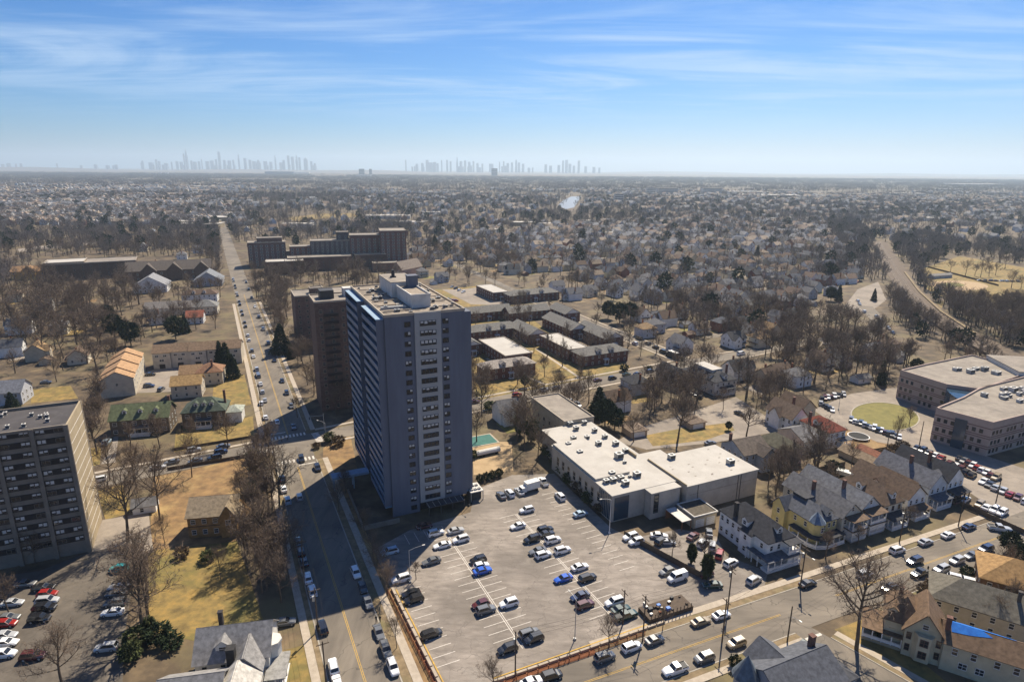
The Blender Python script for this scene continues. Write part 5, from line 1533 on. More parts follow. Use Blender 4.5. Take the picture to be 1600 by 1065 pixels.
# box truck in the lot
BTm = thing('box_truck', 'white box truck parked at the top of the lot below the tower', 'truck', (*G(826, 765, .5), .06), A_LN+pi+.1)
MB().box(-3.6, 1.2, -1.15, 1.15, .9, 3.3).build('cargo_box', 'white_trim', BTm); MB().box(1.25, 3.0, -1.05, 1.05, .55, 2.2).add([(3.0,-1,.55),(3.0,1,.55),(3.7,.9,.6),(3.7,-.9,.6),(3.0,-1,1.45),(3.0,1,1.45),(3.7,.9,1.3),(3.7,-.9,1.3)], [(0,3,2,1),(4,5,6,7),(0,4,7,3),(3,7,6,2),(1,2,6,5)]).build('cab', 'white_trim', BTm)
MB().box(3.0, 3.03, -.9, .9, 1.5, 2.1).build('windscreen', 'car_glass', BTm); MB().box(-3.5, 3.2, -.5, .5, .5, .9).build('chassis', 'dark_metal', BTm)
for x in (2.7, -2.4):
    for s in (-1, 1): MB().tube((x, s*1.05-.13, .45), (x, s*1.05+.13, .45), .45, .45, 12).build('wheel', 'rubber', BTm)
RL = [(1034,846,'suv','black',.2),(1030,837,'sedan','white',-.5),(1042,847,'sedan','silver',-.4),(1083,838,'sedan','maroon',.3),(1098,849,'suv','white',.4),(1108,832,'sedan','grey',.9),(1113,853,'suv','silver',.8),(1124,866,'suv','red',.7),(1142,880,'suv','white',.1),(1178,907,'suv','silver',.2),(1113,914,'sedan','green',pi-.4),(1104,897,'hatch','maroon',0.)]
for px, py, k, c, a in RL:
    car(px, py, k, c, A_LN+a, 'crowded into the small lot by the white house', 'cars in the small lot')
for px, py, k, c, a in [(945,1027,'suv','grey',0),(987,1011,'suv','white',0),(1023,1000,'sedan','grey',0),(1095,971,'sedan','gold',0),(1127,961,'sedan','white',0),(862,1056,'suv','black',0),(831,1066,'sedan','white',0),
                        (1150,1005,'suv','gold',pi),(1055,1046,'pickup','white',pi),(1100,1028,'suv','grey',pi),(1262,912,'sedan','black',0),(1351,897,'suv','white',0),(1402,860,'suv','white',0),(1446,847,'sedan','silver',0),(1481,836,'sedan','white',0),(1514,823,'sedan','navy',0),(1562,826,'pickup','silver',-.65),
                        (1429,877,'suv','navy',pi),(1437,896,'pickup','black',pi),(1471,889,'suv','silver',pi),(1495,876,'suv','silver',pi),(1518,868,'sedan','grey',pi),(1540,858,'suv','navy',pi),(1390,918,'sedan','black',pi)]:
    car(px, py, k, c, A_FR+a, 'along the street in front of the porch houses', 'cars along the front street')
for px, py, k, c, a in [(1497,905,'suv','white',-.9),(1519,911,'suv','white',-.9),(1264,1015,'suv','dark green',-1.25)]:
    car(px, py, k, c, A_FR+a, 'in a driveway near the tan gabled house', 'cars in driveways')
for px, py, k, c, a in [(466,847,'sedan','black',0),(470,862,'suv','black',0),(475,878,'sedan','black',0),(481,903,'sedan','white',0),(488,923,'suv','white',0),(504,980,'suv','black',0),(521,1042,'suv','white',0),(527,1068,'sedan','white',0),
                        (556,895,'suv','white',pi),(567,918,'sedan','black',pi),(575,941,'sedan','grey',pi),(592,988,'sedan','grey',pi),(603,1015,'suv','grey',pi),(614,1043,'suv','white',pi),
                        (441,748,'sedan','black',0),(443,764,'sedan','white',0),(449,782,'suv','pale blue',0),(468,776,'hatch','silver',0),(471,717,'suv','black',pi),(496,731,'suv','black',pi),(433,659,'sedan','white',0),(415,652,'sedan','white',0),(408,630,'hatch','white',0),(448,614,'suv','black',pi),(441,595,'sedan','black',pi),(459,667,'sedan','grey',pi),
                        (407,600,'sedan','white',0),(403,585,'suv','grey',0)]:
    car(px, py, k, c, A_MD+a, 'on the main road past the tower', 'cars on the main road')
for i in range(30):
    t_ = i/29
    py = 565-150*t_
    base = G(397-30*t_, py); 
    side = -4.9 if i % 3 else 4.6
    p = Vector(mainpt(1.25+t_*2.0, side))
    car(0, 0, rc_.choice(('sedan', 'suv', 'hatch')), rc_.choice(('white', 'silver', 'grey', 'black', 'black')), A_MD+(0 if side < 0 else pi), 'at the kerb far up the main road', 'cars far up the main road', True, world=p)
for px, py, k, c, a in [(303,703,'suv','silver',0),(305,720,'sedan','grey',pi),(335,715,'suv','black',pi),(349,697,'sedan','grey',0),(345,706,'suv','navy',0),(268,722,'sedan','grey',pi),(153,750,'suv','white',pi),(247,730,'sedan','white',0),
                        (851,609,'suv','white',0),(870,606,'sedan','grey',0),(808,617,'suv','red',0),(934,594,'sedan','maroon',0),(957,591,'suv','black',0),(979,585,'sedan','dark green',0),(996,584,'sedan','navy',0),(1016,580,'suv','navy',0),(1071,580,'suv','maroon',pi),(1232,549,'suv','black',0),(1250,547,'sedan','gold',pi),(1291,537,'sedan','white',0),(1158,553,'van','white',0),(742,628,'sedan','maroon',0)]:
    car(px, py, k, c, A_CR+a, 'on the cross street', 'cars on the cross street', py < 560)
AB = math.atan2(BACK[1][1]-BACK[0][1], BACK[1][0]-BACK[0][0])
for px, py, k, c in [(992,537,'suv','white'),(998,529,'van','black'),(1012,537,'suv','black'),(1024,543,'suv','black'),(1036,550,'van','black')]:
    car(px, py, k, c, AB, 'parked on the street beside the garden apartments', 'cars beside the garden apartments')
BTm = thing('box_truck', 'dark box truck with a white roof beside the garden apartments', 'truck', (*G(1050, 557, .5), .06), AB)
MB().box(-4.2, 2.4, -1.25, 1.25, .8, 3.5).build('cargo_box', 'dark_metal', BTm); MB().box(-4.2, 2.4, -1.25, 1.25, 3.5, 3.55).build('roof_panel', 'white_trim', BTm); MB().box(2.45, 4.3, -1.1, 1.1, .6, 2.4).build('cab', 'dark_metal', BTm)
for x in (3.4, -2.8):
    for s in (-1, 1): MB().tube((x, s*1.05-.13, .48), (x, s*1.05+.13, .48), .48, .48, 10).build('wheel', 'rubber', BTm)
# car park at the lower left
for px, py, k, c, a in [(68,918,'sedan','black',0),(74,928,'hatch','red',0),(74,939,'suv','silver',0),(70,950,'suv','black',0),(62,967,'suv','black',0),(20,942,'sedan','silver',0),(12,965,'sedan','grey',0),(10,974,'hatch','red',0),(8,993,'sedan','silver',0),(10,1004,'sedan','white',0),(6,1022,'suv','white',0),
                        (186,889,'suv','teal',pi),(192,909,'sedan','black',pi),(186,917,'sedan','silver',pi),(183,927,'sedan','grey',pi),(180,942,'suv','grey',pi),(176,957,'sedan','white',pi),(166,1012,'suv','silver',pi),(52,1025,'suv','maroon',0),(40,912,'sedan','grey',0)]:
    car(px, py, k, c, R(9)+a, 'in the car park by the concrete block', 'cars in the left car park')
for px, py, k, c, a in [(167,691,'suv','pale blue',R(100)),(235,585,'sedan','black',R(10)),(233,603,'suv','navy',R(12)),(252,608,'suv','grey',R(95)),(445,972,'sedan','grey',R(14)),(72,597,'sedan','grey',R(10)),(1135,596,'suv','grey',R(60)),(1155,646,'sedan','black',R(-60)),(1110,692,'sedan','grey',R(20))]:
    car(px, py, k, c, a, 'standing on a driveway', 'cars on driveways')
# school lot rows
def carrow(p, q, n, ang, place, group, fill=.85, simple=True, kinds=('sedan', 'suv', 'suv', 'hatch')):
    p, q = G(*p, .5), G(*q, .5)
    for i in range(n):
        if rc_.random() > fill: continue
        w_ = p.lerp(q, i/(n-1))
        car(0, 0, rc_.choice(kinds), rc_.choice(('white', 'white', 'silver', 'grey', 'black', 'black', 'navy', 'silver', 'white', 'black', 'grey', 'red', 'maroon', 'gold')), ang+rc_.choice((0, pi)), place, group, simple, world=w_)
carrow((1500, 716), (1556, 746), 9, R(35), 'in the first row of the school lot', 'cars in the school lot', .97, False)
carrow((1484, 724), (1556, 762), 9, R(35), 'in the second row of the school lot', 'cars in the school lot', .9, False)
carrow((1556, 762), (1640, 800), 8, R(35), 'in the right-hand row of the school lot', 'cars in the school lot', .9, False)
carrow((1508, 780), (1590, 810), 8, R(35), 'along the wall below the school lot', 'cars in the school lot', .8, False)
carrow((1330, 656), (1405, 683), 15, R(60), 'in the row beside the oval lawn', 'cars by the oval lawn', .95)
carrow((1284, 623), (1318, 616), 8, R(70), 'in the row above the oval lawn', 'cars by the oval lawn', .95)
carrow((1282, 630), (1300, 640), 5, R(70), 'at the corner of the school drive', 'cars by the oval lawn', .9)
carrow((1432, 700), (1470, 716), 5, R(35), 'beside the dark roofed house at the lot', 'cars in the school lot', .95, False)
carrow((690, 466), (712, 470), 5, R(20), 'in the parking court behind the tower', 'cars in the parking court', .9)
carrow((706, 448), (724, 456), 4, R(60), 'at the edge of the parking court behind the tower', 'cars in the parking court', .9)
carrow((293, 424), (338, 420), 11, R(110), 'in the packed car park by the main road', 'cars in the packed car park', 1)
carrow((297, 432), (306, 446), 4, R(20), 'by the grey ribbed hall', 'cars in the packed car park', 1)
carrow((1270, 452), (1345, 440), 14, R(40), 'in the station car park', 'cars at the station', .9)
carrow((1340, 470), (1350, 487), 4, R(80), 'at the exit of the station car park', 'cars at the station', .9)
carrow((1370, 495), (1395, 520), 5, R(80), 'on the curving street below the railway', 'cars below the railway', .8)
carrow((1530, 438), (1600, 440), 9, R(10), 'along the edge of the playing field', 'cars at the playing field', .8)
carrow((890, 626), (930, 648), 4, R(114), 'beside the cream walk-up block', 'cars beside the walk-up block', .9, False)
carrow((1075, 610), (1095, 620), 4, R(60), 'in the alley by the big white house', 'cars in the alley', .9)
# white tractor truck in the yard
TT_ = thing('tipper_truck', 'white tipper truck parked in the yard behind the porch houses', 'truck', (*G(1333, 745, 1), .06), R(-40))
MB().box(.6, 2.4, -1.2, 1.2, .9, 2.9).build('cab', 'white_trim', TT_); MB().box(2.4, 3.9, -.85, .85, .7, 1.8).build('bonnet', 'white_trim', TT_); MB().box(2.4, 2.43, -1.0, 1.0, 1.95, 2.7).build('windscreen', 'car_glass', TT_)
MB().box(-5, .4, -1.25, 1.25, 1.1, 2.4).build('tipper_body', 'metal', TT_); MB().box(-5, 3.8, -.5, .5, .55, 1.1).build('chassis', 'dark_metal', TT_)
for x in (2.9, -2.6, -4.0):
    for s in (-1, 1): MB().tube((x, s*1.05-.15, .52), (x, s*1.05+.15, .52), .52, .52, 12).build('wheel', 'rubber', TT_)
# tanker trailer beside the swimming pool
TK = thing('covered_trailer', 'long trailer under a pale cover beside the empty pool', 'trailer', (*G(762, 706, 1), .04), R(28))
prof = [(1.2*math.cos(math.pi*i/8), 1.0+1.3*math.sin(math.pi*i/8)) for i in range(9)]
loft(MB(), [[(x, a, b) for a, b in prof] for x in (-4.6, 4.6)]).build('cover', 'off_white', TK)
MB().box(-4.4, 4.4, -.9, .9, .5, 1.0).build('chassis', 'dark_metal', TK)
for x in (-3.2, -2, 3):
    for s in (-1, 1): MB().tube((x, s*1.0-.12, .45), (x, s*1.0+.12, .45), .45, .45, 10).build('wheel', 'rubber', TK)
PL = thing('swimming_pool', 'green covered swimming pool in the court behind the tower', 'pool', (*G(752, 688, 0), 0.04), R(25))
MB().box(-5, 5, -4, 4, 0, .12).build('pool_cover', 'pool_cover', PL)
PB = MB(); PB.box(-5.6, 5.6, -4.6, -4, 0, .14).box(-5.6, 5.6, 4, 4.6, 0, .14).box(-5.6, -5, -4, 4, 0, .14).box(5, 5.6, -4, 4, 0, .14); PB.build('pool_surround', 'concrete', PL)
# round trampoline in the garden of the red-roofed house
TP = thing('trampoline', 'round black trampoline with a white rim on the lawn below the red-roofed house', 'trampoline', (*G(1341, 684, 0), 0))
n_ = 24
MB().add([(3.4*math.cos(2*pi*i/n_), 3.4*math.sin(2*pi*i/n_), .85) for i in range(n_)], [tuple(range(n_))]).build('mat', 'rubber', TP)
rm_ = MB(); strip(rm_, [(3.7*math.cos(2*pi*i/n_), 3.7*math.sin(2*pi*i/n_)) for i in range(n_+1)], -.16, .16, .8, .95); rm_.build('rim', 'white_trim', TP)
for i in range(6): MB().tube((3.6*math.cos(i*pi/3), 3.6*math.sin(i*pi/3), 0), (3.6*math.cos(i*pi/3), 3.6*math.sin(i*pi/3), .8), .05, .05, 6).build('leg', 'metal', TP)
# ------------------------------------------------------------------ trees (unit height, scaled per tree)
def perp(d, rr):
    a = Vector((rr.gauss(0, 1), rr.gauss(0, 1), rr.gauss(0, 1)))
    a -= d*a.dot(d)
    return a.normalized()
def bare_tree(seed, nl=8, nb=6, nt_=6, ns=4, tw=0.0022, spread=.95, flare=1.0, sides=5, fork=.3):
    rr = random.Random(seed)
    tr, cr = MB(), MB()
    def limb(mb, p, d, ln, r0, r1_, n, segs, up=.12, wob=.12):
        pts = [(p.copy(), r0)]
        q = p.copy(); dd = d.copy()
        for i in range(segs):
            dd = (dd+perp(dd, rr)*wob*rr.random()*2+Vector((0, 0, up))).normalized()
            q2 = q+dd*(ln/segs)
            ra, rb_ = r0+(r1_-r0)*i/segs, r0+(r1_-r0)*(i+1)/segs
            mb.tube(q, q2, ra, rb_, n, 0, False)
            q = q2; pts.append((q.copy(), rb_))
        return pts, dd
    def blade(p, d, ln, w_):
        s = perp(d, rr)*w_
        e = d.cross(s).normalized()*w_
        q = p+d*ln
        cr.add([p-s, p+s*.5+e, p+s*.5-e, q], [(0, 1, 3), (1, 2, 3), (2, 0, 3)])
    fh = fork*rr.uniform(.85, 1.15)
    trunk, td = limb(tr, Vector((0, 0, -.01)), Vector((rr.uniform(-.04, .04), rr.uniform(-.04, .04), 1)).normalized(), .62, .017*flare, .007, sides+1, 5, .05, .05)
    for i in range(nl):
        t = i/max(1, nl-1)
        hgt = fh+(.62-fh)*t
        k = min(4, int(hgt/.124)); base = trunk[k][0].lerp(trunk[k+1][0], hgt/.124-k)
        az = i*2.4+rr.uniform(-.5, .5)
        el = R(28+45*t+rr.uniform(-8, 8))
        d = Vector((math.cos(az)*math.cos(el), math.sin(az)*math.cos(el), math.sin(el)))
        ln = (.44-.12*t)*spread*rr.uniform(.8, 1.15)
        lp, ld = limb(tr, base, d, ln, .0085*flare*(1-.4*t), .0022, sides-1, 4, .10)
        for j in range(nb):
            u = .25+.75*(j+rr.random()*.5)/nb
            k = min(3, int(u*4)); b = lp[k][0].lerp(lp[k+1][0], min(1, u*4-k))
            dl = (lp[k+1][0]-lp[k][0]).normalized()
            d2 = (dl*.75+perp(dl, rr)*.8+Vector((0, 0, .25))).normalized()
            l2 = ln*rr.uniform(.32, .52)*(1.15-.45*u)
            bp, bd_ = limb(cr, b, d2, l2, .0032*flare, .0012, 3, 2, .12)
            for m in range(nt_):
                v_ = .15+.85*(m+rr.random())/nt_
                k2 = min(1, int(v_*2)); b2 = bp[k2][0].lerp(bp[k2+1][0], min(1, v_*2-k2))
                d3 = (d2*.7+perp(d2, rr)*.9+Vector((0, 0, .2))).normalized()
                l3 = l2*rr.uniform(.3, .6)
                blade(b2, d3, l3, tw)
                for s in range(ns):
                    w_ = rr.uniform(.2, .95)
                    d4 = (d3*.6+perp(d3, rr)*.9).normalized()
                    blade(b2+d3*l3*w_, d4, l3*rr.uniform(.35, .75), tw*.7)
    return tr, cr
TV = []
for i in range(6):
    tr, cr = bare_tree(20+i, nl=13, nb=8, nt_=7, ns=5, tw=.0016, spread=(.9, 1.05, .8, 1.1, .95, 1.0)[i], flare=(1.1, 1, 1.2, .9, 1.05, 1)[i])
    TV.append((tr.mesh('trunk', 'bark'), cr.mesh('crown', 'twig')))
TM = []
for i in range(5):
    tr, cr = bare_tree(50+i, nl=10, nb=6, nt_=6, ns=4, tw=.0034, spread=(1.15, 1.0, 1.25, .9, 1.1)[i], flare=1.25, sides=4)
    TM.append((tr.mesh('trunk', 'bark'), cr.mesh('crown', 'twig')))
rt = random.Random(5)
NTREE = 0
def tree(px, py, h, place, big=False, world=None, wide=1.0, group='bare winter trees', adj=None):
    global NTREE
    NTREE += 1
    p = world if world is not None else G(px, py)
    v_ = rt.choice(TV if big else TM)
    t = thing('bare_tree', None, 'tree', (p[0], p[1], 0), rt.uniform(0, 6.28), group)
    t.scale = (h*wide, h*wide, h)
    link('trunk', v_[0], t); link('crown', v_[1], t)
    adj = adj or ('tall' if h > 19 else ('small' if h < 10 else 'brown'))
    LATER.append((t, '%s leafless tree %s, {n}' % (adj, place)))
    return t
def clump(n, R_, h0, h1, size, seed, cone=False):
    """leaf-sized faces spread through a volume"""
    rr = random.Random(seed)
    mb = MB()
    for i in range(n):
        if cone:
            z = h0+(h1-h0)*(1-rr.random()**.62)
            lay = .8+.2*math.sin(z*70)
            r_ = R_*(1-(z-h0)/(h1-h0))**.85*lay*math.sqrt(rr.uniform(.25, 1))
            a = rr.uniform(0, 6.283)
            p = Vector((r_*math.cos(a), r_*math.sin(a), z-r_*.25))
            d = Vector((math.cos(a), math.sin(a), -.35)).normalized()
        else:
            while True:
                q = Vector((rr.uniform(-1, 1), rr.uniform(-1, 1), rr.uniform(-1, 1)))
                if .35 < q.length < 1: break
            lump = .78+.22*math.sin(q.x*6+seed)*math.sin(q.y*5)*math.sin(q.z*7+1)
            p = Vector((q.x*R_*lump, q.y*R_*lump, (h0+h1)/2+q.z*(h1-h0)/2*lump)); d = q.normalized()
        s = size*rr.uniform(.6, 1.4)
        e1 = (d+perp(d, rr)*.6).normalized(); e2 = perp(e1, rr)
        mb.add([p-e2*s*.45, p+e2*s*.45, p+e1*s*1.3], [(0, 1, 2)])
        mb.add([p+e1*s*.2-e2.cross(e1)*s*.4, p+e1*s*.2+e2.cross(e1)*s*.4, p+e1*s*1.1+e2*s*.3], [(0, 1, 2)])
    return mb
def stem(h, r_):
    return MB().tube((0, 0, -.01), (0, 0, h), r_, r_*.25, 6)
PINE = [(stem(.9, .018).mesh('trunk', 'bark'), clump(1500, .22+.05*i, .06, 1.0, .045, 90+i, True).mesh('crown', 'needles')) for i in range(3)]
ROUND = [(stem(.55, .025).mesh('trunk', 'bark'), clump(1300, .42, .14, 1.0, .055, 70+i).mesh('crown', 'needles')) for i in range(2)]
IVY = [(stem(.8, .03).mesh('trunk', 'bark'), clump(1100, .17, .02, .8, .045, 60+i).mesh('crown', 'leaves_green')) for i in range(2)]
SHRUB = [(stem(.4, .05).mesh('trunk', 'bark'), clump(420, .55, .02, 1.0, .11, 40+i).mesh('crown', m)) for i, m in enumerate(('leaves_green', 'brown_hedge', 'needles'))]
def ever(px, py, h, place, kind='pine', wide=1.0, v_=None, world=None):
    src = {'pine': PINE, 'round': ROUND, 'ivy': IVY, 'shrub': SHRUB}[kind]
    p = world if world is not None else G(px, py)
    m = src[v_] if v_ is not None else rt.choice(src)
    nm, cat, ad = {'pine': ('conifer', 'tree', 'dark green conifer'), 'round': ('evergreen_tree', 'tree', 'round dark evergreen'), 'ivy': ('ivy_clad_tree', 'tree', 'ivy-clad trunk'), 'shrub': ('shrub', 'shrub', 'bushy shrub')}[kind]
    if kind == 'shrub': ad = {0: 'green bushy shrub', 1: 'brown twiggy shrub', 2: 'dark green shrub'}[src.index(m)]
    t = thing(nm, None, cat, (p[0], p[1], 0), rt.uniform(0, 6.28), cat+'s with leaves')
    t.scale = (h*wide, h*wide, h)
    link('trunk', m[0], t); link('crown', m[1], t)
    LATER.append((t, '%s %s, {n}' % (ad, place)))
    return t
# -- the near trees, one by one
for px, py, h, pl, wd in [(1338,1014,24,'in front of the tan gabled house',1.15),(226,992,23,'between the car park and the yellow lawn',1.0),(97,1068,14,'at the bottom of the left car park',1.2),
    (200,842,24,'beside the garage drive of the concrete block',1.0),(250,812,22,'at the top of the brown slope',.9),(172,750,16,'at the corner of the concrete block',.9),(215,770,18,'beside the cross street',.9),(300,745,15,'on the leaf-strewn slope',.9),(258,850,9,'on the leaf-strewn slope',.8),(356,700,14,'in front of the green-roofed houses',1.1),(250,700,14,'in front of the green-roofed houses',1.0),(205,700,12,'in front of the green-roofed houses',1.0),(345,905,9,'on the yellow lawn',.8),
    (395,830,17,'in the shaded thicket by the main road',1.0),(415,860,17,'in the shaded thicket by the main road',1.0),(385,880,15,'in the shaded thicket by the main road',1.0),(425,900,15,'in the shaded thicket by the main road',1.0),(440,940,14,'in the shaded thicket by the main road',1.0),(410,925,14,'in the shaded thicket by the main road',1.0),(380,790,14,'in the shaded thicket by the main road',1.0),(420,800,16,'in the shaded thicket by the main road',1.0),(400,760,12,'in the shaded thicket by the main road',1.0),
    (605,930,9,'on the verge beside the lot',1.2),(595,905,10,'on the verge beside the lot',1.0),(620,1012,8,'on the verge beside the lot',.8),(570,840,11,'at the shaded foot of the tower',1.0),(530,800,11,'at the shaded foot of the tower',1.0),(540,770,10,'at the shaded foot of the tower',1.0),(585,880,10,'at the shaded foot of the tower',1.0),
    (465,652,10,'at the junction corner in the sun',1.1),(525,650,14,'in front of the tall brick apartments',1.0),(520,622,15,'in front of the tall brick apartments',1.0),(540,640,14,'in front of the tall brick apartments',1.0),
    (770,1078,8,'between the lot wall and the street',1.0),(952,1012,9,'between the lot wall and the street',.9),(1035,985,7,'between the lot wall and the street',.8),
    (1058,692,22,'on the brown lawn behind the white-roofed building',1.1),(1166,684,15,'where the back lane bends',1.1),(990,690,13,'on the brown lawn behind the white-roofed building',1.0),(820,702,19,'between the court and the white-roofed building',.9),(840,720,14,'between the court and the white-roofed building',.9),(808,690,16,'between the court and the white-roofed building',.9),(752,650,20,'right behind the tower',.9),(820,618,17,'on the garden apartments lawn',1.0),(905,602,9,'on the garden apartments lawn',1.0),(873,620,12,'along the cross street',1.0),
    (1098,885,11,'by the wall of the small lot',.8),(1050,870,9,'by the wall of the small lot',.8),(1235,765,16,'behind the yellow house',.9),(1212,770,15,'behind the yellow house',.9),(1225,745,13,'behind the yellow house',1.0),(1200,760,12,'behind the yellow house',1.0),(1330,728,10,'in the gardens behind the porch houses',.8),(1420,665,9,'beside the school drive',1.0),(1400,690,11,'beside the school drive',.7),
    (1290,870,9,'in the front garden of the yellow house',1.1),(1340,850,7,'in the front garden of the yellow house',1.2),(1420,820,7,'in the front garden of the brown-roofed house',1.2),(1565,905,10,'among the driveways at the right edge',1.0),(1555,985,9,'behind the broad grey roof',1.0),(1575,960,10,'behind the broad grey roof',1.0),
    (15,960,11,'on the island of the left car park',.9),(55,880,9,'at the shaded foot of the concrete block',1.1),(300,690,10,'in front of the green-roofed houses',1.0),(650,905,6,'on the verge beside the lot',.9),
    (975,650,13,'by the cottage garage',1.0),(1015,655,12,'by the cottage garage',1.0),(1130,640,10,'where the back lane bends',1.0),(1200,650,14,'where the back lane bends',1.1),(1005,600,10,'beside the dark roofed cottages',1.0),(1080,620,14,'beside the big white house',1.0)]:
    tree(px, py, h, pl, True, None, wd)
for px, py, h, pl, k, wd, v_ in [(440,552,17,'beside the main road above the junction','pine',1.25,2),(455,560,9,'beside the main road above the junction','pine',1.2,0),(680,392,20,'beyond the hospital','pine',1.1,1),(1182,408,18,'among the far houses','pine',1.0,1),(1310,470,13,'by the station','pine',1.1,0),(1298,470,12,'by the station','round',1.0,0),(945,665,12,'behind the white-roofed building','round',1.1,0),(960,672,10,'behind the white-roofed building','round',1.1,1),(935,650,13,'behind the white-roofed building','pine',1.3,2),
    (355,580,15,'at the end of the townhouse row','pine',1.1,2),(345,570,13,'at the end of the townhouse row','pine',1.1,0),(365,590,12,'at the end of the townhouse row','pine',1.2,1),(275,530,15,'behind the townhouses','round',1.0,0),(180,530,16,'behind the townhouses','round',1.0,1),(205,540,15,'behind the townhouses','round',1.0,0),(170,510,15,'behind the townhouses','round',.9,1),(290,520,12,'behind the townhouses','pine',1.1,1),
    (968,505,15,'behind the garden apartments','round',1.0,0),(985,500,13,'behind the garden apartments','round',1.1,1),(950,498,13,'behind the garden apartments','round',1.0,1),(1376,600,12,'behind the school','pine',1.0,0),(1430,585,9,'behind the school','round',1.0,0),(1365,470,10,'by the station','pine',1.0,1),
    (830,690,13,'between the court and the white-roofed building','ivy',1.2,0),(812,680,13,'between the court and the white-roofed building','ivy',1.2,1),(1104,905,10,'by the wall of the small lot','ivy',1.0,0),(1080,880,8,'by the wall of the small lot','ivy',1.0,1),(235,990,6,'under the tall tree by the yellow lawn','ivy',1.4,0),
    (215,1005,4,'along the edge of the left car park','shrub',1.4,0),(250,1000,4,'along the edge of the left car park','shrub',1.5,2),(205,1030,4,'along the edge of the left car park','shrub',1.2,0),(270,1010,3,'along the edge of the left car park','shrub',1.6,2),(400,770,5,'in the shaded thicket by the main road','shrub',1.5,0),(405,745,5,'in the shaded thicket by the main road','shrub',1.3,2),(395,720,4,'in the shaded thicket by the main road','shrub',1.3,0),(325,875,3,'below the orange-brown brick house','shrub',1.4,0),(285,870,3,'below the orange-brown brick house','shrub',1.3,1),
    (1368,975,4,'beside the porch of the tan gabled house','shrub',1.0,2),(1371,990,4,'beside the porch of the tan gabled house','shrub',1.0,0),(1440,925,2.4,'on the corner by the broad grey roof','shrub',1.1,1),(1452,918,2.6,'on the corner by the broad grey roof','shrub',1.1,1),(1575,865,7,'at the right edge of the street','round',1.1,0),(1590,880,6,'at the right edge of the street','round',1.2,1),(1510,900,3,'among the driveways at the right edge','shrub',1.2,2),
    (1148,1042,3,'beside the conical turret','shrub',.9,2),(880,740,4,'along the dark side of the white-roofed building','shrub',1.3,0),(890,755,4,'along the dark side of the white-roofed building','shrub',1.3,0),(905,770,4,'along the dark side of the white-roofed building','shrub',1.3,1),(870,728,4,'along the dark side of the white-roofed building','shrub',1.3,0),(920,785,4,'along the dark side of the white-roofed building','shrub',1.2,0),(935,800,3,'along the dark side of the white-roofed building','shrub',1.2,1),(858,712,5,'along the dark side of the white-roofed building','shrub',1.3,0),
    (760,750,3,'in the hedge below the pool court','shrub',.9,2),(750,753,3,'in the hedge below the pool court','shrub',.9,2),(770,747,3,'in the hedge below the pool court','shrub',.9,2),(780,744,3,'in the hedge below the pool court','shrub',.9,2),(1395,705,3,'in the dry hedge by the school drive','shrub',1.6,1),(1410,700,3,'in the dry hedge by the school drive','shrub',1.6,1),(1385,712,3,'in the dry hedge by the school drive','shrub',1.6,1),(1300,735,4,'behind the long grey gable','shrub',1.2,2),(1312,742,3,'behind the long grey gable','shrub',1.2,2),(1138,672,4,'where the back lane bends','round',1.0,0),
    (1195,610,8,'beside the big white house','pine',1.2,0),(1185,600,7,'beside the big white house','round',1.2,0),(820,605,6,'on the garden apartments lawn','round',1.0,1),(975,580,4,'on the garden apartments lawn','shrub',1.2,2),(1015,578,2.5,'on the garden apartments lawn','shrub',1.3,2),(495,700,2.5,'at the junction corner in the sun','shrub',1.2,1),(515,690,4,'at the junction corner in the sun','shrub',1.2,0),(530,695,4,'at the junction corner in the sun','shrub',1.2,1),(285,675,3,'in front of the green-roofed houses','pine',.8,0),(20,640,8,'beside the blue-grey gabled house','pine',1.4,2),(740,715,3,'right behind the tower','shrub',1.2,0),(765,640,4,'right behind the tower','shrub',1.4,0)]:
    ever(px, py, h, pl, k, wd, v_)
# -- woods near enough to tell trunks apart: filled region by region
def fill(polypx, n, h0, h1, place, big=False, tries=40, rad=2.5, mind=4.0, group='bare winter trees', wide=1.1):
    ws = [G(*p) for p in polypx]
    xs = [p.x for p in ws]; ys = [p.y for p in ws]
    poly = [(p.x, p.y) for p in ws]
    out = []
    k = 0
    while len(out) < n and k < n*tries:
        k += 1
        x, y = rt.uniform(min(xs), max(xs)), rt.uniform(min(ys), max(ys))
        if not inpoly(x, y, poly) or not free(x, y, rad): continue
        if any((x-a)**2+(y-b)**2 < mind*mind for a, b in out): continue
        out.append((x, y))
        tree(0, 0, rt.uniform(h0, h1), place, big, (x, y), wide*rt.uniform(.85, 1.15), group)
    return out
fill([(0, 480), (165, 475), (205, 560), (160, 640), (130, 600), (0, 585)], 34, 14, 22, 'in the left woods beyond the concrete block')
fill([(40, 440), (200, 445), (205, 490), (10, 500)], 26, 14, 20, 'in the woods below the long institution')
fill([(230, 1000), (200, 860), (215, 860), (245, 985)], 5, 10, 16, 'between the car park and the yellow lawn')
fill([(400, 430), (445, 420), (640, 440), (640, 455), (480, 448), (420, 490)], 26, 14, 19, 'in front of the hospital')
fill([(452, 545), (490, 540), (515, 600), (495, 640), (470, 600)], 9, 11, 16, 'in front of the tall brick apartments', True)
fill([(420, 490), (445, 470), (455, 540), (430, 580)], 6, 12, 17, 'beside the main road above the junction')
fill([(1385, 455), (1420, 478), (1475, 512), (1540, 552), (1500, 552), (1430, 522), (1395, 500)], 34, 9, 15, 'on the near bank of the railway')
fill([(1475, 470), (1600, 485), (1640, 560), (1560, 545), (1500, 500)], 36, 13, 19, 'in the wood between railway and playing field')
fill([(1440, 555), (1560, 570), (1600, 590), (1500, 585)], 9, 8, 12, 'behind the school roofs')
fill([(1280, 510), (1380, 520), (1400, 560), (1380, 590), (1270, 600), (1220, 560)], 22, 12, 20, 'between the cross street and the school')
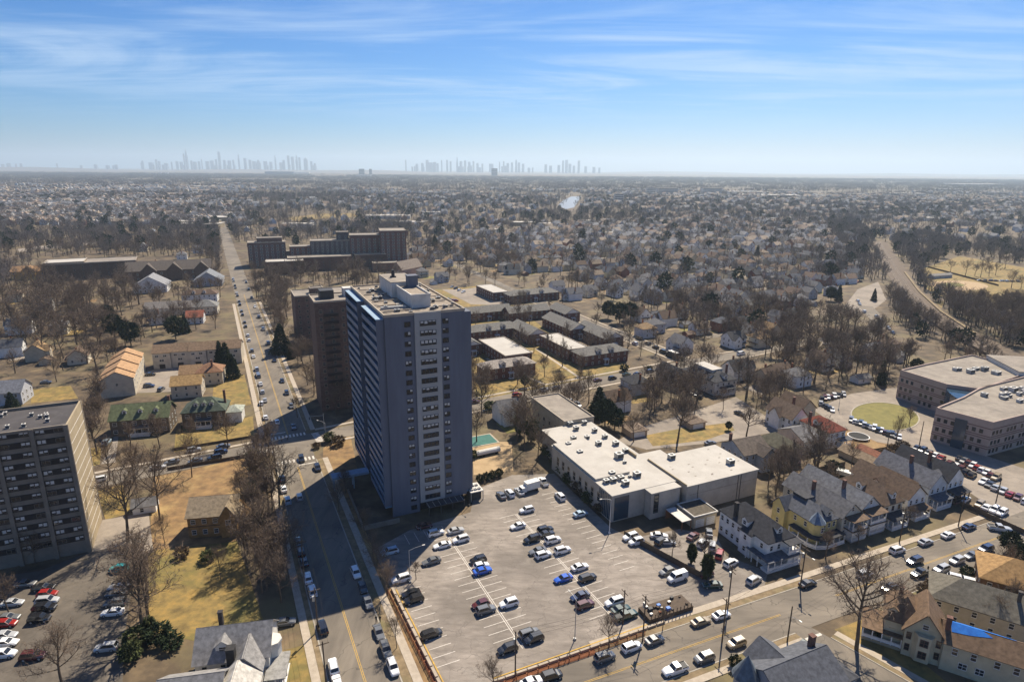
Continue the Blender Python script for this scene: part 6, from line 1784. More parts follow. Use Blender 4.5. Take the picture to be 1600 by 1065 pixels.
fill([(1060, 500), (1200, 480), (1260, 520), (1180, 545), (1100, 545)], 14, 12, 18, 'among the houses beyond the cross street')
fill([(640, 400), (760, 395), (800, 420), (700, 440)], 10, 13, 18, 'behind the parking court')
fill([(1480, 425), (1640, 440), (1640, 470), (1560, 470), (1540, 440)], 0, 10, 15, 'on the playing field')
for px, py in ((1460,415),(1485,425),(1508,431),(1523,431),(1532,433),(1545,432),(1555,430),(1580,450),(1595,452),(1540,424),(1570,420)):
    tree(px, py, rt.uniform(12, 17), 'in the line across the playing field', False, None, 1.0)
# ------------------------------------------------------------------ the neighbourhood: several hundred houses
HM = {}
def house_kit(k):
    """shared meshes for the mid-distance houses: list of (part name, mesh, colour role)"""
    if k in HM: return HM[k]
    w_, d_, h_, rh, kd, rg_, wing = k
    x0, x1, y0, y1 = -w_/2, w_/2, -d_/2, d_/2
    out = []
    if kd == 'gable':
        out.append(('wall', gable_wall(MB(), x0, x1, y0, y1, h_, rh, rg_).mesh('wall', 'wall_paint'), 'w'))
        out.append(('roof', gable_roof(MB(), x0, x1, y0, y1, h_, rh, rg_, .4).mesh('roof', 'roof_shingle'), 'r'))
    else:
        out.append(('wall', MB().box(x0, x1, y0, y1, 0, h_).mesh('wall', 'wall_paint'), 'w'))
        out.append(('roof', hip_roof(MB(), x0, x1, y0, y1, h_+.01, rh, .45).mesh('roof', 'roof_shingle'), 'r'))
    if wing:
        out.append(('wing_wall', gable_wall(MB(), x0+.6, x0+w_*.55, y0-2.2, y0+2.5, h_*.94, rh*.75, 'y').mesh('wing_wall', 'wall_paint'), 'w'))
        out.append(('wing_roof', gable_roof(MB(), x0+.6, x0+w_*.55, y0-2.2, y0+2.5, h_*.94, rh*.75, 'y', .3).mesh('wing_roof', 'roof_shingle'), 'r'))
    out.append(('chimney', MB().box(x1-1.6, x1-.9, -.3, .4, h_*.8, h_+rh+.9).mesh('chimney', 'hot_brick'), None))
    out.append(('porch_roof', MB().box(x0+w_*.56 if wing else x0+.5, x1-.4, y0-1.9, y0, 2.6, 2.85).mesh('porch_roof', 'roof_shingle'), 'r'))
    HM[k] = (out, (x0, x1, y0, y1, h_, wing))
    return HM[k]
KITS = [(8, 11, 5.6, 3.4, 'gable', 'y', False), (9, 10, 5.8, 3.0, 'hip', 'x', False), (11, 8.5, 5.4, 3.4, 'gable', 'x', True), (8.5, 12, 5.8, 3.8, 'gable', 'y', True), (10, 9, 4.2, 3.4, 'gable', 'x', False), (9, 9, 6, 3.2, 'hip', 'x', True)]
rh_ = random.Random(17)
WCOLS = [('white', WHITE)]*5+[('cream', CREAM)]*3+[('grey', GREYW), ('pale grey', (0.52, 0.53, 0.54)), ('tan', TANW), ('pale blue', (0.42, 0.48, 0.55)), ('buff', (0.52, 0.44, 0.28)), ('brick red', (0.20, 0.09, 0.065))]
RCOLS = [('grey', RGREY), ('grey', (0.19, 0.185, 0.18)), ('dark', RDARK), ('brown', RBROWN), ('brown', (0.20, 0.14, 0.10)), ('slate', RSLATE), ('tan', (0.26, 0.20, 0.14))]
WOBJ = win_mesh(1, 2, 'white_trim', 'glass')
NH = 0
MIDPOS = []
def mid_house(x, y, ang, place, wc=None, rc=None, kit=None, windows=True):
    global NH
    NH += 1
    k = kit or rh_.choice(KITS)
    parts, (x0, x1, y0, y1, h_, wing) = house_kit(k)
    wn, wcl = wc or rh_.choice(WCOLS); rn, rcl = rc or rh_.choice(RCOLS)
    t = thing('house', None, 'house', (x, y, 0), ang, 'neighbourhood houses')
    for n, me, role in parts:
        link(n, me, t, wcl if role == 'w' else (rcl if role == 'r' else None))
    if windows:
        for z in (1.7, 4.3):
            if z > h_: break
            for tx in ((.25, .75) if not wing else (.8,)):
                win(t, x0+(x1-x0)*tx, y0, z, 1.0, 1.4)
            if wing: win(t, x0+(x1-x0)*.31, y0-2.2, z, 1.0, 1.4)
            side = 'l' if x > 0 else 'r'
            for ty in (.25, .7): win(t, x0 if side == 'l' else x1, y0+(y1-y0)*ty, z, 1.0, 1.4, side)
    occupy((x, y), ang, x1-x0, y1-y0, 1)
    MIDPOS.append((x, y))
    LATER.append((t, '%s house with %s roof %s, {n}' % (wn, rn, place)))
    return t
DIG = [(1047,600,'cream',TANW,RDARK,3),(1032,575,'white',WHITE,RDARK,2),(960,640,'white',WHITE,RBROWN,0),(992,612,'grey',GREYW,RDARK,1),(1022,598,'tan',TANW,RBROWN,0),(1063,547,'white',WHITE,RGREY,2),(1035,545,'white',WHITE,RSLATE,3),
       (1008,525,'grey',(.5,.5,.5),RTAN,1),(1040,508,'white',WHITE,RBROWN,3),(1060,495,'white',WHITE,RBROWN,0),(1000,500,'white',WHITE,RBROWN,0),(1022,518,'grey',(.48,.48,.48),RGREY,1),(1145,540,'white',WHITE,RDARK,2),(1165,530,'white',WHITE,RGREY,3),(1185,540,'cream',CREAM,RTAN,1),(1200,525,'cream',CREAM,RTAN,2),
       (1230,540,'white',WHITE,RBROWN,4),(1280,575,'white',WHITE,RBROWN,0),(1305,570,'grey',GREYW,RDARK,2),(1215,590,'tan',TANW,RBROWN,4),(1243,600,'white',WHITE,RGREY,1),(1200,602,'tan',TANW,RBROWN,0),(1150,590,'white',WHITE,RDARK,3),
       (850,465,'grey',(.5,.5,.51),RGREY,1),(870,455,'white',WHITE,RGREY,0),(895,468,'white',WHITE,RGREY,3),(920,462,'cream',CREAM,RGREY,2),(960,462,'white',WHITE,RGREY,3),(985,455,'white',WHITE,RSLATE,0),(940,450,'white',WHITE,RGREY,0),(1065,458,'white',WHITE,RSLATE,2),(1085,455,'white',WHITE,RSLATE,1),(1130,480,'white',WHITE,RGREY,3),(1150,470,'cream',CREAM,RGREY,0),(1170,500,'white',WHITE,RBROWN,4),(1145,495,'white',WHITE,RGREY,0),
       (750,640,'white',WHITE,RBROWN,0),(795,655,'white',WHITE,RGREY,2),(1270,455,'grey',(.5,.5,.5),RGREY,2),(1300,462,'pale grey',(.5,.51,.53),RSLATE,1),(1250,448,'white',WHITE,RGREY,3),(770,410,'white',WHITE,RGREY,0),(745,430,'grey',GREYW,RGREY,2),(700,415,'white',WHITE,RTAN,0),(615,440,'white',WHITE,RGREY,0),(690,440,'grey',GREYW,RGREY,2),(660,432,'cream',CREAM,RGREY,1),
       (480,520,'cream',CREAM,RTAN,0),(490,540,'white',WHITE,RGREY,3),(1360,560,'grey',GREYW,RGREY,2),(1385,550,'tan',TANW,RBROWN,1),(1335,610,'white',WHITE,RGREY,4),(25,470,'cream',CREAM,RBROWN,1),(70,485,'white',WHITE,RGREY,0),(120,470,'tan',TANW,RBROWN,2),(35,520,'white',WHITE,RGREY,3),(95,520,'cream',CREAM,RGREY,1),(150,500,'white',WHITE,RBROWN,0),(60,560,'tan',TANW,RTAN,2),(20,555,'white',WHITE,RSLATE,0),(125,565,'cream',CREAM,RBROWN,4),(250,505,'white',WHITE,RGREY,0),(245,420,'cream',CREAM,RTAN,1),(285,405,'white',WHITE,RGREY,1),(180,385,'tan',TANW,RBROWN,2),(310,395,'white',WHITE,RGREY,0),(225,392,'cream',CREAM,RGREY,3),(1500,590,'red',(.2,.08,.06),RTAN,4),(1455,470,'brown',TANW,RBROWN,2)]
for px, py, cn, c, r_, k in DIG:
    p = G(px, py)
    if not free(p.x, p.y, 1.0): continue
    rn = {id(RDARK): 'dark', id(RGREY): 'grey', id(RBROWN): 'brown', id(RTAN): 'tan', id(RSLATE): 'slate'}.get(id(r_), 'grey')
    mid_house(p.x, p.y, R(25)+rh_.choice((0, pi/2, -pi/2, 0)), 'in the left woods' if px < 340 else 'near the garden apartments' if px > 740 and py > 480 else 'beyond the garden apartments', (cn, c), (rn, r_), KITS[k])
# the big white house by the cross street
h = house_at('big white house with a dark mansard roof and flat white deck by the cross street', 1118, 597, 6.5, 13, 22, R(26))
vol(h, 0, 13, 0, 22, 6.4, 3.4, 'hip', (0.58, 0.54, 0.48), RDARK); MB().box(3.4, 9.6, 6, 18, 8.6, 9.95).build('roof_deck', 'white_roof', h)
for y in (5, 10, 15): dormer(h, .4, y, 6.9, 'l', WHITE, RDARK, 1.6, 1.4, 2.4)
dormer(h, 6.5, .6, 7.0, 'f', WHITE, RDARK, 2.0, 1.5, 2.6)
wins(h, 0, 13, 0, 22, 6.2, 'fl', 2, 3.2); porch(h, 3, 10, -2.4, 0, 3.2, RDARK, 4); chimney(h, 12, 6, 6, 11.5)
for lab, px, py in (('cream double garage beside the brown lawn', 1080, 662), ('white-doored garage behind the white-roofed building', 987, 675)):
    h = house_at(lab, px, py, 2.6, 7, 7, R(22), name='garage', cat='garage')
    vol(h, 0, 7, 0, 7, 2.6, 2.0, 'hip', (0.36, 0.29, 0.23), (0.22, 0.165, 0.12)); win(h, 3.5, 0, 1.2, 4.8, 2.0, 'f', 1, 4, 'white_trim', 'white_trim', name='garage_door')
# street rows by street rows, near ones as single houses, the far mass as one object
REG = [(630, 395), (700, 372), (900, 350), (1100, 345), (1290, 350), (1350, 420), (1330, 445), (1260, 470), (1215, 540), (1090, 540), (1060, 480), (1010, 478), (940, 448), (880, 432), (800, 430), (720, 405), (650, 425)]
MAXH = 300
cand = []
for j in range(0, 46):
    vv_ = 300+j*27
    for i in range(-40, 80):
        uu = i*15.5+rh_.uniform(-2, 2)
        p = U*uu+V*(vv_+rh_.uniform(-2, 2)+(4 if j % 2 else -4))
        if p.y < 60: continue
        q = PX(p.x, p.y)
        if inpoly(q[0], q[1], REG): cand.append((p.y, p.x, p.y, j))
cand.sort()
for j in range(0, 46, 2):
    run = []
    for i in range(-70, 130):
        p = U*(i*10.0)+V*(300+j*27-13.5)
        ok = p.y > 60 and inpoly(*PX(p.x, p.y), REG) and free(p.x, p.y, 5)
        if ok: run.append((p.x, p.y))
        if (not ok or i == 129) and run:
            if len(run) > 4:
                road('residential_street', [run[0], run[-1]], 7.5, 0.058, 'cross_asphalt')
            run = []
for i in (-6, 4, 14, 26, 38):
    run = []
    for j in range(0, 140):
        p = U*(i*15.5+8)+V*(300+j*10.0)
        ok = inpoly(*PX(p.x, p.y), REG) and free(p.x, p.y, 4)
        if ok: run.append((p.x, p.y))
        if not ok and run:
            if len(run) > 6: road('avenue', [run[0], run[-1]], 8.5, 0.062, 'road_asphalt')
            run = []
FARH = []
for _, x, y, j in cand:
    if rh_.random() < .16 or not free(x, y, 3.5): continue
    a = TH+(pi if j % 2 else 0)+rh_.uniform(-.05, .05)
    if rh_.random() < .3: a += pi/2
    if NH < MAXH:
        d_ = math.hypot(x, y)
        band = 'beyond the garden apartments' if y < 480 else ('in the middle distance' if y < 640 else 'in the far blocks')
        mid_house(x, y, a, band, windows=y < 520)
    else:
        FARH.append((x, y, a))
# gardens, drives and garages round the nearer of them
gk = MB(); gable_wall(gk, -2.6, 2.6, -3, 3, 2.3, 1.5, 'y'); GWALL = gk.mesh('wall', 'wall_paint')
GROOF = gable_roof(MB(), -2.6, 2.6, -3, 3, 2.3, 1.5, 'y', .3).mesh('roof', 'roof_shingle')
GDOOR = MB().box(-1.9, 1.9, -3.04, -3, 0, 2.0).mesh('garage_door', 'white_trim')
ng = 0
for k, (x, y) in enumerate(MIDPOS):
    a = TH+rh_.choice((0, pi/2, pi, -pi/2))
    c, s_ = math.cos(a), math.sin(a)
    lx, ly = rh_.uniform(9, 13), rh_.uniform(8, 13)
    ox, oy = rh_.choice((-7, 7)), rh_.uniform(-5, 5)
    q = [(x+(ox+dx*lx/2)*c-(oy+dy*ly/2)*s_, y+(ox+dx*lx/2)*s_+(oy+dy*ly/2)*c) for dx, dy in ((-1, -1), (1, -1), (1, 1), (-1, 1))]
    patch('garden_plot', q, rh_.choice(('lawn', 'green_lawn', 'leaf_litter', 'pale_asphalt', 'verge', 'wood_floor')), 0.012+.0004*(k % 40))
    if ng < 90 and y < 620:
        gx, gy = x+rh_.choice((-9, 9))*c-rh_.uniform(4, 10)*s_, y+rh_.choice((-9, 9))*s_+rh_.uniform(4, 10)*c
        if free(gx, gy, 3.2):
            ng += 1
            t = thing('garage', None, 'garage', (gx, gy, 0), a, 'back garden garages')
            wn, wcl = rh_.choice(WCOLS); rn, rcl = rh_.choice(RCOLS)
            link('wall', GWALL, t, wcl); link('roof', GROOF, t, rcl); link('garage_door', GDOOR, t)
            occupy((gx, gy), a, 5, 6, .5)
            LATER.append((t, '%s garage with %s roof behind the houses, {n}' % (wn, rn)))
nc = 0
for pts_, wd_ in ROADS[5:]:
    p_, q_ = Vector(pts_[0]), Vector(pts_[-1])
    if p_.length > 620 or nc > 110: continue
    d_ = q_-p_; n_ = int(d_.length/9); an_ = math.atan2(d_.y, d_.x); nr_ = Vector((-d_.y, d_.x)).normalized()
    for i in range(n_):
        if rh_.random() < .5: continue
        sd__ = rh_.choice((-1, 1)); w_ = p_+d_*((i+.5)/n_)+nr_*(wd_/2-1.2)*sd__
        nc += 1
        car(0, 0, rc_.choice(('sedan', 'suv', 'hatch')), rc_.choice(('white', 'silver', 'grey', 'black', 'white', 'navy')), an_+(pi if sd__ > 0 else 0), 'parked on the streets among the houses', 'cars among the houses', True, world=w_)
# trees sprinkled among those houses
NT0 = NTREE
rt2 = random.Random(29)
FART = []
for k in range(2600):
    px, py = rt2.uniform(560, 1390), rt2.uniform(338, 560)
    if not (inpoly(px, py, REG) or py < 372): continue
    p = G(px, py)
    if rt2.random() > min(1, (p.y/700)**2): continue
    if not free(p.x, p.y, .5): continue
    if NTREE < 300 and p.y < 900: tree(0, 0, rt2.uniform(11, 19), 'among the houses before the river', False, (p.x, p.y), 1.1)
    else: FART.append((p.x, p.y, rt2.uniform(11, 19)))
# ------------------------------------------------------------------ far mass: houses as one object, trees as instances in one object
rf_ = np.random.default_rng(4)
def far_points(n, y0, y1, cond=None, density=1.0, xlim=None):
    """uniform over the ground seen between two photo rows"""
    out = []
    while len(out) < n:
        m = 4*n
        ymax, ymin = G(800, y0).y, G(800, y1).y
        y = np.sqrt(rf_.uniform(ymin**2, ymax**2, m))
        x = y*rf_.uniform(-.92, .92, m)
        for a, b in zip(x, y):
            if cond is None or cond(a, b): out.append((a, b))
            if len(out) >= n: break
    return out
WATER = [k for k in KEEP]
def clear_far(x, y):
    for poly, bb in KEEP[-4:]:
        pass
    return free(x, y, 3)
def hn(x, y, s):
    return math.sin(x/s*1.3+1.7*math.sin(y/s*.9))*math.sin(y/s*1.1+1.3*math.sin(x/s*.7))
def town(x, y):
    return hn(x, y, 420) > -.12
# houses
for x, y in far_points(2000, 296, 372, lambda a, b: town(a, b) and free(a, b, 4)):
    FARH.append((x, y, TH+rf_.choice([0, 1.571, 3.14])+rf_.uniform(-.15, .15)))
for px0, px1, py0, py1, n in ((0, 400, 288, 352, 1300), (0, 320, 305, 350, 800), (1000, 1600, 308, 345, 500)):
    k = 0
    while k < n:
        px, py = rf_.uniform(px0, px1), rf_.uniform(py0, py1)
        p = G(px, py)
        if free(p.x, p.y, 4):
            FARH.append((p.x, p.y, TH+rf_.choice([0, 1.571])+rf_.uniform(-.1, .1)))
        k += 1
V_, F_, C_ = [], [], []
for x, y, a in FARH:
    s = rf_.uniform(.85, 1.25)*(1.0 if y < 1500 else 1.25)
    w_, d_, h_, r_ = 8.5*s, 11*s, 5.6*s, 3.4*s
    c, sn = math.cos(a), math.sin(a)
    loc = [(-w_/2,-d_/2,0),(w_/2,-d_/2,0),(w_/2,d_/2,0),(-w_/2,d_/2,0),(-w_/2,-d_/2,h_),(w_/2,-d_/2,h_),(w_/2,d_/2,h_),(-w_/2,d_/2,h_),(0,-d_/2,h_+r_),(0,d_/2,h_+r_),
           (-w_/2-.4,-d_/2-.4,h_-.2),(0,-d_/2-.4,h_+r_+.15),(0,d_/2+.4,h_+r_+.15),(-w_/2-.4,d_/2+.4,h_-.2),(w_/2+.4,-d_/2-.4,h_-.2),(w_/2+.4,d_/2+.4,h_-.2)]
    b = len(V_)
    V_ += [(x+p[0]*c-p[1]*sn, y+p[0]*sn+p[1]*c, p[2]) for p in loc]
    wc = WCOLS[rf_.integers(len(WCOLS))][1]; rc = tuple(c*1.35+.01 for c in RCOLS[rf_.integers(len(RCOLS))][1])  # roof colours lifted: the low sun's glint is painted into them
    for f, cl_ in (((0,1,5,8,4), wc), ((2,3,7,9,6), wc), ((1,2,6,5), wc), ((3,0,4,7), wc), ((10,11,12,13), rc), ((11,14,15,12), rc)):
        F_.append(tuple(i+b for i in f)); C_.append(cl_)
me = bpy.data.meshes.new('distant_houses')
me.from_pydata(V_, [], F_)
at_ = me.color_attributes.new('tone', 'FLOAT_COLOR', 'CORNER')
cols = []
for f, c in zip(F_, C_):
    cols += [c[0], c[1], c[2], 1.0]*len(f)
at_.data.foreach_set('color', cols)
m = bpy.data.materials.new('distant_house'); m.use_nodes = True
b_ = m.node_tree.nodes['Principled BSDF']; b_.inputs['Roughness'].default_value = .85
an = m.node_tree.nodes.new('ShaderNodeVertexColor'); an.layer_name = 'tone'
m.node_tree.links.new(an.outputs[0], b_.inputs['Base Color'])
me.materials.append(m)
o = link('distant_houses', me)
tag(o, 'mass of distant pale houses spreading to the meadows', 'houses', None, 'stuff')
# woods: one object, instances of a few bare trees
SRC = []
for i in range(4):
    tr, cr = bare_tree(130+i, nl=7, nb=4, nt_=4, ns=2, tw=.0075, spread=1.05, flare=1.5, sides=4)
    mb = MB(); mb.add(tr.v, tr.f, 0); mb.add(cr.v, cr.f, 1)
    ob = bpy.data.objects.new('wood_tree_source', mb.mesh('wood_tree_source', ['bark', 'far_twig']))
    SRC.append(ob)
mb = MB(); mb.add(*[(c.v, c.f) for c in [clump(160, .34, .1, 1.0, .11, 7)]][0], 0)
SRC.append(bpy.data.objects.new('wood_tree_source', mb.mesh('wood_tree_source', ['needles'])))
def grove(seed, n, R_):
    rr = random.Random(seed); mb = MB()
    base = [bare_tree(200+seed*3+i, nl=5, nb=3, nt_=3, ns=1, tw=.016, spread=1.15, flare=1.8, sides=4) for i in range(3)]
    for i in range(n):
        tr, cr = base[i % 3]
        a, r_ = rr.uniform(0, 6.28), R_*math.sqrt(rr.random()); s = rr.uniform(.75, 1.2); rz = rr.uniform(0, 6.28); c, sn = math.cos(rz), math.sin(rz)
        f = lambda p: (r_*math.cos(a)+(p[0]*c-p[1]*sn)*s, r_*math.sin(a)+(p[0]*sn+p[1]*c)*s, p[2]*s)
        mb.add([f(p) for p in tr.v], tr.f, 0); mb.add([f(p) for p in cr.v], cr.f, 1)
    return bpy.data.objects.new('grove_source', mb.mesh('grove_source', ['far_twig', 'far_twig']))
GRV = [grove(i, 12, 2.0) for i in range(3)]
def instancer(name, label, pts, srcs, frac_last=.06):
    me = bpy.data.meshes.new(name)
    me.from_pydata([(p[0], p[1], 0) for p in pts], [], [])
    n = len(pts)
    a = me.attributes.new('size', 'FLOAT', 'POINT'); a.data.foreach_set('value', [p[2] for p in pts])
    a = me.attributes.new('turn', 'FLOAT_VECTOR', 'POINT'); v_ = np.zeros((n, 3)); v_[:, 2] = rf_.uniform(0, 6.28, n); a.data.foreach_set('vector', v_.ravel())
    a = me.attributes.new('pick', 'INT', 'POINT')
    k = rf_.integers(0, len(srcs)-1 if frac_last else len(srcs), n)
    if frac_last: k[rf_.random(n) < frac_last] = len(srcs)-1
    a.data.foreach_set('value', k.astype(np.int32))
    o = link(name, me)
    g = bpy.data.node_groups.new(name, 'GeometryNodeTree')
    g.interface.new_socket('Geometry', in_out='INPUT', socket_type='NodeSocketGeometry')
    g.interface.new_socket('Geometry', in_out='OUTPUT', socket_type='NodeSocketGeometry')
    gi = g.nodes.new('NodeGroupInput'); go = g.nodes.new('NodeGroupOutput')
    iop = g.nodes.new('GeometryNodeInstanceOnPoints')
    m2p = g.nodes.new('GeometryNodeMeshToPoints')
    g.links.new(gi.outputs[0], m2p.inputs[0]); g.links.new(m2p.outputs[0], iop.inputs['Points'])
    ji = g.nodes.new('GeometryNodeJoinGeometry')
    for s in reversed(srcs):
        oi = g.nodes.new('GeometryNodeObjectInfo'); oi.inputs['Object'].default_value = s; oi.inputs['As Instance'].default_value = True
        g.links.new(oi.outputs['Geometry'], ji.inputs[0])
    g.links.new(ji.outputs[0], iop.inputs['Instance'])
    iop.inputs['Pick Instance'].default_value = True
    for an_, sock, ty in (('size', 'Scale', 'FLOAT'), ('turn', 'Rotation', 'FLOAT_VECTOR'), ('pick', 'Instance Index', 'INT')):
        na = g.nodes.new('GeometryNodeInputNamedAttribute'); na.data_type = ty; na.inputs[0].default_value = an_
        g.links.new(na.outputs[0], iop.inputs[sock])
    g.links.new(iop.outputs[0], go.inputs[0])
    md = o.modifiers.new('scatter', 'NODES'); md.node_group = g
    tag(o, label, 'trees', None, 'stuff')
    return o
for x, y in far_points(12500, 308, 392, lambda a, b: free(a, b, 2) and (not town(a, b) or rf_.random() < .5)):
    if PX(x, y)[0] < -60 or PX(x, y)[0] > 1660: continue
    FART.append((x, y, rf_.uniform(11, 18)))
def pxfill(poly, n, h0, h1):
    ws = [G(*p) for p in poly]; xs = [p.x for p in ws]; ys = [p.y for p in ws]; pl = [(p.x, p.y) for p in ws]; k = 0
    for _ in range(n*30):
        x, y = rf_.uniform(min(xs), max(xs)), rf_.uniform(min(ys), max(ys))
        if inpoly(x, y, pl) and free(x, y, 1.5):
            FART.append((x, y, rf_.uniform(h0, h1))); k += 1
            if k >= n: break
NEARW = []
pxfill([(0, 430), (60, 400), (200, 380), (345, 375), (345, 420), (290, 400), (60, 405), (0, 470)], 190, 11, 18)
pxfill([(0, 372), (380, 352), (385, 378), (0, 398)], 330, 12, 18)
pxfill([(400, 385), (470, 350), (640, 352), (660, 400), (600, 372), (480, 372)], 260, 11, 17)
pxfill([(1340, 445), (1290, 350), (1330, 345), (1372, 378), (1398, 440), (1375, 445)], 320, 12, 18)
pxfill([(1385, 378), (1440, 370), (1500, 385), (1480, 400), (1450, 420), (1448, 470), (1425, 440), (1400, 400)], 260, 12, 18)
pxfill([(1480, 385), (1640, 380), (1640, 420), (1500, 405)], 220, 11, 16)
pxfill([(0, 500), (20, 430), (0, 420)], 20, 12, 17)
pxfill([(1390, 452), (1480, 512), (1560, 560), (1500, 556), (1420, 520), (1385, 490)], 60, 8, 14)
pxfill([(1416, 430), (1440, 470), (1500, 505), (1590, 552), (1600, 530), (1500, 480)], 70, 10, 15)
pxfill([(1240, 400), (1340, 395), (1345, 440), (1270, 440)], 60, 12, 17)
_far = FART; FART = []
for poly_, n_ in (([(0, 455), (205, 448), (235, 520), (160, 645), (130, 610), (0, 600)], 85), ([(205, 470), (345, 430), (345, 530), (240, 530)], 34), ([(395, 432), (640, 445), (640, 460), (470, 452), (432, 580), (405, 560)], 70), ([(1200, 480), (1330, 500), (1420, 570), (1400, 615), (1270, 620), (1180, 580)], 105), ([(735, 600), (900, 600), (960, 640), (860, 690), (740, 690)], 22), ([(1060, 560), (1180, 600), (1260, 640), (1150, 660), (1000, 640)], 40), ([(640, 385), (800, 380), (830, 425), (700, 445)], 60), ([(730, 440), (1000, 450), (1060, 560), (830, 600), (735, 560)], 60), ([(1470, 470), (1640, 480), (1640, 600), (1560, 580), (1500, 530)], 110), ([(1180, 700), (1260, 690), (1300, 760), (1230, 790)], 10), ([(150, 620), (170, 640), (150, 740), (135, 690)], 10), ([(0, 395), (345, 372), (345, 425), (290, 400), (65, 400), (0, 440)], 110), ([(1000, 480), (1200, 470), (1280, 540), (1100, 545)], 70), ([(375, 700), (430, 700), (455, 860), (440, 960), (385, 890)], 16)):
    pxfill(poly_, n_, 9, 17)
SRCN = []
for tr_, cr_ in TM:
    mb = MB(); mb.add([tuple(v.co) for v in tr_.vertices], [tuple(p.vertices) for p in tr_.polygons], 0); mb.add([tuple(v.co) for v in cr_.vertices], [tuple(p.vertices) for p in cr_.polygons], 1)
    SRCN.append(bpy.data.objects.new('wood_tree_source', mb.mesh('wood_tree_source', ['bark', 'twig'])))
mb = MB(); mb.add([tuple(v.co) for v in ROUND[0][1].vertices], [tuple(p.vertices) for p in ROUND[0][1].polygons], 0)
SRCN.append(bpy.data.objects.new('wood_tree_source', mb.mesh('wood_tree_source', ['needles'])))
instancer('thickets', 'leafless thickets and garden trees between the nearer houses', FART, SRCN[:5], 0)
FART = _far
instancer('woods', 'leafless woods and gardens fading into the distance', FART, SRC)
FG = []
for x, y in far_points(15000, 275.5, 322, lambda a, b: free(a, b, 25) and hn(a, b, 900)+.5*hn(a, b, 300) > -.9):
    FG.append((x, y, rf_.uniform(9, 15)))
instancer('far_woods', 'low wooded plain running to the foot of the skyline', FG, GRV, 0)

# ------------------------------------------------------------------ flat-roofed sheds and works told apart in the plain
SH = [(268,357,60,7),(268,352,56,6),(290,345,60,6),(330,337,46,5),(20,321,28,5),(0,337,34,7),(440,357,42,8),(128,296,26,3),(288,294,40,3),(88,302,20,3),(1140,303,60,4),(1160,308,80,4),(1220,300,20,3),(985,309,24,3),(1010,308,60,3),(1330,332,34,4),(1345,341,36,5),(1390,305,44,3),(1262,307,22,3),(1440,311,40,3),(1450,345,16,5),
      (1385,337,28,4),(1420,345,40,4),(1495,290,62,2.5),(1430,320,40,3),(1540,316,50,3),(1250,328,26,3),(1170,334,36,3),(1180,346,30,3),(1235,345,30,3),(945,370,22,4),(800,353,40,4),(845,355,30,4),(905,350,24,3),(1050,345,28,3),(760,365,30,4),(700,300,14,2),(555,275.5,22,4),(415,272,18,3),(460,271,20,5),(660,336,26,3),(600,352,60,3),(1065,350,24,3),(570,342,66,3),(1190,320,60,3),(1320,305,30,2.5),(1465,298,30,2.5),(760,281,30,2)]
for px, py, wpx, hpx in SH:
    p = G(px, py)
    s = p.length/F_PX*1.02
    t = thing('warehouse', None, 'building', (p.x, p.y, 0), rnd.choice((0.0, R(6), R(-6))), 'pale sheds on the plain')
    w_, d_, h_ = wpx*s, max(18, wpx*s*.45), max(6, min(hpx*s*.8, 16))
    MB().box(0, w_, 0, d_, 0, h_).build('wall', 'off_white' if rnd.random() < .6 else 'tan_wall', t)
    MB().box(-.4, w_+.4, -.4, d_+.4, h_, h_+.5).build('roof', 'white_roof', t)
    LATER.append((t, 'pale flat-roofed shed on the %s plain, {n}' % ('far' if py < 312 else 'near')))
# apartment slabs in the middle of the plain, and a thin mast
for px, py, wpx, hpx, lab in ((1010, 306, 14, 12, 'pale blue apartment slab on the plain, wider of the pair'), (1028, 305, 30, 10, 'long pale apartment slab beside the blue one'), (1098, 304, 28, 9, 'hazy apartment slab right of the pale pair'), (768, 276, 9, 12, 'dark office block standing alone before the skyline'), (561, 274, 8, 9, 'small slab at the edge of the plain left of centre'), (577, 274, 4, 9, 'narrow block at the edge of the plain'), (960, 318, 14, 14, 'white villa block catching the sun by the river'), (1267, 328, 1, 0, '')):
    if not lab: continue
    p = G(px, py); s = p.length/F_PX
    t = thing('apartment_slab', lab, 'building', (p.x, p.y, 0), R(4))
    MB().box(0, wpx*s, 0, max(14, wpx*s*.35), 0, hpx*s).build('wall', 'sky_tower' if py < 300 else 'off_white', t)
    MB().box(1, wpx*s-1, 1, max(14, wpx*s*.35)-1, hpx*s, hpx*s+1).build('roof', 'tan_roof', t)
    nr = 5; nc = max(2, int(wpx/3))
    for i in range(nr):
        MB().box(1.5, wpx*s-1.5, -.15, 0, hpx*s*(i+.35)/nr, hpx*s*(i+.7)/nr).build('window_band', 'glass', t)
p = G(1265, 328)
t = thing('radio_mast', 'thin white mast rising from the works beside the railway', 'mast', (p.x, p.y, 0))
MB().tube((0, 0, 0), (0, 0, 27), .8, .5, 8).build('pole', 'white_trim', t); MB().box(-3, 3, -3, 3, 0, 3).build('base', 'concrete', t)
